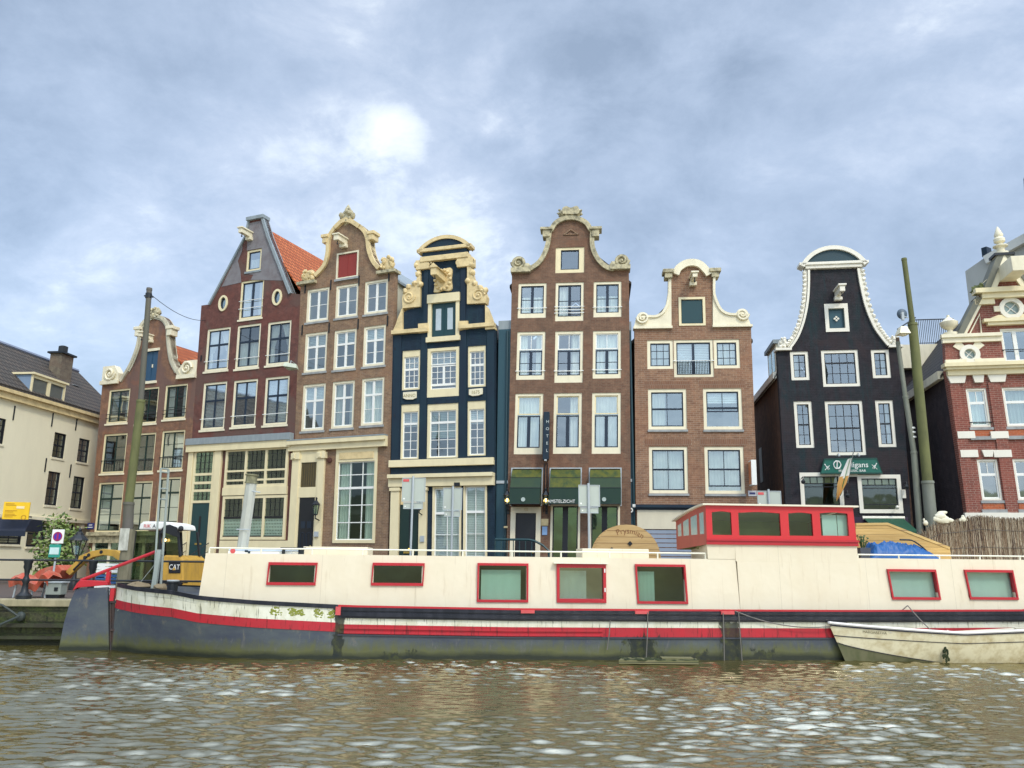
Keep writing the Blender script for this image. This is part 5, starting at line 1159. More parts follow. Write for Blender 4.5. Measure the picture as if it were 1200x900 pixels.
# ================================================================== cream corner building on the far left (faces right)
CW = m_paint('cream_stucco', (.80, .73, .52), .75, .2, (.62, .55, .39), .7)
h = House('cream_corner_building', 'cream stucco corner building with a dark tiled roof, dormer and brick chimney', (-24.3, 33.0), -84, 0.0, 'building')
ve = h.uv(60, 475)[1]; uE = h.uv(119, 560)[0]+1.2
jv = h.uv(70, 611)[1]
out = [(-6, jv), (-6, ve), (uE, ve), (uE, jv)]
K = dict(fc=BLACKW, sash=BLACKW, fw=.05, sw=.04, areas=[(0, .5, 1, 1, 2, 2), (0, 0, 1, .5, 2, 2)], sill=PALE)
for TL, BR in (((65, 506), (74, 538)), ((93.6, 513), (102, 543)), ((57.6, 551.6), (65.8, 593)), ((87.6, 557.6), (94.3, 596.6)), ((-10, 487), (3.5, 521))):
    r_ = h.rect(TL, BR); u = (r_[0]+r_[1])/2; w_ = max(.95, r_[1]-r_[0]); h.window(None, None, rect=(u-w_/2, u+w_/2, r_[2], r_[3]), **K)
h.wall(out, CW)
h.holes = []
lo = [(h.rect((44, 610), (52, 641)), 1.3), (h.rect((12, 622), (22, 638)), 1.5), (h.rect((76, 613), (88, 640)), 1.2)]
def T2(u, d, v): return Vector((u, d+.25, v))
h.T = T2
for r_, w_ in lo:
    u = (r_[0]+r_[1])/2; h.window(None, None, rect=(u-w_/2, u+w_/2, r_[2], r_[3]), **K)
h.wall([(-6, -.1), (-6, jv-.01), (uE, jv-.01), (uE, -.1)], CW, name='lower_wall')
del h.T
m = h.mb(); m.box(-6, uE, -.3, .05, ve-.02, ve+.14); m.box(-6, uE, -.18, .0, ve-.32, ve-.022); h.part(m, 'eave_cornice', OCHRE)
m = h.mb(); m.box(-6, uE, -.12, .0, jv-.02, jv+.14)
for i in range(16): x = -5+i*1.3; m.box(x, x+.25, -.05, .25, jv-.3, jv-.021)
h.part(m, 'jetty_beam', PALE)
rz = h.uv(60, 427, 3.2)[1]
m = h.mb(); m.hexa([(-6, -.25, ve+.14), (uE+.1, -.25, ve+.14), (uE+.1, 3.2, rz), (-6, 3.2, rz)], [(-6, -.25, ve+.3), (uE+.1, -.25, ve+.3), (uE+.1, 3.2, rz+.15), (-6, 3.2, rz+.15)]); m.hexa([(-6, 6.6, ve+.14), (uE+.1, 6.6, ve+.14), (uE+.1, 3.21, rz), (-6, 3.21, rz)], [(-6, 6.6, ve+.3), (uE+.1, 6.6, ve+.3), (uE+.1, 3.21, rz+.15), (-6, 3.21, rz+.15)]); h.part(m, 'roof', m_tile('grey_brown_tiles', (.075, .066, .055), (.11, .085, .065), 0))
m = h.mb(); m.tube([(-6, 3.2, rz+.16), (uE+.1, 3.2, rz+.16)], .12, 6); h.part(m, 'ridge_tile', m_flat('blue_grey_ridge', (.2, .23, .3), .6))
m = h.mb(); m.box(uE-.3, uE-.02, .31, 6.3, -.1, ve); m.box(-6, uE, 6.0, 6.3, -.1, ve-.05); h.part(m, 'side_wall', CW)
u0, u1 = h.uv(34, 460, -.1)[0], h.uv(73, 470, -.1)[0]; v0, v1 = ve+.16, h.uv(52, 443.5, -.1)[1]
m = h.mb(); m.box(u0, u1, -.1, 2.6, v0-.1, v1); dm = h.part(m, 'dormer', m_paint('blue_grey_cheek', (.22, .3, .4), .6, .2))
m = h.mb(); m.ribbon([(u0, v0), (u0, v1), (u1, v1), (u1, v0)], .17, -.2, -.102, True); m.box((u0+u1)/2-.1, (u0+u1)/2+.1, -.2, -.102, v0+.16, v1-.16); m.box(u0-.1, u1+.1, -.3, 2.8, v1+.002, v1+.1); h.part(m, 'dormer_frame', CREAM, dm)
m = h.mb(); m.box(u0+.15, u1-.15, -.13, -.11, v0+.15, v1-.15); h.part(m, 'dormer_pane', m_flat('dormer_glass', (.12, .13, .12), .1), dm)
x0, x1 = h.uv(71, 430, 1.7)[0], h.uv(85, 430, 1.7)[0]; zc = h.uv(71, 413, 1.7)[1]
m = h.mb(); m.box(x0, x1, 1.7, 2.4, ve+1, zc); ch = h.part(m, 'chimney', m_brick('olive_brick', (.19, .15, .1), (.13, .1, .075), (.2, .17, .13), .5))
m = h.mb(); m.box(x0-.12, x1+.12, 1.58, 2.52, zc+.002, zc+.1); m.lathe([(.25, zc+.14), (.25, zc+.5), (.15, zc+.55)], (x0+x1)/2, 2.05, 10); h.part(m, 'chimney_cap', IRON, ch)
m = h.mb(); m.hexa([(x1+.05, 1.5, ve+1.9), (x1+.6, 1.5, ve+1.9), (x1+.15, 2.2, zc-1.3), (x1+.05, 2.2, zc-1.3)], [(x1+.05, 1.55, ve+1.9), (x1+.6, 1.55, ve+1.9), (x1+.15, 2.25, zc-1.3), (x1+.05, 2.25, zc-1.3)]); h.part(m, 'chimney_flashing', LEAD, ch)
h.anchors([(16, 484), (61, 492), (89, 497), (53, 545), (82, 552)], .7)
CB = h
a = at_y(5, 588, 33.2); b = at_y(30, 608.5, 33.2)
e = empty('yellow_board', Vector((a.x, 33.2, b.z)), math.radians(12)); tag(e, 'yellow notice board fixed above the dark blue awning of the cream building', 'sign')
m = MB(); w_ = b.x-a.x; hh = a.z-b.z; m.box(0, w_, 0, .06, 0, hh); m.build('board', m_paint('sign_yellow', (.85, .53, .015), .45, .15), e)
m = MB(); m.box(w_*.5, w_*.8, -.012, -.001, hh*.62, hh*.76)
m.build('board_lettering', m_flat('pale_lettering', (.85, .7, .4), .5), e)
m = MB()
for i, y in enumerate((.9, .82, .5, .42, .3, .22, .14)): m.box(w_*.08, w_*(.4+.07*(i % 3)), -.01, -.002, hh*y-.012, hh*y+.012)
m.ribbon([(w_*.82+.1*math.cos(-t*PI/8), hh*.12+.1*math.sin(-t*PI/8)) for t in range(16)], .03, -.01, -.002, True); m.build('board_print', m_flat('ochre_print', (.5, .26, .01), .5), e)
m = MB(); m.tube([(w_*.2, .06, hh*.2), (w_*.2, .9, hh*.2)], .03); m.tube([(w_*.8, .06, hh*.2), (w_*.8, .9, hh*.2)], .03); m.build('bracket', IRON, e)
a = at_y(-14, 607, 33.4); b = at_y(26.5, 622, 33.4)
e = empty('dark_awning', Vector((a.x, 33.4, b.z)), math.radians(8)); tag(e, 'dark navy blue box awning under the yellow notice board', 'awning')
m = MB(); w_ = b.x-a.x; hh = a.z-b.z; m.hexa([(0, 0, 0), (w_, 0, 0), (w_, .4, hh), (0, .4, hh)], [(0, 1.6, 0), (w_, 1.6, 0), (w_, 1.6, hh), (0, 1.6, hh)]); m.build('canvas', m_paint('navy_canvas', (.010, .016, .035), .7, .2), e)
m = MB(); m.box(-.02, w_+.02, -.03, .0, -.22, .0); m.build('valance', m_paint('navy_valance', (.012, .02, .04), .7, .2), e)
# ================================================================== houseboat (local: x along, y inward, z up from the water)
D0 = 20.5
BO = House('houseboat', 'long cream houseboat barge with red window frames and a red wheelhouse', (0.0, D0), -4, 0, 'houseboat', z=0.0)
BW_ = 1.85
def bx(px, py, d=0.0): return BO.uv(px, py, d)
xs_ = BO.uv(134, 720, BW_)[0]; xe_ = 16.5
ZD = [(xs_, 1.66), (xs_+.8, 1.6), (bx(185, 690)[0]+.3, 1.54), (bx(232, 698)[0], 1.43), (bx(300, 703)[0], 1.33), (bx(400, 708)[0], 1.24), (bx(600, 712)[0], 1.19), (bx(800, 713)[0], 1.19), (bx(1000, 714)[0], 1.2), (bx(1200, 714)[0], 1.24), (xe_, 1.5)]
def zdeck(x):
    for (x0, z0), (x1, z1) in zip(ZD, ZD[1:]):
        if x <= x1: t = max(0, (x-x0)/(x1-x0)); return z0+(z1-z0)*t
    return ZD[-1][1]
def hb(x, z):
    zt = zdeck(x); t = max(0, min(1, (x-xs_)/3.6)); tb = max(0, min(1, (x-xs_-.15)/5.2))
    e = max(0, min(1, (xe_-x)/3.5))
    top = BW_*(1-(1-t)**2.6)*(1-(1-e)**2.4); bot = BW_*.97*(1-(1-tb)**1.7)*(1-(1-e)**2)
    s = max(0, min(1, (z+.5)/(zt+.5)))**.75
    return bot+(top-bot)*s
def hp(x, z, out=0.0, far=False):
    b = hb(x, z); return (x-.0, BW_+b+out if far else BW_-b-out, z)
XS = [xs_+.002]+[xs_+.9*(i/10)**1.3 for i in range(1, 11)]+[xs_+.9+(5-.9)*i/12 for i in range(1, 13)]+[xs_+5+(xe_-3.5-xs_-5)*i/24 for i in range(1, 25)]+[xe_-3.5+3.5*i/10 for i in range(1, 11)]
def strip(mb, x0, x1, o0, o1, out, far=False, zabs=False, lip=True):
    X = [x for x in XS if x0 < x < x1]; X = [x0]+X+[x1]; prev = None
    for x in X:
        za, zb = (zdeck(x)-o0, zdeck(x)-o1) if not zabs else (o0, o1)
        r = [mb.p(*hp(x, za, 0, far)), mb.p(*hp(x, za, out, far)), mb.p(*hp(x, zb, out, far)), mb.p(*hp(x, zb, 0, far))]
        if prev:
            for a in range(3): mb.f.append([prev[a], r[a], r[a+1], prev[a+1]])
        else: mb.f.append(r)
        prev = r
    mb.f.append(prev[::-1])
# hull material: grey-blue steel paint, moss and slime by the waterline
def m_hull():
    m, nt = newmat('grey_hull_paint'); oc = objco(nt); sp = nd(nt, 'ShaderNodeSeparateXYZ'); nt.links.new(oc, sp.inputs[0])
    n1 = noise_t(nt, scl(nt, oc, (.5, 1, 1.2)), 1.4, 6, .65); n2 = noise_t(nt, scl(nt, oc, (3, 3, 1)), 2.0, 7, .7, .5); n3 = noise_t(nt, oc, 14, 4)
    c = mixc(nt, ramp(nt, n1, [(.35, 0), (.7, 1)]), (.045, .055, .085), (.10, .118, .115))
    c = mixc(nt, mth(nt, 'MULTIPLY', ramp(nt, n2, [(.58, 0), (.66, 1)]), .7), c, (.15, .14, .115))
    e1 = mth(nt, 'ADD', sp.outputs[2], mth(nt, 'MULTIPLY', mth(nt, 'SUBTRACT', n2, .5), .75))
    c = mixc(nt, ramp(nt, e1, [(.18, 1), (.46, 0)]), c, (.105, .11, .035))
    e2 = mth(nt, 'ADD', sp.outputs[2], mth(nt, 'MULTIPLY', mth(nt, 'SUBTRACT', n1, .5), .3))
    c = mixc(nt, ramp(nt, e2, [(.07, 1), (.20, 0)]), c, (.012, .017, .006))
    c = mixc(nt, mth(nt, 'MULTIPLY', n3, .3), c, (.05, .055, .055))
    c = add_stain(nt, c, oc, noise_t(nt, scl(nt, oc, (2, 2, 1.2)), 2.4, 6, .65, .4))
    finish(nt, c, .55, n3, .2, .006); return m
GEAR = None
def add_stain(nt, c, oc, n2):
    sp = nd(nt, 'ShaderNodeSeparateXYZ'); nt.links.new(oc, sp.inputs[0]); tot = None
    for px_, w_, zt_ in ((397, .16, 1.2), (752, .48, .62), (857, .30, 1.0), (820, .3, .22), (893, .34, .3), (1010, .3, .25), (470, .4, .2)):
        x = bx(px_, 740)[0]
        a = mth(nt, 'SUBTRACT', 1.0, mth(nt, 'DIVIDE', mth(nt, 'ABSOLUTE', mth(nt, 'SUBTRACT', sp.outputs[0], x)), w_))
        b = mth(nt, 'MULTIPLY', mth(nt, 'SUBTRACT', zt_, sp.outputs[2]), 2.5)
        q = mth(nt, 'ADD', mth(nt, 'MINIMUM', a, mth(nt, 'MINIMUM', b, 1.0)), mth(nt, 'MULTIPLY', mth(nt, 'SUBTRACT', n2, .5), 2.2))
        q = mth(nt, 'MULTIPLY', mth(nt, 'SUBTRACT', q, .1), 5, clamp=True); tot = q if tot is None else mth(nt, 'MAXIMUM', tot, q)
    n5 = noise_t(nt, oc, 5, 5, .65)
    sc_ = ramp(nt, n5, [(.35, (.008, .014, .016)), (.52, (.022, .026, .014)), (.68, (.06, .07, .015))])
    return mixc(nt, mth(nt, 'MULTIPLY', tot, .93), c, sc_)
def m_stripe(name, col, dcol):
    m, nt = newmat(name); oc = objco(nt); n1 = noise_t(nt, scl(nt, oc, (1, 1, .5)), 2.2, 7, .68); n2 = noise_t(nt, scl(nt, oc, (2, 2, 1.2)), 2.4, 6, .65, .4)
    n3 = noise_t(nt, scl(nt, oc, (9, 1, 1.2)), 2.0, 5, .6)
    c = mixc(nt, ramp(nt, n1, [(.42, 0), (.72, .75)]), col, dcol)
    c = mixc(nt, ramp(nt, n3, [(.565, 0), (.65, .8)]), c, mulc(dcol, .35))
    c = add_stain(nt, c, oc, n2); finish(nt, c, .5, n1, .15, .006); return m
CRB = m_boatcream('boat_cream_paint', (.73, .645, .475))
HULL = m_hull()
WSTR = m_stripe('white_stripe_paint', (.74, .73, .60), (.46, .44, .27)); RSTR = m_stripe('red_stripe_paint', (.46, .018, .03), (.30, .03, .035))
REDP = m_paint('boat_red_paint', (.48, .022, .032), .32, .25, (.3, .02, .03), 2)
REDW = m_paint('wheelhouse_red_paint', (.58, .028, .032), .35, .2, (.42, .03, .03), 1.5)
WHB = m_paint('boat_white_paint', (.74, .73, .62), .5, .55, (.42, .40, .26), 1.6)
BLKB = m_paint('boat_black_paint', (.010, .012, .020), .35, .5, (.045, .045, .06), 3)
BOATWHITE = m_paint('rail_white_paint', (.8, .77, .62), .4, .1)
m = BO.mb()
ZL = [-.5, -.1, .1, .3, .55, .8, 1.0, 1.2]
for far in (False, True):
    prev = None
    for x in XS:
        zt = zdeck(x); r = [m.p(*hp(x, -.5+(zt+.5)*k/8, 0, far)) for k in range(9)]
        if prev:
            for k in range(8): m.f.append([prev[k], r[k], r[k+1], prev[k+1]])
        prev = r
hull = BO.part(m, 'hull', HULL, smooth=True)
m = BO.mb(); prev = None
for x in XS:
    a, b = hp(x, zdeck(x)), hp(x, zdeck(x), 0, True); o = .0 if x > bx(232, 698)[0] else .12
    r = [m.p(a[0], a[1]+.02, a[2]-o-.03), m.p(b[0], b[1]-.02, b[2]-o-.03)]
    if prev: m.f.append([prev[0], r[0], r[1], prev[1]])
    prev = r
BO.part(m, 'deck', m_paint('deck_blue_grey', (.06, .07, .085), .6, .3))
xk = bx(397, 720)[0]
m = BO.mb()
for far in (False, True): strip(m, xs_+.002, xk, .06, .385, .010, far); strip(m, xk, xe_-.02, .27, .42, .010, far)
BO.part(m, 'white_stripe', WSTR)
m = BO.mb()
for far in (False, True): strip(m, xs_+.002, xk, .386, .6, .012, far); strip(m, xk, xe_-.02, .421, .645, .012, far)
BO.part(m, 'red_stripe', RSTR)
m = BO.mb()
for far in (False, True): strip(m, xs_+.002, xk-.02, -.04, .058, .045, far)
BO.part(m, 'gunwale', BLKB)
m = BO.mb(); strip(m, xk, xe_-.02, .012, .27, .05); strip(m, xk+.1, xe_-.02, .13, .22, .10); strip(m, xk+.1, xe_-.02, .03, .09, .075); BO.part(m, 'rubbing_strake', BLKB)
m = BO.mb(); strip(m, xk+.05, bx(706, 738)[0], .47, .52, .05); strip(m, xk+.05, bx(706, 738)[0], .58, .63, .05); BO.part(m, 'lower_rubbing_strake', RSTR)
m = BO.mb(); strip(m, xk-.3, xe_-.02, -.035, .012, .04); BO.part(m, 'red_deck_edge', REDP)
m = BO.mb(); strip(m, xk, xe_-.02, .65, .685, .03); BO.part(m, 'hull_ledge', m_paint('dark_ledge_paint', (.05, .055, .07), .5, .4))
PINKR = m_paint('faded_red_paint', (.6, .09, .09), .5, .3)
for px_ in (397, 618, 751, 851): x = bx(px_, 714)[0]; z = zdeck(x); w_ = .06 if px_ == 397 else .17; m = BO.mb(); m.box(x-w_, x+w_, -.12, -.0, z-.08 if px_ != 397 else z-.2, z-.005); BO.part(m, 'fender_bracket', PINKR)
# moss tufts and hanging fender gear
MOSS = m_paint('green_slime_weed', (.03, .04, .012), .95, .6, (.012, .02, .014), 3, streak=False, bump=.6)
rnd = random.Random(12)
for (a, b, n) in ((318, 330, 26), (338, 356, 60), (368, 378, 26), (383, 392, 24)):
    m = BO.mb()
    for i in range(n):
        px_ = rnd.uniform(a, b); x = bx(px_, 714)[0]; z = zdeck(x)-rnd.uniform(.1, .28); m.ball((x, hp(x, z)[1]-.01, z), (rnd.uniform(.015, .05), .01, rnd.uniform(.01, .028)), 6, 4, .5, i)
    BO.part(m, 'algae_patch', m_paint('bright_algae', (.22, .25, .03), .9, .4, (.3, .3, .12), 6))
for px_, z0, z1, dx in ((714, .95, .25, -.08), (758, 1.15, .0, -.06), (846, 1.15, -.1, -.01), (864, 1.18, -.1, .05)): x = bx(px_, 730)[0]; m = BO.mb(); m.tube([(x, hp(x, z0)[1]-.13, z0), (x+dx*.4, hp(x, .6)[1]-.13, (z0+z1)/2), (x+dx, hp(x, .3)[1]-.1, z1)], .014, 5); BO.part(m, 'mooring_line', m_flat('grey_rope', (.16, .15, .13), .9))
# cabin
CI = .38                                    # side deck
def cx(px, py): return BO.uv(px, py, CI)
ZR = cx(600, 652)[1]; CY1 = BW_*2-CI
c0b, c0t = cx(232, 698)[0], cx(240.5, 648.5)[0]; cEb = 15.2; xr0 = cx(866, 680)[0]; xr1 = cx(1008, 680)[0]
wins = []
m = BO.mb(); sl = .045
def cabin(mb, xa, xat, xb, xbt, z1, z0=None):
    zz0 = 1.12 if z0 is None else z0
    mb.hexa([(xa, CI, zz0), (xb, CI, zz0), (xb, CY1, zz0), (xa, CY1, zz0)], [(xat, CI+sl, z1), (xbt, CI+sl, z1), (xbt, CY1-sl, z1), (xat, CY1-sl, z1)])
zl = cx(300, 648.8)[1]; zr_ = cx(1100, 655)[1]
zroof_l = cx(500, 651.5)[1]
WB = [((314, 658.7), (369.6, 686)), ((435.9, 659.3), (496, 686.7)), ((559.6, 659.7), (619, 706)), ((652.3, 660.6), (710.5, 706.5)), ((744, 661), (805.5, 707.8)), ((1039.5, 666.8), (1102.5, 703)), ((1130, 667.5), (1193.5, 703))]
def cabin_wall(xa, xat, xb, xbt, z0a, z0b, z1a, z1b, holes):
    """cabin with window openings cut in its near side"""
    pts = [(xa, z0a), (xat, z1a), (xbt, z1b), (xb, z0b)]
    loops = [[Vector((x, z, 0)) for x, z in pts]]+[[Vector((x, z, 0)) for x, z in hh] for hh in holes]
    flat = [q for l in loops for q in l]; mb = BO.mb()
    def Y(z): return CI+sl*(z-1.12)/1.2
    i0 = [mb.p(q.x, Y(q.y), q.y) for q in flat]
    for t in geometry.tessellate_polygon(loops): mb.f.append([i0[k] for k in t])
    o = len(pts)
    for hh in holes:
        n = len(hh); j = [mb.p(x, Y(z)+.12, z) for x, z in hh]
        for q in range(n): r = (q+1) % n; mb.f.append([i0[o+q], i0[o+r], j[r], j[q]])
        o += n
    n = 4; k = [mb.p(x, CY1-sl*(z-1.12)/1.2, z) for x, z in pts]
    mb.f.append(k[::-1])
    for q in (0, 1, 2): r = q+1; mb.f.append([i0[q], i0[r], k[r], k[q]])
    return mb
def wrect(TL, BR): a, b = cx(*TL), cx(*BR); return a[0], b[0], b[1], a[1]
def skew(r, TL):                            # the frames follow the slight lean of the cabin ends
    return [(r[0], r[2]), (r[0], r[3]), (r[1], r[3]), (r[1], r[2])]
rects = [wrect(*q) for q in WB]
hl = [[(r[0]+.05, r[2]+.05), (r[1]-.05, r[2]+.05), (r[1]-.05, r[3]-.05), (r[0]+.05, r[3]-.05)] for r in rects]
mb = cabin_wall(c0b, c0t, xr0, xr0-.05, 1.15, 1.1, zl, zroof_l, hl[:5]); BO.part(mb, 'cabin', CRB)
mb = cabin_wall(xr1, xr1-.06, cEb, cEb-.1, 1.1, 1.1, zr_, zr_, hl[5:]); BO.part(mb, 'rear_cabin', CRB)
m = BO.mb(); m.box(cx(300, 650)[0]-.0, xr0-.1, 1.7, 1.75, .95, zroof_l-.15); m.box(xr1+.1, cEb-.2, 1.7, 1.75, .95, zr_-.15); BO.part(m, 'cabin_interior', m_flat('cabin_interior', (.10, .11, .06), .8))
# flat top edges (thin roof lips)
def Yc(z): return CI+sl*(z-1.12)/1.2
for i, (r, q) in enumerate(zip(rects, WB)):
    m = BO.mb(); fw = .075; y0 = Yc((r[2]+r[3])/2); th_ = .035
    P_ = [(r[0], r[2]), (r[0]+.02, r[3]), (r[1]+.02, r[3]), (r[1], r[2])] if i < 2 else ([(r[0]+.0, r[2]), (r[0], r[3]), (r[1], r[3]), (r[1], r[2])] if i < 4 else [(r[0]+.04, r[2]), (r[0], r[3]), (r[1]-.02, r[3]), (r[1]+.02, r[2])])
    if i == 3: fw = .12
    if i > 4: P_ = [(r[0]+.07, r[2]), (r[0], r[3]), (r[1]-.06, r[3]), (r[1], r[2])]
    m.ribbon(P_, fw, y0-th_-.02, y0+.1, True); w = BO.part(m, 'window', REDP)
    m = BO.mb(); m.quad((r[0]+.03, y0+.05, r[2]+.03), (r[1]-.03, y0+.05, r[2]+.03), (r[1]-.03, y0+.06, r[3]-.03), (r[0]+.03, y0+.06, r[3]-.03))
    BO.part(m, 'pane', GLASSD if i != 3 else GLASS, w)
    if i >= 2:
        m = BO.mb(); x0, x1 = {2: (.08, .86), 3: (.08, .62), 4: (.06, .40), 5: (.03, .97), 6: (.03, .97)}[i]; W_ = r[1]-r[0]; zt = r[3]-(.17 if i < 5 else .03)*(1 if i != 4 else 1.1)
        n = 30; prev = None
        for k in range(n+1):
            x = r[0]+W_*(x0+(x1-x0)*k/n); d = y0+.14+.003*math.sin(k*.9); a = (m.p(x, d, r[2]+.02), m.p(x, d, zt))
            if prev: m.f.append([prev[0], a[0], a[1], prev[1]])
            prev = a
        BO.part(m, 'window_blind', m_paint('pale_mint_blind', (.40, .53, .44) if i < 5 else (.52, .62, .58), .7, .15), w)
    if i == 3:
        m = BO.mb(); m.box(r[0]-.09, r[1]+.05, y0-.14, y0-.0, r[3]+.005, r[3]+.035); BO.part(m, 'drip_hood', BOATWHITE, w)
        m = BO.mb()
        for zz in (.28, .78): m.box(r[1]-.05, r[1]-.02, y0-.075, y0-.055, r[2]+(r[3]-r[2])*zz, r[2]+(r[3]-r[2])*zz+.1)
        BO.part(m, 'hinge', WHITE, w)
# raised midship block and wheelhouse
zb1 = BO.uv(830, 638, CI)[1]; zw1 = BO.uv(830, 592, CI)[1]
f0 = BO.uv(828, 620, CI)[0]; f1b, f1t = BO.uv(1005, 640, CI)[0], BO.uv(999.5, 593, CI)[0]
bk = BO.uv(795, 640, 3.2)[0]
m = BO.mb()
ZB_ = zroof_l+.002
m.hexa([(f0+.02, CI+.04, ZB_), (f1b, CI+.04, ZB_), (f1b, 3.3, ZB_), (bk+.4, 3.3, ZB_)], [(f0, CI+.03, zb1), (f1b-.02, CI+.03, zb1), (f1b-.02, 3.25, zb1-.1), (bk+.4, 3.25, zb1-.1)])
m.hexa([(xr0, CI-.004, 1.1), (xr1+.06, CI-.004, 1.1), (xr1+.06, 3.3, 1.1), (xr0, 3.3, 1.1)], [(xr0-.02, CI+.02, 2.42), (xr1-.01, CI+.02, 2.42), (xr1-.01, 3.3, 2.42), (xr0-.02, 3.3, 2.42)])
m.box(xr0-.05, xr1, CI+.025, 3.3, 2.421, zb1-.001); BO.part(m, 'wheelhouse_base', CRB)
# wheelhouse side with openings
WWp = [((834, 599), (858, 627)), ((865, 599.6), (915.5, 628)), ((923.6, 600.4), (953.3, 628)), ((960.5, 600.2), (995.3, 628))]
yf = CI+.01; hs = []
for TL, BR in WWp: a, b = BO.uv(*TL, yf), BO.uv(*BR, yf); hs.append(cr([(a[0], b[1]), (a[0], a[1]-.03)], 1)+cr([(a[0], a[1]-.03), ((a[0]+b[0])/2, a[1]), (b[0], a[1]-.03)], 4)[1:]+[(b[0], b[1])])
wh = empty('wheelhouse_part', (0, 0, 0)); bpy.data.objects.remove(wh)
pts = [(f0, zb1+.002), (f0, zw1), (f1t, zw1), (f1b, zb1+.002)]
loops = [[Vector((x, z, 0)) for x, z in pts]]+[[Vector((x, z, 0)) for x, z in q] for q in hs]; flat = [q for l in loops for q in l]
m = BO.mb(); i0 = [m.p(q.x, yf, q.y) for q in flat]; i1 = [m.p(q.x, yf+.07, q.y) for q in flat]
for t in geometry.tessellate_polygon(loops): m.f.append([i0[k] for k in t]); m.f.append([i1[k] for k in t[::-1]])
o = 0
for l in loops:
    n = len(l)
    for q in range(n): r = (q+1) % n; m.f.append([i0[o+q], i0[o+r], i1[o+r], i1[o+q]])
    o += n
whs = BO.part(m, 'wheelhouse', REDW)
# left (aft) face, leaning back along the boat, with four windows
BK = BO.uv(793, 640, 3.2); bkx = BK[0]
def lf(t, z, o=0.0): return (f0+(bkx-f0)*t, yf+.001+(3.2-yf)*t, z)
zbk = zw1-.27
m = BO.mb(); n = 24
tw = [(.12, .24), (.33, .48), (.58, .73), (.82, .93)][:4]
tw = [(.07, .2), (.28, .48), (.55, .74), (.81, .94)]
def topz(t): return zw1-.30*t**1.6
segs = [0]+[q for p in tw for q in p]+[1]
for i in range(len(segs)-1):
    a, b = segs[i], segs[i+1]
    zr = [(zb1-.1*a, topz(a)), (zb1-.1*b, topz(b))]
    if i % 2 == 0: m.f.append([m.p(*lf(a, zb1-.1*a)), m.p(*lf(b, zb1-.1*b)), m.p(*lf(b, topz(b))), m.p(*lf(a, topz(a)))])
    else:
        m.f.append([m.p(*lf(a, zb1-.1*a)), m.p(*lf(b, zb1-.1*b)), m.p(*lf(b, zb1+.28)), m.p(*lf(a, zb1+.28))])
        m.f.append([m.p(*lf(a, topz(a)-.16)), m.p(*lf(b, topz(b)-.16)), m.p(*lf(b, topz(b))), m.p(*lf(a, topz(a)))])
m.f.append([m.p(bkx, 3.2, zb1-.1), m.p(f1b, 3.2, zb1-.1), m.p(f1t, 3.2, zbk), m.p(bkx, 3.2, zbk)])
m.f.append([m.p(f1b, yf, zb1), m.p(f1b, 3.2, zb1-.1), m.p(f1t, 3.2, zbk), m.p(f1t, yf, zw1)])
BO.part(m, 'wheelhouse_end_wall', m_paint('sky_sheen_wheelhouse_red', (.50, .10, .08), .4, .25), whs)  # pinker red: the sky's reflection on this face is put into the colour
for k, (a, b) in enumerate(tw):
    m = BO.mb(); m.f.append([m.p(*lf(a, zb1+.28)), m.p(*lf(b, zb1+.28)), m.p(*lf(b, topz(b)-.16)), m.p(*lf(a, topz(a)-.16))]); BO.part(m, 'end_pane', m_flat('mint_sky_glass', (.45, .58, .54), .12, spec=.8), whs)  # pale mint stands in for sky reflected in the end panes
for q in hs:
    m = BO.mb(); m.f.append([m.p(x, yf+.045, z) for x, z in q]); BO.part(m, 'pane', GLASSD, whs)
m = BO.mb(); a = BO.uv(828, 634, yf); z_ = zb1+.1; m.box(f0-.03, f1b+.03, yf-.07, yf-.002, z_, z_+.05); m.box(f0-.02, f1b+.02, yf-.035, yf-.002, zb1, z_-.002)
BO.part(m, 'wheelhouse_moulding', REDP, whs)
m = BO.mb(); n = 8; prev = None
for k in range(n+1):
    t = k/n; y = yf-.09+(3.4-yf)*t; z = zw1-.30*max(0, t)**1.6; xl = f0-.0+(bkx-f0)*t-.1
    r = [m.p(xl, y, z), m.p(f1t+.12, y, z), m.p(f1t+.12, y, z+.045), m.p(xl, y, z+.045)]
    if prev:
        for q in range(4): w2 = (q+1) % 4; m.f.append([prev[q], prev[w2], r[w2], r[q]])
    else: m.f.append(r)
    prev = r
m.f.append(prev[::-1]); BO.part(m, 'wheelhouse_roof', m_paint('wheelhouse_roof_cream', (.74, .68, .52), .5, .15), whs)
m = BO.mb(); m.box(f0+.2, f0+.75, 1.5, 2.0, zb1-.1, zb1+.35); m.box(f0+1.6, f0+3.2, 2.4, 2.5, zb1-.1, zb1+.5); m.box(f0+.1, f1b-.1, 3.1, 3.15, zb1-.1, zbk); BO.part(m, 'wheelhouse_fittings', m_paint('olive_interior', (.34, .36, .15), .7, .3), whs)
m = BO.mb()
for t0, t1 in ((.80, .9), (.905, .99)): m.box(f0+(f1t-f0)*t0, f0+(f1t-f0)*t1, .55, .57, zb1+.15, zw1-.2)
m.box(f0+(f1t-f0)*.42, f0+(f1t-f0)*.5, .6, .9, zb1, zb1+.22)
BO.part(m, 'wheelhouse_blind', m_paint('wheelhouse_mint_blind', (.6, .72, .66), .7, .1), whs)
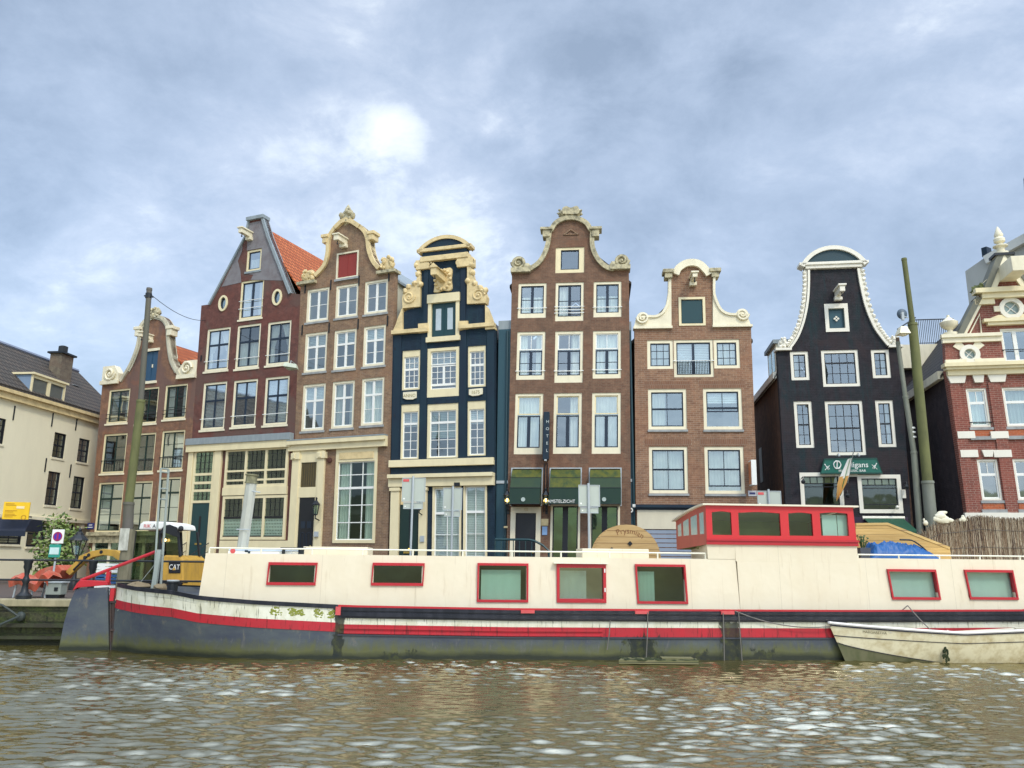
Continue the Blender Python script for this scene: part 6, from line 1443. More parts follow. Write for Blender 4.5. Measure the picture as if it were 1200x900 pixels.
# roof rails
def rail(name, x0, x1, z, zb, step):
    m = BO.mb(); m.tube([(x0, CI+.12, z), (x1, CI+.12, z)], .022, 6)
    n = max(1, round((x1-x0)/step))
    for i in range(n+1): x = x0+(x1-x0)*i/n; m.tube([(x, CI+.12, zb-.06), (x, CI+.12, z)], .022, 6)
    return BO.part(m, name, BOATWHITE)
rail('roof_rail', cx(244, 644)[0], cx(828, 647)[0], cx(600, 646)[1], zroof_l, 1.31)
rail('rear_roof_rail', xr1+.05, cEb-.2, cx(1100, 652.2)[1]+.03, zr_, 1.25)
# roof gear
m = BO.mb(); a, b = cx(350, 640)[0], cx(428, 642)[0]; m.box(a, b, 1.0, 2.4, zroof_l-.05, cx(400, 640.5)[1]); BO.part(m, 'roof_hatch', CRB, bevel=.02); m = BO.mb(); m.box(cx(686, 645)[0], cx(766, 645)[0], .9, 2.0, zroof_l-.05, cx(700, 642.5)[1]); BO.part(m, 'roof_hatch', CRB, bevel=.02)
# chimney stack
a = BO.uv(283, 648, 1.2); t_ = BO.uv(295.5, 556, 1.2); m = BO.mb(); m.tube([(a[0], 1.2, a[1]-.1), (t_[0], 1.2, t_[1]-.2)], .145, 8); chm = BO.part(m, 'chimney', m_paint('pale_grey_pipe', (.46, .47, .41), .5, .4, (.3, .3, .24), 3), smooth=False)
m = BO.mb(); d = Vector((t_[0]-a[0], 0, t_[1]-a[1])).normalized(); p0 = Vector((t_[0], 1.2, t_[1])); m.tube([p0-d*.24, p0-d*.21, p0-d*.2, p0-d*.04, p0-d*.03, p0], [.17, .17, .15, .15, .18, .18], 12); BO.part(m, 'chimney_cowl', m_paint('sooty_cowl', (.24, .23, .13), .7, .6, (.06, .06, .04), 4), chm)
m = BO.mb(); q = p0-d*.45; m.tube([q+Vector((-.05, -.1, .02)), q+Vector((.3, -.12, -.03))], .015, 5); m.tube([a[0:1]+(1.2, a[1]+.55) if 0 else (a[0]+d.x*.6-.17, 1.03, a[1]+d.z*.6), (a[0]+d.x*.6+.17, 1.03, a[1]+d.z*.6)], .012, 4); BO.part(m, 'chimney_stay', STEEL, chm)
m = BO.mb(); m.hexa([(a[0]-.3, .95, zroof_l-.05), (a[0]+.3, .95, zroof_l-.05), (a[0]+.3, 1.5, zroof_l-.05), (a[0]-.3, 1.5, zroof_l-.05)], [(a[0]-.2, 1.0, zroof_l+.16), (a[0]+.2, 1.0, zroof_l+.16), (a[0]+.2, 1.4, zroof_l+.16), (a[0]-.2, 1.4, zroof_l+.16)]); BO.part(m, 'chimney_base', CRB, chm)
# rudder, tiller, stern gear
yr = BW_
R_ = lambda *q: BO.uv(*q, yr)
m = BO.mb(); P_ = [R_(*q) for q in ((90, 690), (127, 688), (129, 772), (129, 790), (62, 790), (70, 760), (76, 730), (83, 706))]; m.prism(P_, yr-.06, yr+.06); rud = BO.part(m, 'rudder', HULL, bevel=.012)
m = BO.mb(); m.prism([R_(*q) for q in ((87, 692), (92, 683.5), (96, 679.5), (127.5, 681), (128, 685.5), (110, 687), (93, 688.5))], yr-.11, yr+.11); BO.part(m, 'rudder_cap', REDP, rud, bevel=.015)
m = BO.mb(); p, q = R_(95, 680), R_(185, 645.5); m.tube([(p[0], yr, p[1]), (q[0], yr, q[1])], .045, 7); a, b = R_(126, 683), R_(127, 669.5); m.box(a[0]-.04, a[0]+.05, yr-.05, yr+.05, a[1], b[1]); BO.part(m, 'tiller', REDP)
m = BO.mb()
for px_ in (130, 133): a, b = R_(px_, 690), R_(px_, 790); m.tube([(a[0], yr, a[1]), (b[0], yr, b[1])], .035, 6)
for y_ in (738, 705): a, b = R_(130, y_), R_(142, y_); m.box(a[0], b[0], yr-.05, yr+.05, a[1]-.03, a[1]+.03)
BO.part(m, 'rudder_post', m_paint('rusty_black_iron', (.03, .028, .03), .7, .5, (.09, .04, .02), 4))
m = BO.mb(); a = R_(131.5, 695); m.box(a[0]-.03, a[0]+.07, yr-.06, yr+.06, a[1]-.2, a[1]+.12); BO.part(m, 'rudder_hinge', REDP)
m = BO.mb(); a = BO.uv(142, 688, yr)[0]; m.ball((a+.5, yr-.2, 1.62), (.3, .25, .12), 8, 6, .5, 2); m.ball((a+1.1, yr-.3, 1.6), (.2, .2, .1), 8, 6, .4, 5); BO.part(m, 'rope_coil', m_paint('tan_rope', (.22, .17, .1), .9, .4))
a = BO.uv(202, 690, 1.0); m = BO.mb(); zt = BO.uv(202, 681, 1.0)[1]; m.lathe([(.13, zdeck(a[0])-.2), (.13, zt-.06), (.15, zt-.05), (.15, zt)], a[0], 1.0, 12); bo_ = BO.part(m, 'bollard', IRON); m = BO.mb(); m.lathe([(.152, zt+.001), (.15, zt+.03)], a[0], 1.0, 12); BO.part(m, 'bollard_cap', STEEL, bo_)
ym = 1.5; m = BO.mb(); A, B = BO.uv(180, 690, ym), BO.uv(188.5, 549, ym); C, D = BO.uv(188, 690, ym+.3), BO.uv(197.5, 550, ym+.3)
m.hexa([(A[0]-.06, ym-.06, A[1]-.1), (A[0]+.06, ym-.06, A[1]-.1), (A[0]+.06, ym+.06, A[1]-.1), (A[0]-.06, ym+.06, A[1]-.1)], [(A[0]+.0, ym-.05, A[1]+1.0), (A[0]+.1, ym-.05, A[1]+1.0), (A[0]+.1, ym+.05, A[1]+1.0), (A[0]+.0, ym+.05, A[1]+1.0)])
m.tube([(A[0], ym, A[1]), (B[0], ym, B[1])], .026, 7); m.tube([(C[0], ym+.3, C[1]), (D[0], ym+.3, D[1])], .032, 7)
for t in (.28, .74, .83, .97, 1.0):
    p = Vector((A[0]+(B[0]-A[0])*t, ym, A[1]+(B[1]-A[1])*t)); q = Vector((C[0]+(D[0]-C[0])*t, ym+.3, C[1]+(D[1]-C[1])*t)); m.tube([p, q], .022, 5)
p = Vector((A[0]+(B[0]-A[0])*.2, ym, A[1]+(B[1]-A[1])*.2)); m.tube([p, p+Vector((-.9, .2, -1.2))], .01, 4)
BO.part(m, 'mast', m_paint('grey_mast_paint', (.30, .34, .31), .55, .4, (.2, .22, .19), 3))

def bt(x, y, z):                            # boat-local to world
    return BO.O+BO.U*x+BO.N*y+Vector((0, 0, z))
def benv(name, label, cat, x, y, z, group=None):
    e = empty(name, bt(x, y, z), -BO.a); return tag(e, label, cat, group)
# planks on the roof
x0, x1 = cx(262, 644)[0], cx(338, 644)[0]
e = benv('roof_planks', 'white and pale blue planks lying on the cabin roof beside the leaning chimney', 'planks', x0, .8, zroof_l)
L_ = x1-x0
for i, (z, mt) in enumerate(((.0, WHITE), (.075, m_paint('pale_blue_plank', (.5, .58, .66), .6, .2)))): m = MB(); m.box(0, L_, .05*i, .9, z+.005, z+.07); m.build('plank', mt, e)
m = MB(); m.lathe([(.0, 0), (.065, 0), (.065, .01), (.0, .012)], 0, 0, 12); 
for q in range(len(m.v)): p_ = m.v[q]; m.v[q] = Vector((p_.x+.12, -p_.z-.0, p_.y+.075))
m.build('red_disc', PINKR, e)
m = MB(); m.box(.42, .5, -.008, 0, .05, .1); m.box(.5, .56, -.008, 0, .02, .07); m.build('plank_print', NAVY, e)
e = benv('roof_cleat', 'black steel bar cleat on the cabin roof in front of the house door', 'cleat', cx(325, 645)[0], .7, zroof_l)
m = MB(); m.box(0, .65, 0, .06, .13, .18); m.build('bar', IRON, e, bevel=.01); m = MB(); m.box(.05, .12, 0, .06, -.03, .13); m.box(.5, .6, 0, .06, -.03, .13); m.build('foot', IRON, e)
# timber shelter, tarp, plant pot, reed fence on the rear roof
PLK = m_wood('yellow_pine_planks', (.60, .40, .14), (.48, .29, .09), (.28, .17, .06), .17, 'z')
ysd = 2.2; A = BO.uv(1004, 655, ysd); P_ = [BO.uv(*q, ysd) for q in ((1003, 660), (1003, 613), (1040, 612.5), (1113, 641), (1115.5, 660))]
zmin = zr_-.0; P_ = [(x-A[0], max(z, zmin)-zmin) for x, z in P_]
e = benv('timber_shelter', 'yellow pine plank shelter with a sloping end on the rear cabin roof', 'shelter', A[0], ysd, zmin)
m = MB(); m.prism(P_, 0, .95); m.build('plank_wall', PLK, e)
m = MB(); m.ribbon(P_[1:4], .07, -.02, .97); m.build('edge_board', m_wood('pine_edge', (.6, .42, .17), (.5, .32, .1), (.3, .18, .08), .4), e)
ytp = 1.3; A, B = BO.uv(1022, 655, ytp), BO.uv(1104, 655, ytp); zt = BO.uv(1050, 633.5, ytp)[1]-zr_
e = benv('blue_tarpaulin', 'crumpled bright blue tarpaulin bundle in front of the pine shelter', 'tarpaulin', A[0], ytp, zr_)
m = MB(); L_ = B[0]-A[0]; nx, ny = 110, 34
def tz(u, v):
    env_ = min(1, u*9)*(1 if u < .62 else max(0, 1-(u-.62)/.38)**.6)
    ww = math.sin(math.pi*min(1, max(0, v)))**.5
    n = noise.noise(Vector((u*6, v*3, 3)))*.22+noise.noise(Vector((u*13+v*4, v*7, 8)))*.20+abs(noise.noise(Vector((u*20-v*6, v*9, 4))))*.2-.08
    return max(0, env_*ww*zt*(.92+n))
idx = [[m.p(u*L_, v*.85, tz(u, v)) for v in [j/ny for j in range(ny+1)]] for u in [i/nx for i in range(nx+1)]]
for i in range(nx):
    for j in range(ny): m.f.append([idx[i][j], idx[i+1][j], idx[i+1][j+1], idx[i][j+1]])
m.build('tarp_sheet', m_paint('blue_tarp', (.004, .085, .27), .45, .3, (.003, .04, .15), 3, streak=False, bump=.3), e, smooth=True)
m = MB(); pr = [(L_*(.45+.55*t), .1+.3*t, zt*(1.0 if t < .3 else max(0.02, 1-((t-.3)/.7)**1.5))+.03) for t in [k/14 for k in range(15)]]; m.tube(pr, .022, 5); m.build('black_strap', IRON, e)
xpt, zpt = BO.uv(1011.5, 650, .9); e = benv('potted_plant', 'small green plant in a dark grey pot beside the wheelhouse', 'plant', xpt, .9, zr_)
m = MB(); m.hexa([(-.12, -.12, 0), (.12, -.12, 0), (.12, .12, 0), (-.12, .12, 0)], [(-.15, -.15, .28), (.15, -.15, .28), (.15, .15, .28), (-.15, .15, .28)]); m.build('pot', m_paint('slate_pot', (.07, .08, .1), .7, .3), e)
m = MB(); rnd = random.Random(4)
for i in range(34):
    a = rnd.random()*6.28; l = rnd.uniform(.14, .34); r = rnd.uniform(.03, .16); c = Vector((r*math.cos(a), r*math.sin(a), .28+l)); d = Vector((rnd.gauss(0, 1), rnd.gauss(0, 1), rnd.gauss(0, .6))).normalized()*.05; s_ = d.orthogonal().normalized()*.025
    m.quad(c-d, c+s_, c+d, c-s_); m.tube([(r*.3*math.cos(a), r*.3*math.sin(a), .26), c], .006, 3)
m.build('leaf_tuft', m_paint('plant_leaf', (.05, .10, .03), .6, .3), e)
# reed fence
yrf = 2.9; A = BO.uv(1078, 655, yrf); B_ = BO.uv(1262, 655, yrf); e = benv('reed_fence', 'bristly brown reed screen fence on the rear roof below the ornate brick house', 'fence', A[0], yrf, zr_-.02)
L_ = B_[0]-A[0]; rnd = random.Random(9)
def rf_top(x):
    px_ = 1078+184*x/L_; y = np.interp(px_, [1078, 1092, 1104, 1120, 1140, 1152, 1170, 1200, 1262], [634, 619, 611, 610, 606, 603.5, 606, 607, 605]); return BO.uv(px_, float(y), yrf)[1]-zr_
REEDS = [m_paint('reed_pale', (.40, .33, .23), .85, .3), m_paint('reed_brown', (.22, .15, .09), .85, .3), m_paint('reed_dark', (.11, .07, .05), .9, .3)]
groups = [MB(), MB(), MB()]; nreed = 3400
for i in range(nreed):
    x = L_*(i+rnd.random())/nreed; g = groups[rnd.choices((0, 1, 2), (.45, .38, .17))[0]]; z1 = rf_top(x)*rnd.uniform(.86, 1.03); y = rnd.uniform(-.05, .05); w_ = rnd.uniform(.0035, .009); dx = rnd.gauss(0, .11); z0 = rnd.choice((0, 0, rnd.uniform(0, z1*.5)))
    g.hexa([(x-w_, y-w_, z0), (x+w_, y-w_, z0), (x+w_, y+w_, z0), (x-w_, y+w_, z0)], [(x-w_*.5+dx, y-w_, z1), (x+w_*.5+dx, y-w_, z1), (x+w_*.5+dx, y+w_*.5, z1), (x-w_*.5+dx, y+w_*.5, z1)])
for g, mt, nm in zip(groups, REEDS, ('reed_screen', 'reed_screen', 'reed_screen')): g.build(nm, mt, e)
m = MB()
for t in (.3, .7): m.tube([(L_*k/20, -.065, rf_top(L_*k/20)*t) for k in range(21)], .006, 4)
for k in range(6): x = L_*k/5; m.tube([(x, .09, 0), (x, .09, rf_top(x)*.9)], .03, 5)
m.build('fence_wire', m_flat('fence_wire', (.08, .07, .06), .6), e)
ORN = m_paint('white_plaster', (.70, .66, .50), .8, .25)
def orn(label, px_, py_, parts):
    a = BO.uv(px_, py_, yrf); e = benv('garden_ornament', label, 'ornament', a[0], yrf, a[1]); m = MB()
    for i, (x, z, rx, rz) in enumerate(parts): m.ball((x, 0, z), (rx, min(rx, rz)*.8, rz), 12, 8, .25, i)
    m.build('plaster_body', ORN, e, smooth=True)
orn('white lumpy plaster ornament, the big one on the reed fence beside the tall pole', 1105, 613, ((0, .1, .26, .12), (-.05, .2, .17, .12), (.0, .31, .15, .05), (.08, .33, .1, .035), (.2, .08, .16, .07), (-.24, .12, .05, .07)))
orn('small white three-lobed ornament on the reed fence near the brick corner', 1129, 611, ((0, .06, .09, .08), (.0, .14, .05, .05), (-.1, .03, .05, .05), (.1, .04, .05, .05)))
orn('small round white ornament between the two leaning poles', 1085, 616, ((0, .08, .075, .075), (-.04, .17, .03, .05)))

# ================================================================== rowing boat in front
RB = House('rowing_boat', 'weathered white wooden rowing boat moored alongside the houseboat', (0, 19.95), -3, 0, 'boat', z=0)
r0 = RB.uv(968, 732, .7)[0]; LR = RB.uv(1258, 740, .7)[0]-r0
RB.e.location = RB.O+RB.U*r0
def rsh(t): return .93-.19*min(1, t*2.1)**.8+.30*max(0, t-.5)     # sheer height
def rbm(t): return .56*min(1, (1-(1-min(1, t/.55))**2.1))*(1 if t < .8 else 1-.35*((t-.8)/.2)**2)
def rpt(t, q, side):                        # q 0 keel .. 1 gunwale
    b = rbm(t); zt = rsh(t); z = -.15+(zt+.15)*q; w_ = b*(q**.42 if q > 0 else 0); rake = .42*(1-q)*(1-min(1, t*2.2))
    return (t*LR+rake, .56+side*w_, z)
def rstrip(m, q0, q1, out=0.0, n=40, k=4, sides=(-1, 1)):
    F0 = q0 if callable(q0) else (lambda t: q0); F1 = q1 if callable(q1) else (lambda t: q1)
    for s_ in sides:
        g = [[m.p(*(Vector(rpt(i/n, F0(i/n)+(F1(i/n)-F0(i/n))*j/k, s_))+Vector((0, s_*out, 0)))) for j in range(k+1)] for i in range(n+1)]
        for i in range(n):
            for j in range(k): m.f.append([g[i][j], g[i+1][j], g[i+1][j+1], g[i][j+1]])
RBW = m_paint('weathered_white_boat_paint', (.72, .65, .44), .5, .6, (.38, .28, .11), 2.2, streak=False); RBG = m_paint('slimy_hull_paint', (.15, .145, .075), .7, .6, (.05, .07, .015), 2)
qb = lambda t: .54-.40*min(1, t/.42)**.8
m = MB(); rstrip(m, 0, qb, k=6); m.build('lower_hull', RBG, RB.e, smooth=True)
m = MB(); rstrip(m, qb, 1, k=8); m.build('upper_hull', RBW, RB.e, smooth=True)
m = MB(); rstrip(m, .93, .965, .02, k=1); rstrip(m, .70, .72, .012, k=1, sides=(-1,)); rstrip(m, qb, lambda t: qb(t)+.022, .014, k=1); m.build('rub_rail', m_paint('navy_rub_rail', (.015, .015, .03), .5, .3), RB.e)
m = MB()
for s_ in (-1, 1): m.tube([Vector(rpt(i/40, 1, s_))+Vector((0, -s_*.02, .0)) for i in range(41)], .038, 6)
m.build('gunwale', m_paint('white_gunwale', (.76, .73, .68), .4, .2), RB.e)
m = MB()
for t, w_ in ((.22, .13), (.38, .2), (.62, .22)): a, b = rpt(t, .88, -1), rpt(t, .88, 1); m.box(a[0]-w_/2, a[0]+w_/2, a[1], b[1], a[2], a[2]+.04)
a = rpt(.12, .93, -1); m.f.append([m.p(*rpt(.0, .97, -1)), m.p(*rpt(.07, .97, -1)), m.p(*rpt(.13, .97, -1)), m.p(*rpt(.13, .97, 1)), m.p(*rpt(.07, .97, 1))]); m.build('thwart', m_paint('thwart_paint', (.66, .6, .46), .55, .4), RB.e)
m = MB(); g = [[m.p(*(Vector(rpt(i/30, .45, s_)))) for s_ in (-1, 1)] for i in range(31)]
for i in range(30): m.f.append([g[i][0], g[i+1][0], g[i+1][1], g[i][1]])
m.build('floorboard', m_wood('bilge_boards', (.2, .15, .09), (.14, .1, .06), (.05, .04, .03), .15, 'x'), RB.e)
m = MB()
for x in (1.7, 3.05): m.tube([(x-.12, 1.0, .84), (x+.0, .96, .82), (x+.2, .7, .70)], .03, 5)
m.build('rib_handle', m_paint('pale_handle', (.6, .55, .45), .5, .2), RB.e)
m = MB(); m.tube([(LR*.45, .35, .72), (LR*.78, .5, .82)], .03, 6); m.box(LR*.78-.3, LR*.78, .42, .56, .81, .84); m.build('oar', m_paint('oar_wood', (.6, .56, .42), .5, .2), RB.e)
a = rpt(.12, .83, -1); b = rpt(.2, .80, -1)
text('MARGARETHA', .085, m_flat('faded_lettering', (.2, .17, .1), .7), RB.e, 'name_lettering', lambda x, y, z: Vector((LR*.115+.3+x, rpt(.085+(x+.3)/LR+.02, .86, -1)[1]-.012-z, rpt(.085+(x+.3)/LR+.02, .86, -1)[2]+y)), extr=.002, sx=1.0)
m = MB(); x = LR*.42; 
for i in range(16): m.ball((x+random.gauss(0, .03), rpt(.42, .55, -1)[1]-.01, .05+random.random()*.32), (.03, .02, .05), 6, 4, .5, i)
m.build('weed_clump', MOSS, RB.e)
# ropes
def rope(label, pts, r=.014, grp=None):
    e = empty('mooring_rope', Vector(pts[0])); tag(e, label, 'rope', grp); m = MB(); p0 = Vector(pts[0]); m.tube([Vector(p)-p0 for p in cr([tuple(p) for p in pts], 6)], r, 5)
    m.build('rope_strand', m_flat('old_rope', (.18, .16, .14), .9), e); return e
def sag(a, b, s, n=6): a, b = Vector(a), Vector(b); return [tuple(a+(b-a)*i/n-Vector((0, 0, s*4*(i/n)*(1-i/n)))) for i in range(n+1)]
rw_ = lambda x, y, z: RB.e.location+RB.U*x+RB.N*y+Vector((0, 0, z))
A = bt(bx(860, 714)[0], -.08, zdeck(5)+.0)
rope('thin mooring rope slanting from the houseboat deck edge to the rowing boat bow', sag(A, rw_(.1, .56, .84), .16))
A = bt(BO.uv(1062, 708, 0)[0], -.06, BO.uv(1062, 709.5, 0)[1])
rope('left leg of the forked rope holding the rowing boat to the houseboat', sag(A, rw_(1.5, .95, .86), .04)); rope('right leg of the forked rope holding the rowing boat to the houseboat', sag(A, rw_(2.38, .08, .80), .02))
# floating plank
A = at_y(720, 772, 19.0); e = empty('floating_plank', Vector((RB.O.x+0, 0, 0))); zpl = .02
dpl = (EYE-.05)/(-(ray(768, 772).normalized().z))*1.0; P = EYEP+ray(768, 772)*((EYE-.05)/-ray(768, 772).z); e.location = (3.55, 20.0, .05); tag(e, 'mossy weathered plank raft floating beside the hull', 'plank')
m = MB(); m.hexa([(-.95, -.22, -.03), (.95, -.18, -.03), (1.0, .3, -.03), (-.8, .3, -.03)], [(-.95, -.22, .055), (.95, -.18, .055), (1.0, .3, .05), (-.8, .3, .06)]); m.box(.1, .85, -.1, .2, .06, .1); m.build('deck_board', m_wood('mossy_planks', (.22, .19, .10), (.10, .11, .04), (.03, .03, .02), .2, 'z', .8), e)
m = MB(); rnd = random.Random(8)
for i in range(40): m.ball((rnd.uniform(-.9, .9), rnd.uniform(-.2, .25), .06), (rnd.uniform(.04, .12), .05, .015), 6, 4, .5, i)
m.build('moss_patch', MOSS, e)
# ================================================================== quay, street, water
def sheet(name, pts, z, mat, kind='structure'):
    m = MB(); m.f.append([m.p(x, y, z) for x, y in pts]); o = m.build(name, mat); o['kind'] = kind; return o
def m_cobble():
    m, nt = newmat('street_bricks'); oc = objco(nt); v = nd(nt, 'ShaderNodeTexBrick'); nt.links.new(oc, v.inputs['Vector'])
    v.inputs['Scale'].default_value = 1; v.inputs['Brick Width'].default_value = .21; v.inputs['Row Height'].default_value = .1; v.inputs['Mortar Size'].default_value = .01
    v.inputs['Color1'].default_value = (.12, .075, .06, 1); v.inputs['Color2'].default_value = (.09, .06, .05, 1); v.inputs['Mortar'].default_value = (.05, .045, .04, 1)
    finish(nt, mixc(nt, ramp(nt, noise_t(nt, oc, .4, 6), [(.4, 0), (.7, .6)]), v.outputs[0], (.06, .055, .05)), .8, v.outputs['Fac'], -.3, .01); return m
QA, QB = Vector((-60, 19.9)), Vector((70, 27.2))         # quay edge line
qd = (QB-QA).normalized(); qn = Vector((-qd.y, qd.x))
def qpt(x, off=0.0): t = (x-QA.x)/qd.x; p = QA+qd*t+qn*off; return p
sheet('street', [tuple(QA+qn*.5), tuple(QB+qn*.5), (400, 60), (400, 900), (-400, 900), (-400, 60)], ZS, m_cobble())
pav = [qpt(-60, 9.0)]
q = House('quay_wall', 'mossy stone quay wall with a pale coping course along the water', (QA.x, QA.y), -math.degrees(math.atan2(qd.y, qd.x)), 0, 'wall', z=0)
def m_quay():
    m, nt = newmat('mossy_quay_stone'); oc = objco(nt); sp = nd(nt, 'ShaderNodeSeparateXYZ'); nt.links.new(oc, sp.inputs[0]); cb = nd(nt, 'ShaderNodeCombineXYZ'); nt.links.new(sp.outputs[0], cb.inputs[0]); nt.links.new(sp.outputs[2], cb.inputs[1])
    br = nd(nt, 'ShaderNodeTexBrick'); nt.links.new(cb.outputs[0], br.inputs['Vector']); br.inputs['Scale'].default_value = 1; br.inputs['Brick Width'].default_value = 1.3; br.inputs['Row Height'].default_value = .3; br.inputs['Mortar Size'].default_value = .03
    br.inputs['Color1'].default_value = (.075, .07, .035, 1); br.inputs['Color2'].default_value = (.045, .05, .022, 1); br.inputs['Mortar'].default_value = (.008, .009, .006, 1)
    n1 = noise_t(nt, scl(nt, oc, (.6, 1, 2)), 2, 6, .65); n2 = noise_t(nt, oc, 9, 5, .65)
    c = mixc(nt, ramp(nt, n1, [(.4, 0), (.65, 1)]), br.outputs[0], (.06, .085, .015)); c = mixc(nt, ramp(nt, n2, [(.4, .7), (.6, 0)]), c, (.02, .02, .012))
    e = mth(nt, 'ADD', sp.outputs[2], mth(nt, 'MULTIPLY', mth(nt, 'SUBTRACT', n1, .5), .5)); c = mixc(nt, ramp(nt, e, [(.1, 1), (.3, 0)]), c, (.012, .015, .006))
    finish(nt, c, .85, mth(nt, 'ADD', n2, mth(nt, 'MULTIPLY', br.outputs['Fac'], -1)), .8, .04); return m
QM = m_quay(); L_ = (QB-QA).length
m = q.mb(); m.box(0, L_, 0, .5, -.6, ZS-.18); q.part(m, 'stone_face', QM)
m = q.mb(); m.box(0, L_, -.07, .6, ZS-.178, ZS+.004); q.part(m, 'coping_course', m_paint('ochre_coping_stone', (.36, .31, .19), .85, .6, (.16, .15, .08), 2), bevel=.02)
m = q.mb(); m.box(0, L_, -.14, .0, .48, .58); m.box(0, L_, -.1, .0, .17, .25); q.part(m, 'timber_waling', m_paint('wet_timber', (.03, .028, .016), .7, .5, (.05, .07, .02), 2))
def ql(px, py): return q.uv(px, py)
a = ql(27, 722); m = q.mb(); m.ball((a[0], -.12, a[1]), (.13, .1, .13), 10, 7); m.tube([(ql(-6, 705)[0], -.25, ql(0, 705)[1]), (a[0]-.45, -.25, a[1]+.3), (a[0], -.2, a[1])], .03, 6); m.tube([(a[0], -.2, a[1]), (a[0]-.4, -.3, a[1]-.2), (ql(-6, 758)[0], -.5, ql(-6, 756)[1])], .04, 6); q.part(m, 'mooring_ring', m_flat('dark_mooring_gear', (.03, .04, .035), .6))
# railing on the quay
qx0 = qpt(-34); RL = House('quay_railing', 'black cast iron quay railing with urn shaped posts', tuple(qpt(-34, .25)), q.a*180/PI, 0, 'railing', z=ZS)
x1 = RL.uv(246, 690)[0]; zt = RL.uv(100, 657)[1]; zm = RL.uv(60, 679.8)[1]
for z, nm in ((zt, 'top_rail'), (zm, 'lower_rail')): m = RL.mb(); m.tube([(0, 0, z), (x1, 0, z)], .028, 7); RL.part(m, nm, IRON)
xa, xb = RL.uv(30.5, 680)[0], RL.uv(107, 680)[0]; st = xb-xa; x = xb
while x > 0: x -= st
x += st
while x < x1+.1:
    m = RL.mb(); m.lathe([(.2, 0), (.2, .1), (.1, .2), (.07, .42), (.1, .48), (.085, .55), (.055, .62), (.075, .78), (.11, .86), (.1, .95), (.12, 1.0), (.12, 1.06), (.02, 1.08)], x, 0, 10); RL.part(m, 'post', IRON, smooth=True); x += st
# tall stepped poles
def pole(name, label, pts, rad, Y, mat, cat='pole', dx=0):
    P = [at_y(px, py, Y) for px, py in pts]; base = Vector((P[0].x, Y, ZS)); e = empty(name, base); tag(e, label, cat)
    for i, (nm, r) in enumerate(zip(('base_tube', 'middle_tube', 'upper_tube'), rad)):
        a, b = P[i]-base, P[i+1]-base
        if i == 0: a.z = 0
        m = MB(); m.tube([a, b], [r*1.03, r*.97], 12); m.tube([b-Vector((0, 0, .04)), b+Vector((0, 0, .04))], [r*1.08, r*1.02], 12); m.build(nm, mat[i], e, smooth=True)
    return e, P, base
MOSSP = m_paint('mossy_steel_pole', (.14, .145, .05), .75, .7, (.07, .075, .03), 1.5); GRP = m_paint('grey_green_pole', (.20, .21, .17), .6, .5, (.10, .11, .06), 1.5)
BRP = m_paint('brown_grey_pole', (.11, .10, .085), .7, .4, (.08, .09, .03), 1.2)
e, P, base = pole('overhead_wire_pole', 'tall stepped brown and mossy steel pole in front of the neck gabled brick house', [(147, 690), (151, 590), (165, 470), (175, 339)], (.155, .125, .085), 24.2, [BRP, MOSSP, BRP])
m = MB(); b = P[3]-base; m.tube([b-Vector((.14, 0, .22)), b-Vector((-.16, 0, .26))], .025, 6); m.tube([b-Vector((0, 0, .3)), b-Vector((0, 0, .14))], .1, 10); m.build('wire_bracket', IRON, e)
a = at_y(141.5, 620, 23.9)-base; b = at_y(151, 683, 23.9)-base; m = MB(); m.tube([(.0, -.2, 0), (.02, -.2, a.z)], [.2, .17], 10); m.build('timber_pile', m_paint('old_pile_wood', (.20, .18, .12), .85, .6, (.09, .09, .05), 3), e)
m = MB(); zz = at_y(147, 645, 23.9).z-ZS; m.box(-.15, .12, -.42, -.40, zz, a.z+.02); m.build('white_plate', m_paint('peeling_white', (.55, .55, .47), .7, .7, (.25, .25, .2), 4), e)
# wire to the red house
w0 = P[3]-Vector((-.1, 0, .2)); tgt = HOUSE2.O+HOUSE2.U*HOUSE2.uv(236, 376)[0]+Vector((0, 0, HOUSE2.uv(236, 376)[1])); e2 = empty('span_wire', w0); tag(e2, 'thin span wire from the tall left pole to the red house', 'wire'); m = MB(); m.tube([Vector(p)-w0 for p in sag(w0, tgt, .25, 10)], .012, 4); m.build('wire_strand', IRON, e2)
e, P, base = pole('overhead_wire_pole', 'tall stepped mossy yellow green pole leaning beside the black pub', [(1094, 650), (1087, 565), (1069.5, 380), (1059.5, 304)], (.185, .15, .085), 25.6, [GRP, MOSSP, MOSSP])
m = MB(); b = at_y(1057, 368, 25.4)-base; m.ball(b, (.17, .1, .18), 14, 10); m.build('dish_cover', m_flat('slate_blue_dish', (.07, .10, .13), .5), e, smooth=True)
m = MB(); c = at_y(1057.5, 370, 25.2)-base; m.box(c.x-.03, c.x+.05, c.y-.03, c.y+.05, c.z-.15, c.z+.12); m.tube([c, c+Vector((.25, .15, -.02))], .02, 5); m.build('dish_bracket', STEEL, e)
m = MB(); b = at_y(1057, 390, 25.4)-base; m.hexa([(b.x-.16, b.y-.2, b.z-.06), (b.x+.2, b.y-.2, b.z-.06), (b.x+.2, b.y+.2, b.z-.06), (b.x-.16, b.y+.2, b.z-.06)], [(b.x-.06, b.y-.1, b.z+.2), (b.x+.14, b.y-.1, b.z+.2), (b.x+.14, b.y+.1, b.z+.2), (b.x-.06, b.y+.1, b.z+.2)]); m.lathe([(.05, b.z-.12), (.15, b.z-.065)], b.x+.02, b.y, 10); m.build('street_lantern', PALE, e)
e, P, base = pole('lamp_post', 'slimmer grey steel lamp post beside the black pub windows', [(1079, 650), (1071, 530), (1061, 465), (1052.3, 402)], (.1, .085, .07), 25.8, [GRP]*3, 'lamp post')
m = MB(); a = at_y(1070, 512, 25.8)-base
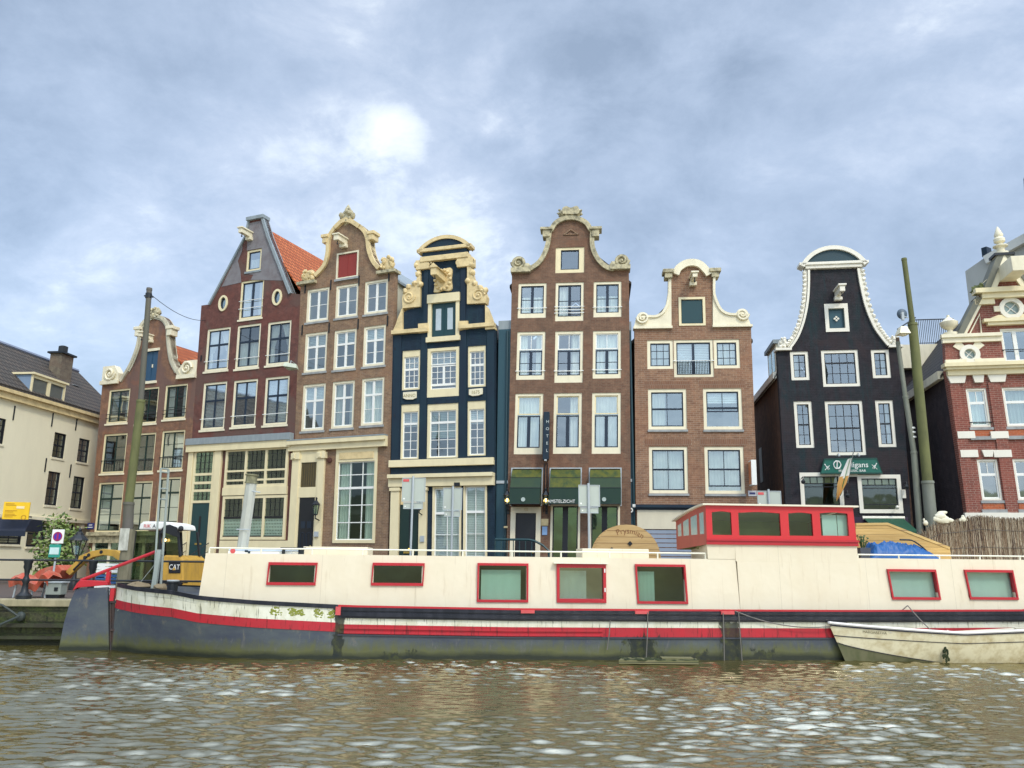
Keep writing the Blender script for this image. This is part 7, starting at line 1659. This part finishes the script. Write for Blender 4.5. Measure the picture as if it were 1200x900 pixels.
for dz in (0, .16, .3): m.tube([a+Vector((0, 0, dz-.03)), a+Vector((0, 0, dz+.02))], .095, 10)
m.build('pole_band', WHITE, e); m = MB(); b = P[3]-base; m.tube([b, b+Vector((0, 0, .18))], .06, 10); m.build('pole_cap', m_flat('brown_cap', (.1, .07, .05), .7), e)
# hanging street lantern near the red house
p = at_y(341.5, 430, 36.2); e = empty('hanging_lantern', p); tag(e, 'pale green hanging street lantern between the red house and the bell gable', 'street lamp')
m = MB(); m.hexa([(-.36, -.2, .0), (.3, -.2, -.1), (.3, .2, -.1), (-.36, .2, .0)], [(-.3, -.12, .2), (.24, -.12, .12), (.24, .12, .12), (-.3, .12, .2)]); m.build('hood', m_paint('pale_green_hood', (.5, .54, .42), .5, .3), e, bevel=.02)
m = MB(); m.ball((0, 0, -.05), (.26, .14, .12), 10, 6); m.build('lamp_bowl', m_flat('olive_bowl', (.3, .31, .2), .3), e, smooth=True); m = MB(); m.tube([(-.05, 0, .15), (-.04, .0, .3), (-.04, 1.6, .36)], .02, 5); m.build('wall_arm', STEEL, e)
# traffic sign backs
def signback(label, TL, BR, Y, pole_px, h_split=None, red=False, panels=1, ytop=None):
    a, b = at_y(*TL, Y), at_y(*BR, Y); xm = at_y(pole_px, BR[1], Y).x; base = Vector((xm, Y, ZS)); e = empty('traffic_sign', base, 0); tag(e, label, 'road sign', 'backs of road signs')
    z0, z1 = b.z-ZS, a.z-ZS; x0, x1 = a.x-xm, b.x-xm; zs = z0+(z1-z0)*.22
    GR_ = m_paint('grey_sign_back', (.42, .46, .40), .5, .15, (.32, .34, .29), 2); 
    m = MB(); m.tube([(0, 0, 0), (0, 0, z1+.05)], .035, 8); m.build('sign_post', STEEL, e)
    for nm, p_, q_ in (('main_panel', zs+.01, z1), ('sub_panel', z0, zs-.01)):
        d = .0 if nm == 'main_panel' else (x1-x0)*.08
        m = MB(); m.box(x0+d, x1-d, .045, .07, p_, q_); pn = m.build(nm, GR_, e, bevel=.008); m = MB(); m.ribbon([(x0+d, p_), (x0+d, q_), (x1-d, q_), (x1-d, p_)], .025, .03, .0449, True); m.box(-.05, .05, .02, .044, (p_+q_)/2-.03, (p_+q_)/2+.03); m.build('panel_rim', STEEL, pn)
    if red: m = MB(); m.box(x0+.03, x0+.22, .034, .0445, z1-.13, z1-.05); m.build('red_sticker', PINKR, e)
    m = MB(); m.box(x0+.05, x0+.1, .036, .0445, zs+.08, zs+.13); m.build('white_sticker', WHITE, e); m = MB(); m.box(x0+.1, x0+.14, .036, .0445, z0+.06, z0+.1); m.build('white_sticker', WHITE, e)
    return e
signback('tall grey back of a road sign with a red sticker before the blue black house', (471.5, 559.5), (497.5, 596.5), 25.6, 483, red=True)
signback('small grey back of a road sign before the blinds of the blue black house', (519.5, 571.5), (541, 605.5), 27.0, 530)
signback('leaning light grey back of a road sign beside the wooden cable drum', (678, 568), (703.5, 601.5), 24.6, 690)
e = signback('grey twin panel sign back with red sticker above the wheelhouse roof', (887.5, 575), (917, 600), 26.5, 902, red=True)
# no-parking sign
Y = 25.0; a, b = at_y(61, 620.5, Y), at_y(73, 637, Y); c = at_y(70, 652, Y); base = Vector((at_y(65, 650, Y).x, Y, ZS)); e = empty('no_parking_sign', base); tag(e, 'white no parking sign with purple disc over a teal panel', 'road sign')
m = MB(); m.tube([(0, 0, 0), (.03, 0, a.z-ZS)], .03, 8); m.build('sign_post', STEEL, e)
w_ = (b.x-a.x); z1, z0 = a.z-ZS, b.z-ZS; m = MB(); m.box(-w_/2+.03, w_/2+.03, -.06, -.04, z0, z1); s_ = m.build('white_panel', WHITE, e, bevel=.01)
m = MB(); m.disc(.03, (z0+z1)/2, w_*.36, -.068, -.061, 22); m.build('blue_disc', m_flat('purple_blue', (.06, .03, .36), .4), s_); m = MB(); m.ribbon([(.03+w_*.38*math.cos(-t*PI/11), (z0+z1)/2+w_*.38*math.sin(-t*PI/11)) for t in range(22)], .035, -.072, -.066, True); m.box(-.0, .06, -.072, -.069, (z0+z1)/2-w_*.3, (z0+z1)/2+w_*.3); m.build('red_ring', m_flat('sign_magenta', (.35, .02, .10), .4), s_)
m = MB(); m.box(-w_/2, w_/2-.02, -.06, -.04, z0-.42, z0-.03); s_ = m.build('teal_panel', m_flat('sign_teal', (.03, .30, .22), .4), e, bevel=.01); m = MB(); m.box(-w_/2+.03, w_/2-.06, -.068, -.061, z0-.33, z0-.12); m.build('pale_text_block', m_flat('pale_mint', (.55, .72, .68), .4), s_)
# classic lantern
Y = 29.0; b = at_y(88, 668, Y); t_ = at_y(92, 640, Y); e = empty('classic_street_lamp', Vector((b.x, Y, ZS))); tag(e, 'black classic street lantern on a post beside the leafy tree', 'street lamp'); zt = t_.z-ZS; dx = t_.x-b.x
m = MB(); m.lathe([(.16, 0), (.14, .3), (.08, .4), (.06, zt-.55), (.09, zt-.5), (.04, zt-.42), (.05, zt-.3)], 0, 0, 10); m.build('post', IRON, e, smooth=True)
m = MB()
for i in range(4): a = PI/4+i*PI/2; m.tube([(.12*math.cos(a), .12*math.sin(a), zt-.3), (.27*math.cos(a), .27*math.sin(a), zt+.2)], .02, 5)
m.lathe([(.34, zt+.2), (.3, zt+.26), (.14, zt+.4), (.12, zt+.48), (.05, zt+.52), (.06, zt+.58), (.0, zt+.66)], 0, 0, 8); m.build('lantern_frame', IRON, e); m = MB(); m.lathe([(.11, zt-.29), (.25, zt+.19)], 0, 0, 4); m.build('lantern_glass', GLASS, e)
# tree by the cream building
Y = 31.0; b = at_y(66, 690, Y); e = empty('leafy_tree', Vector((b.x, Y, ZS))); tag(e, 'small leafy green tree growing in front of the cream building', 'tree'); rnd = random.Random(17)
tops = [(at_y(px_, py_, Y)-Vector((b.x, Y, ZS))) for px_, py_ in ((52, 640), (60, 622), (70, 614), (80, 626), (84, 640), (66, 634), (56, 655), (78, 655), (50, 668), (64, 660), (88, 650))]
m = MB(); m.tube([(0, 0, 0), (.03, 0, .6), (0, .05, 1.1)], [.07, .055, .045], 8)
for t_ in tops: m.tube([(0, .05, .9), (t_.x*.5, rnd.uniform(-.2, .2), .9+(t_.z-.9)*.5), (t_.x, rnd.uniform(-.3, .3), t_.z)], [.03, .02, .008], 5)
m.build('trunk', m_paint('tree_bark', (.10, .08, .055), .9, .4), e)
for mt, sd, cnt in ((m_paint('bright_leaf', (.17, .23, .05), .6, .3), 1, 760), (m_paint('deep_leaf', (.07, .12, .03), .6, .3), 2, 420)):
    m = MB(); rnd = random.Random(sd)
    for i in range(cnt):
        t_ = rnd.choice(tops); c = Vector((t_.x+rnd.gauss(0, .2), rnd.gauss(0, .32), t_.z+rnd.gauss(-.05, .24))); d = Vector((rnd.gauss(0, 1), rnd.gauss(0, 1), rnd.gauss(-.3, .7))).normalized(); s_ = d.orthogonal().normalized(); l = rnd.uniform(.07, .13)
        m.quad(c-d*l, c+s_*l*.42, c+d*l, c-s_*l*.42)
    m.build('crown', mt, e)
# excavator
EX = House('excavator', 'yellow mini excavator with a white cab roof working on the quay', tuple(at_y(185, 690, 27.3).to_2d()), 6, 0, 'excavator', z=ZS)
def X(px, py, d=0): return EX.uv(px, py, d)
YEL = m_paint('excavator_yellow', (.55, .32, .05), .5, .5, (.28, .17, .05), 3); DK = m_flat('machine_black', (.015, .016, .018), .5)
def xpr(nm, mt, pts, d0, d1, par=None, bev=.015): m = EX.mb(); m.prism([X(*p) for p in pts], d0, d1); return EX.part(m, nm, mt, par, bevel=bev)
xpr('engine_cover', YEL, [(190.5, 688), (191, 653), (195, 650.5), (211, 651), (216.5, 656), (217, 688)], -.1, 1.5, None, .05)
pl = xpr('badge_plate', DK, [(199.8, 671.5), (200, 658.5), (213.6, 658.5), (213.6, 671.5)], -.13, -.101)
a = X(200, 671)[0:2]; b = X(213.6, 658.5); uc, vc = (a[0]+b[0])/2, (a[1]+b[1])/2; text('CAT', .235, WHITE, pl, 'badge_lettering', lambda x, y, z: EX.T(uc+x, -.134-z, vc+y), sx=.82)
m = EX.mb(); m.prism([(uc-.06, vc-.09), (uc+.06, vc-.09), (uc, vc+.02)], -.143, -.134); EX.part(m, 'badge_triangle', YEL, pl)
xpr('slew_deck', YEL, [(150, 690), (150, 680), (217, 680), (217, 690)], -.15, 1.6)
m = EX.mb(); x0, x1 = X(140, 690)[0], X(214, 690)[0]
for d in (-.25, 1.25):
    m.ribbon(cr([(x0, .22), (x0+.1, .4), (x1-.1, .4), (x1, .22), (x1-.12, .02), (x0+.12, .02), (x0, .22)], 3)[:-1], .1, d, d+.4, True)
    for i in range(4): m.disc(x0+.3+(x1-x0-.6)*i/3, .2, .12, d+.05, d+.35, 12)
EX.part(m, 'track', DK)
cab = xpr('cab_frame', DK, [(153, 680), (160, 622), (206, 622), (208, 630), (213, 652), (190, 653), (189, 680)], .02, .05)
for pts in ([(153, 680), (160.5, 622)], [(188, 680), (189, 622)], [(212.5, 652), (210, 622)], [(191, 652), (190, 622)]):
    for d in (-.08, 1.25): m = EX.mb(); m.tube([(X(*pts[0])[0], d, X(*pts[0])[1]), (X(*pts[1])[0], d, X(*pts[1])[1])], .05, 6); EX.part(m, 'cab_pillar', DK, cab)
bpy.data.objects[cab.name].data.materials[0] = m_glass('cab_glass', .12, (.5, .58, .46))
m = EX.mb(); a, b = X(170, 672), X(184, 645); m.box(a[0], b[0], .4, .9, a[1]-.2, a[1]+.1); m.box(b[0]-.1, b[0]+.05, .4, .9, a[1], b[1]); EX.part(m, 'seat', DK, cab, bevel=.03)
rf = xpr('cab_roof', WHITE, [(166, 621), (168, 614), (172, 611.3), (196, 611.5), (206, 614.5), (207.5, 620.5)], -.2, 1.35, None, .05)
a = X(178, 617); text('RIK', .17, PINKR, rf, 'roof_lettering', lambda x, y, z: EX.T(a[0]-.05+x, -.205-z, a[1]+y), extr=.004)
text('A', .17, DK, rf, 'roof_lettering', lambda x, y, z: EX.T(a[0]+.2+x, -.205-z, a[1]+y), extr=.004)
xpr('roof_visor', DK, [(190, 626), (196, 616.5), (203, 615), (212, 618.5), (213, 630), (206, 628), (199, 625)], -.24, -.205)
m = EX.mb(); a = X(216, 620); m.tube([(X(210, 622)[0], -.1, X(210, 622)[1]), (a[0], -.25, a[1])], .02, 5); m.ball((a[0]+.02, -.27, a[1]), (.1, .06, .1), 8, 6); EX.part(m, 'mirror', DK)
m = EX.mb(); a = X(195, 633); m.ball((a[0], -.1, a[1]), .05); EX.part(m, 'work_light', LAMPGLOW)
bm_ = xpr('boom', YEL, [(156, 664), (156, 655), (143, 645), (128, 643.5), (114, 646), (100, 652), (99, 658), (104, 660), (116, 653), (128, 650.5), (139, 652), (150, 660)], -.35, -.1)
m = EX.mb()
for px_, py_ in ((107, 653.5), (111.5, 650.5), (126, 647)): a = X(px_, py_); m.disc(a[0], a[1], .06, -.36, -.351, 10)
EX.part(m, 'pivot_pin', DK, bm_)
m = EX.mb(); a, b = X(96, 668), X(112, 652); m.tube([(a[0], -.45, a[1]), (b[0], -.45, b[1])], .035, 6); EX.part(m, 'hydraulic_ram', DK, bm_)
xpr('dipper_arm', YEL, [(103, 650), (109, 655), (88, 674), (83, 670)], -.3, -.12)
ORG = m_paint('orange_red_paint', (.48, .085, .045), .6, .6, (.42, .2, .13), 4)
xpr('bucket', ORG, [(85, 668), (80, 662), (72, 663.5), (60, 667), (48, 677), (47, 681), (62, 680), (78, 678)], -.55, .25)
# orange sheet and small kit on the quay
m = MB(); p0 = qpt(at_y(3, 690, 23).x, 1.0); e = empty('orange_sheet', Vector((p0.x, p0.y, ZS+.0))); tag(e, 'rumpled orange red plastic sheet draped behind the quay railing', 'plastic sheet')
wx = at_y(47, 680, 23.6).x-at_y(2, 680, 23.6).x; zz = at_y(10, 669, 23.6).z-ZS; nx = 30; g = []
for i in range(nx+1):
    u = i/nx; top_ = zz*(.82+.2*noise.noise(Vector((u*5, 1, 2)))+.12*math.sin(u*9)); g.append([m.p(u*wx, -.1, max(.1, top_-.32)), m.p(u*wx, -.18+.06*math.sin(u*20), top_-.12), m.p(u*wx, .1, top_), m.p(u*wx, .6, top_-.1), m.p(u*wx, .7, top_-.3)])
for i in range(nx):
    for j in range(4): m.f.append([g[i][j], g[i+1][j], g[i+1][j+1], g[i][j+1]])
m.build('sheet_cloth', ORG, e, smooth=True); m = MB()
for x in (.1, wx*.55, wx-.1):
    for y in (0, .55): m.tube([(x, y, 0), (x+.05, y, zz-.3)], .03, 5)
m.build('trestle_leg', STEEL, e)
p0 = at_y(63, 690, 23.4); e = empty('utility_box', Vector((p0.x, 23.4, ZS))); tag(e, 'small grey electrical box standing on the quay coping', 'box'); m = MB(); m.box(-.24, .2, 0, .35, .09, .42); m.build('housing', m_paint('box_grey', (.30, .33, .29), .5, .3), e, bevel=.02); m = MB(); m.box(-.28, .24, -.03, .38, .421, .46); m.build('lid', STEEL, e); m = MB(); m.box(-.2, .16, .02, .33, 0, .089); m.box(.02, .12, -.02, -.001, .2, .3); m.build('socket', IRON, e)
p0 = at_y(123, 690, 25.5); e = empty('stacked_crates', Vector((p0.x, 25.5, ZS))); tag(e, 'white and blue slatted crates behind the red tiller', 'crates')
for i in range(3):
    m = MB(); z = i*.33
    for d in (0, .5):
        for k in range(3): m.box(-.34, .34, d, d+.03, z+.02+k*.1, z+.09+k*.1)
    for x in (-.34, .31): m.box(x, x+.03, .03, .5, z+.02, z+.3)
    m.box(-.3, .3, .04, .5, z+.01, z+.03); m.build('crate', WHITE if i != 1 else m_paint('crate_blue', (.03, .10, .25), .6, .3), e)
# cable drum
p0 = at_y(735, 654, 26.5); R_ = (at_y(774.5, 650, 26.5).x-at_y(695.5, 650, 26.5).x)/2; zc = ZS+R_+.02
e = empty('cable_drum', Vector((p0.x, 26.5, ZS+.16))); tag(e, 'big wooden cable drum standing on the quay behind the cabin roof rail', 'cable drum')
m = MB(); m.box(-.9, .9, .05, .2, -.158, .02); m.box(-.9, .9, .75, .9, -.158, .02); m.build('support_beam', m_wood('beam_wood', (.3, .22, .12), (.2, .14, .07), (.1, .07, .04), .3), e)
DW = m_wood('drum_planks', (.60, .41, .18), (.46, .29, .11), (.16, .09, .04), .2, 'z')
for d, nm in ((0, 'flange'), (.9, 'flange')):
    m = MB(); m.disc(0, R_+.02, R_, d, d+.07, 40); o = m.build(nm, DW, e); 
m = MB(); m.disc(0, R_+.02, R_*.5, .075, .9, 28); m.build('barrel', DW, e)
for x, z in ((.1, R_+.02+.48), (-.5, R_+.3), (.5, R_-.3), (-.1, R_-.46)): m = MB(); m.prism([(x-.08, z), (x, z+.08), (x+.08, z), (x, z-.08)], -.03, -.001); m.build('bolt_plate', IRON, e)
text('Prysmian', .26, m_flat('brand_stamp', (.22, .10, .04), .8), e, 'stencil_lettering', lambda x, y, z: Vector(((R_*.80+y)*math.sin((x+.12)/R_*1.25), -.004-z, R_+.02+(R_*.80+y)*math.cos((x+.12)/R_*1.25))), extr=.001)
# ---------------------------------------------------------------- water
def m_water():
    m, nt = newmat('canal_water'); tc = nd(nt, 'ShaderNodeTexCoord').outputs['Object']
    n1 = noise_t(nt, scl(nt, tc, (1.0, 1.0, 1)), 9, 4, .6, .3); n2 = noise_t(nt, scl(nt, tc, (1, 1.3, 1)), 26, 3, .6)
    h_ = mth(nt, 'ADD', n1, mth(nt, 'MULTIPLY', n2, .4))
    n3 = noise_t(nt, tc, .5, 4)
    c = mixc(nt, n3, (.040, .034, .010), (.066, .056, .017))
    b_ = finish(nt, c, .03, h_, .35, .012, spec=.5); b_.inputs['IOR'].default_value = 4.4; b_.inputs['Specular Tint'].default_value = (1, .93, .74, 1); return m
xs = np.concatenate([[-500, -150, -60, -30], np.arange(-17, 18.01, .05), [32, 60, 150, 500]]); ys = np.concatenate([[-600, -200, -60, -15, 0, 3.0], np.arange(5.5, 22.6, .03), [26, 40]])
XX, YY = np.meshgrid(xs, ys); rs = np.random.RandomState(5); ZZ = np.zeros_like(XX)
for i in range(140):
    lam = .09*(5.2)**(rs.rand()**1.1); k = 2*np.pi/lam; th = rs.normal(np.pi/2*.97, .30); amp = .0063*lam**.95*(1.0 if lam < .9 else .8)*rs.uniform(.5, 1.2)
    ZZ += amp*np.sin(k*(np.cos(th)*XX+np.sin(th)*YY)+rs.rand()*6.28)
gust = .85+.45*np.sin(XX*.55+1.3*np.sin(YY*.3))*np.sin(YY*.5+.7+.8*np.sin(XX*.21)); ZZ *= gust
ZZ = ZZ-.0; ZZ += .25*np.abs(ZZ)/.05*np.abs(ZZ)*np.sign(ZZ)*(ZZ > 0)
mask = (XX > -17.1) & (XX < 18.1) & (YY > 5.4) & (YY < 22.7); ZZ *= mask
ny_, nx_ = XX.shape; co = np.stack([XX, YY, ZZ], -1).reshape(-1, 3).astype(np.float32)
me = bpy.data.meshes.new('water'); me.vertices.add(len(co)); me.vertices.foreach_set('co', co.ravel())
i = (np.arange(ny_-1)[:, None]*nx_+np.arange(nx_-1)[None, :]).ravel(); qd_ = np.stack([i, i+1, i+1+nx_, i+nx_], -1).astype(np.int32)
me.loops.add(qd_.size); me.loops.foreach_set('vertex_index', qd_.ravel()); me.polygons.add(len(qd_)); me.polygons.foreach_set('loop_start', np.arange(0, qd_.size, 4, dtype=np.int32)); me.polygons.foreach_set('loop_total', np.full(len(qd_), 4, np.int32)); me.polygons.foreach_set('use_smooth', np.ones(len(qd_), bool))
me.update(calc_edges=True); me.materials.append(m_water()); wo = link(bpy.data.objects.new('water', me)); wo['kind'] = 'structure'

# ---------------------------------------------------------------- camera, light, sky
cam = bpy.data.cameras.new('camera'); cam.sensor_width = 36; cam.lens = F/W0*36; cam.clip_end = 3000; cam.clip_start = .1
co_ = bpy.data.objects.new('camera', cam); co_.matrix_world = Matrix.Translation(EYEP) @ CAMM.to_4x4(); COL.objects.link(co_); SC.camera = co_
SUN_AZ, SUN_EL = math.radians(150), math.radians(46)       # azimuth clockwise from +Y: behind the camera, to the left
sd = Vector((math.sin(SUN_AZ)*math.cos(SUN_EL), math.cos(SUN_AZ)*math.cos(SUN_EL), math.sin(SUN_EL)))
sl_ = bpy.data.lights.new('sun', 'SUN'); sl_.energy = 1.5; sl_.angle = math.radians(10); sl_.color = (1, .92, .77); so = bpy.data.objects.new('sun', sl_); so.rotation_euler = (-sd).to_track_quat('-Z', 'Y').to_euler(); so.location = (0, -20, 40); COL.objects.link(so)
w = bpy.data.worlds.new('World'); SC.world = w; w.use_nodes = True; nt = w.node_tree; nt.nodes.clear()
sky = nd(nt, 'ShaderNodeTexSky', sky_type='NISHITA'); sky.sun_disc = False; sky.sun_elevation = SUN_EL; sky.sun_rotation = SUN_AZ
b1 = nd(nt, 'ShaderNodeBackground'); nt.links.new(sky.outputs[0], b1.inputs[0]); b1.inputs[1].default_value = .05
gen = nd(nt, 'ShaderNodeTexCoord').outputs['Generated']; nrm = nd(nt, 'ShaderNodeVectorMath', operation='NORMALIZE'); nt.links.new(gen, nrm.inputs[0]); dv = nrm.outputs[0]
sp = nd(nt, 'ShaderNodeSeparateXYZ'); nt.links.new(dv, sp.inputs[0]); zc_ = mth(nt, 'ADD', mth(nt, 'MAXIMUM', sp.outputs[2], 0), .42)
cb = nd(nt, 'ShaderNodeCombineXYZ'); nt.links.new(mth(nt, 'DIVIDE', sp.outputs[0], zc_), cb.inputs[0]); nt.links.new(mth(nt, 'DIVIDE', sp.outputs[1], zc_), cb.inputs[1])
n1 = noise_t(nt, scl(nt, cb.outputs[0], (1, 1.1, 1), (3.1, 1.7, 0)), 1.9, 8, .56, .3); n2 = noise_t(nt, scl(nt, cb.outputs[0], (1, 1.1, 1), (9, 4, 0)), 6.5, 8, .66, .25)
den = mth(nt, 'ADD', mth(nt, 'MULTIPLY', n1, .64), mth(nt, 'MULTIPLY', n2, .36))
den = mth(nt, 'ADD', mth(nt, 'MULTIPLY', mth(nt, 'SUBTRACT', den, .5), 1.35), .5)
BN = ramp(nt, noise_t(nt, scl(nt, cb.outputs[0], (1, 1.1, 1), (2, 8, 0)), 7.5, 7, .6, .4), [(.36, .25), (.64, 1.6)])
BN = mth(nt, 'MULTIPLY', BN, 1.35)
def blob(px, py, rad, amp):
    d = ray(px, py).normalized(); dp = nd(nt, 'ShaderNodeVectorMath', operation='DOT_PRODUCT'); nt.links.new(dv, dp.inputs[0]); dp.inputs[1].default_value = d
    c0 = math.cos(rad); mr = nd(nt, 'ShaderNodeMapRange', interpolation_type='SMOOTHSTEP'); nt.links.new(dp.outputs['Value'], mr.inputs[0]); mr.inputs[1].default_value = c0; mr.inputs[2].default_value = 1; mr.inputs[3].default_value = 0; mr.inputs[4].default_value = amp
    return mth(nt, 'MULTIPLY', mr.outputs[0], BN)
for px_, py_, rad, amp in ((455, 172, .06, .09), (330, 150, .14, .02), (560, 265, .10, .10), (800, 245, .16, .06), (1165, 15, .12, .05), (990, 95, .14, .04), (270, 300, .3, .015), (620, 330, .5, .03), (690, 60, .3, -.07), (920, 150, .25, -.06), (120, 160, .25, -.05), (640, 180, .14, -.05), (1050, 240, .25, .02)):
    den = mth(nt, 'ADD', den, blob(px_, py_, rad, amp))
col = ramp(nt, den, [(.30, (.225, .28, .36)), (.42, (.29, .352, .445)), (.52, (.35, .415, .515)), (.61, (.435, .495, .59)), (.70, (.60, .655, .71)), (.82, (.76, .78, .76))])
# brighter overcast round the sun, behind the viewer
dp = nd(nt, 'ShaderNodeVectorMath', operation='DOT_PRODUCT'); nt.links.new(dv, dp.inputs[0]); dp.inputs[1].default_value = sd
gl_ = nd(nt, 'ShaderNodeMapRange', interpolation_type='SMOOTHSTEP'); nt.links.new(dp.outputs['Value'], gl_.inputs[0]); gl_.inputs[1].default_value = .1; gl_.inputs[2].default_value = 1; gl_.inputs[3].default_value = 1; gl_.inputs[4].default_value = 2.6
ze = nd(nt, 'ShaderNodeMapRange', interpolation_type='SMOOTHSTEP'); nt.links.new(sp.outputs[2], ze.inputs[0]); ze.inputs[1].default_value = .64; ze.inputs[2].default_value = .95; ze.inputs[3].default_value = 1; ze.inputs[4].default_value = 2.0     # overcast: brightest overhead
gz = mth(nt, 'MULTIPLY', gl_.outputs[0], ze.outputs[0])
# the far bank's trees low behind the viewer
tn = noise_t(nt, scl(nt, dv, (1, 1, 2)), 7, 6, .6); th_ = mth(nt, 'ADD', .03, mth(nt, 'MULTIPLY', tn, .10)); edge = mth(nt, 'LESS_THAN', sp.outputs[2], th_); back = mth(nt, 'LESS_THAN', sp.outputs[1], .0); tm = mth(nt, 'MULTIPLY', edge, back)
tcol = mixc(nt, ramp(nt, noise_t(nt, dv, 30, 4), [(.4, 0), (.65, 1)]), (.03, .045, .018), (.10, .13, .05))
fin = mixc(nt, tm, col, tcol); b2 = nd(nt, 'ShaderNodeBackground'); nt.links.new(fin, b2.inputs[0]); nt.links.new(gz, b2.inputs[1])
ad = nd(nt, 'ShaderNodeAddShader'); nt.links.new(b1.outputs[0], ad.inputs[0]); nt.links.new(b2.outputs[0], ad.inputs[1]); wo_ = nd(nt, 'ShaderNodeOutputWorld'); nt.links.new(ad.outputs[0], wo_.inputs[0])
SC.view_settings.view_transform = 'Standard'; SC.view_settings.look = 'None'; SC.view_settings.gamma = 1; SC.view_settings.exposure = 0.3; SC.view_settings.use_curve_mapping = False
SC.cycles.max_bounces = 8; SC.cycles.transparent_max_bounces = 12; SC.cycles.use_denoising = True
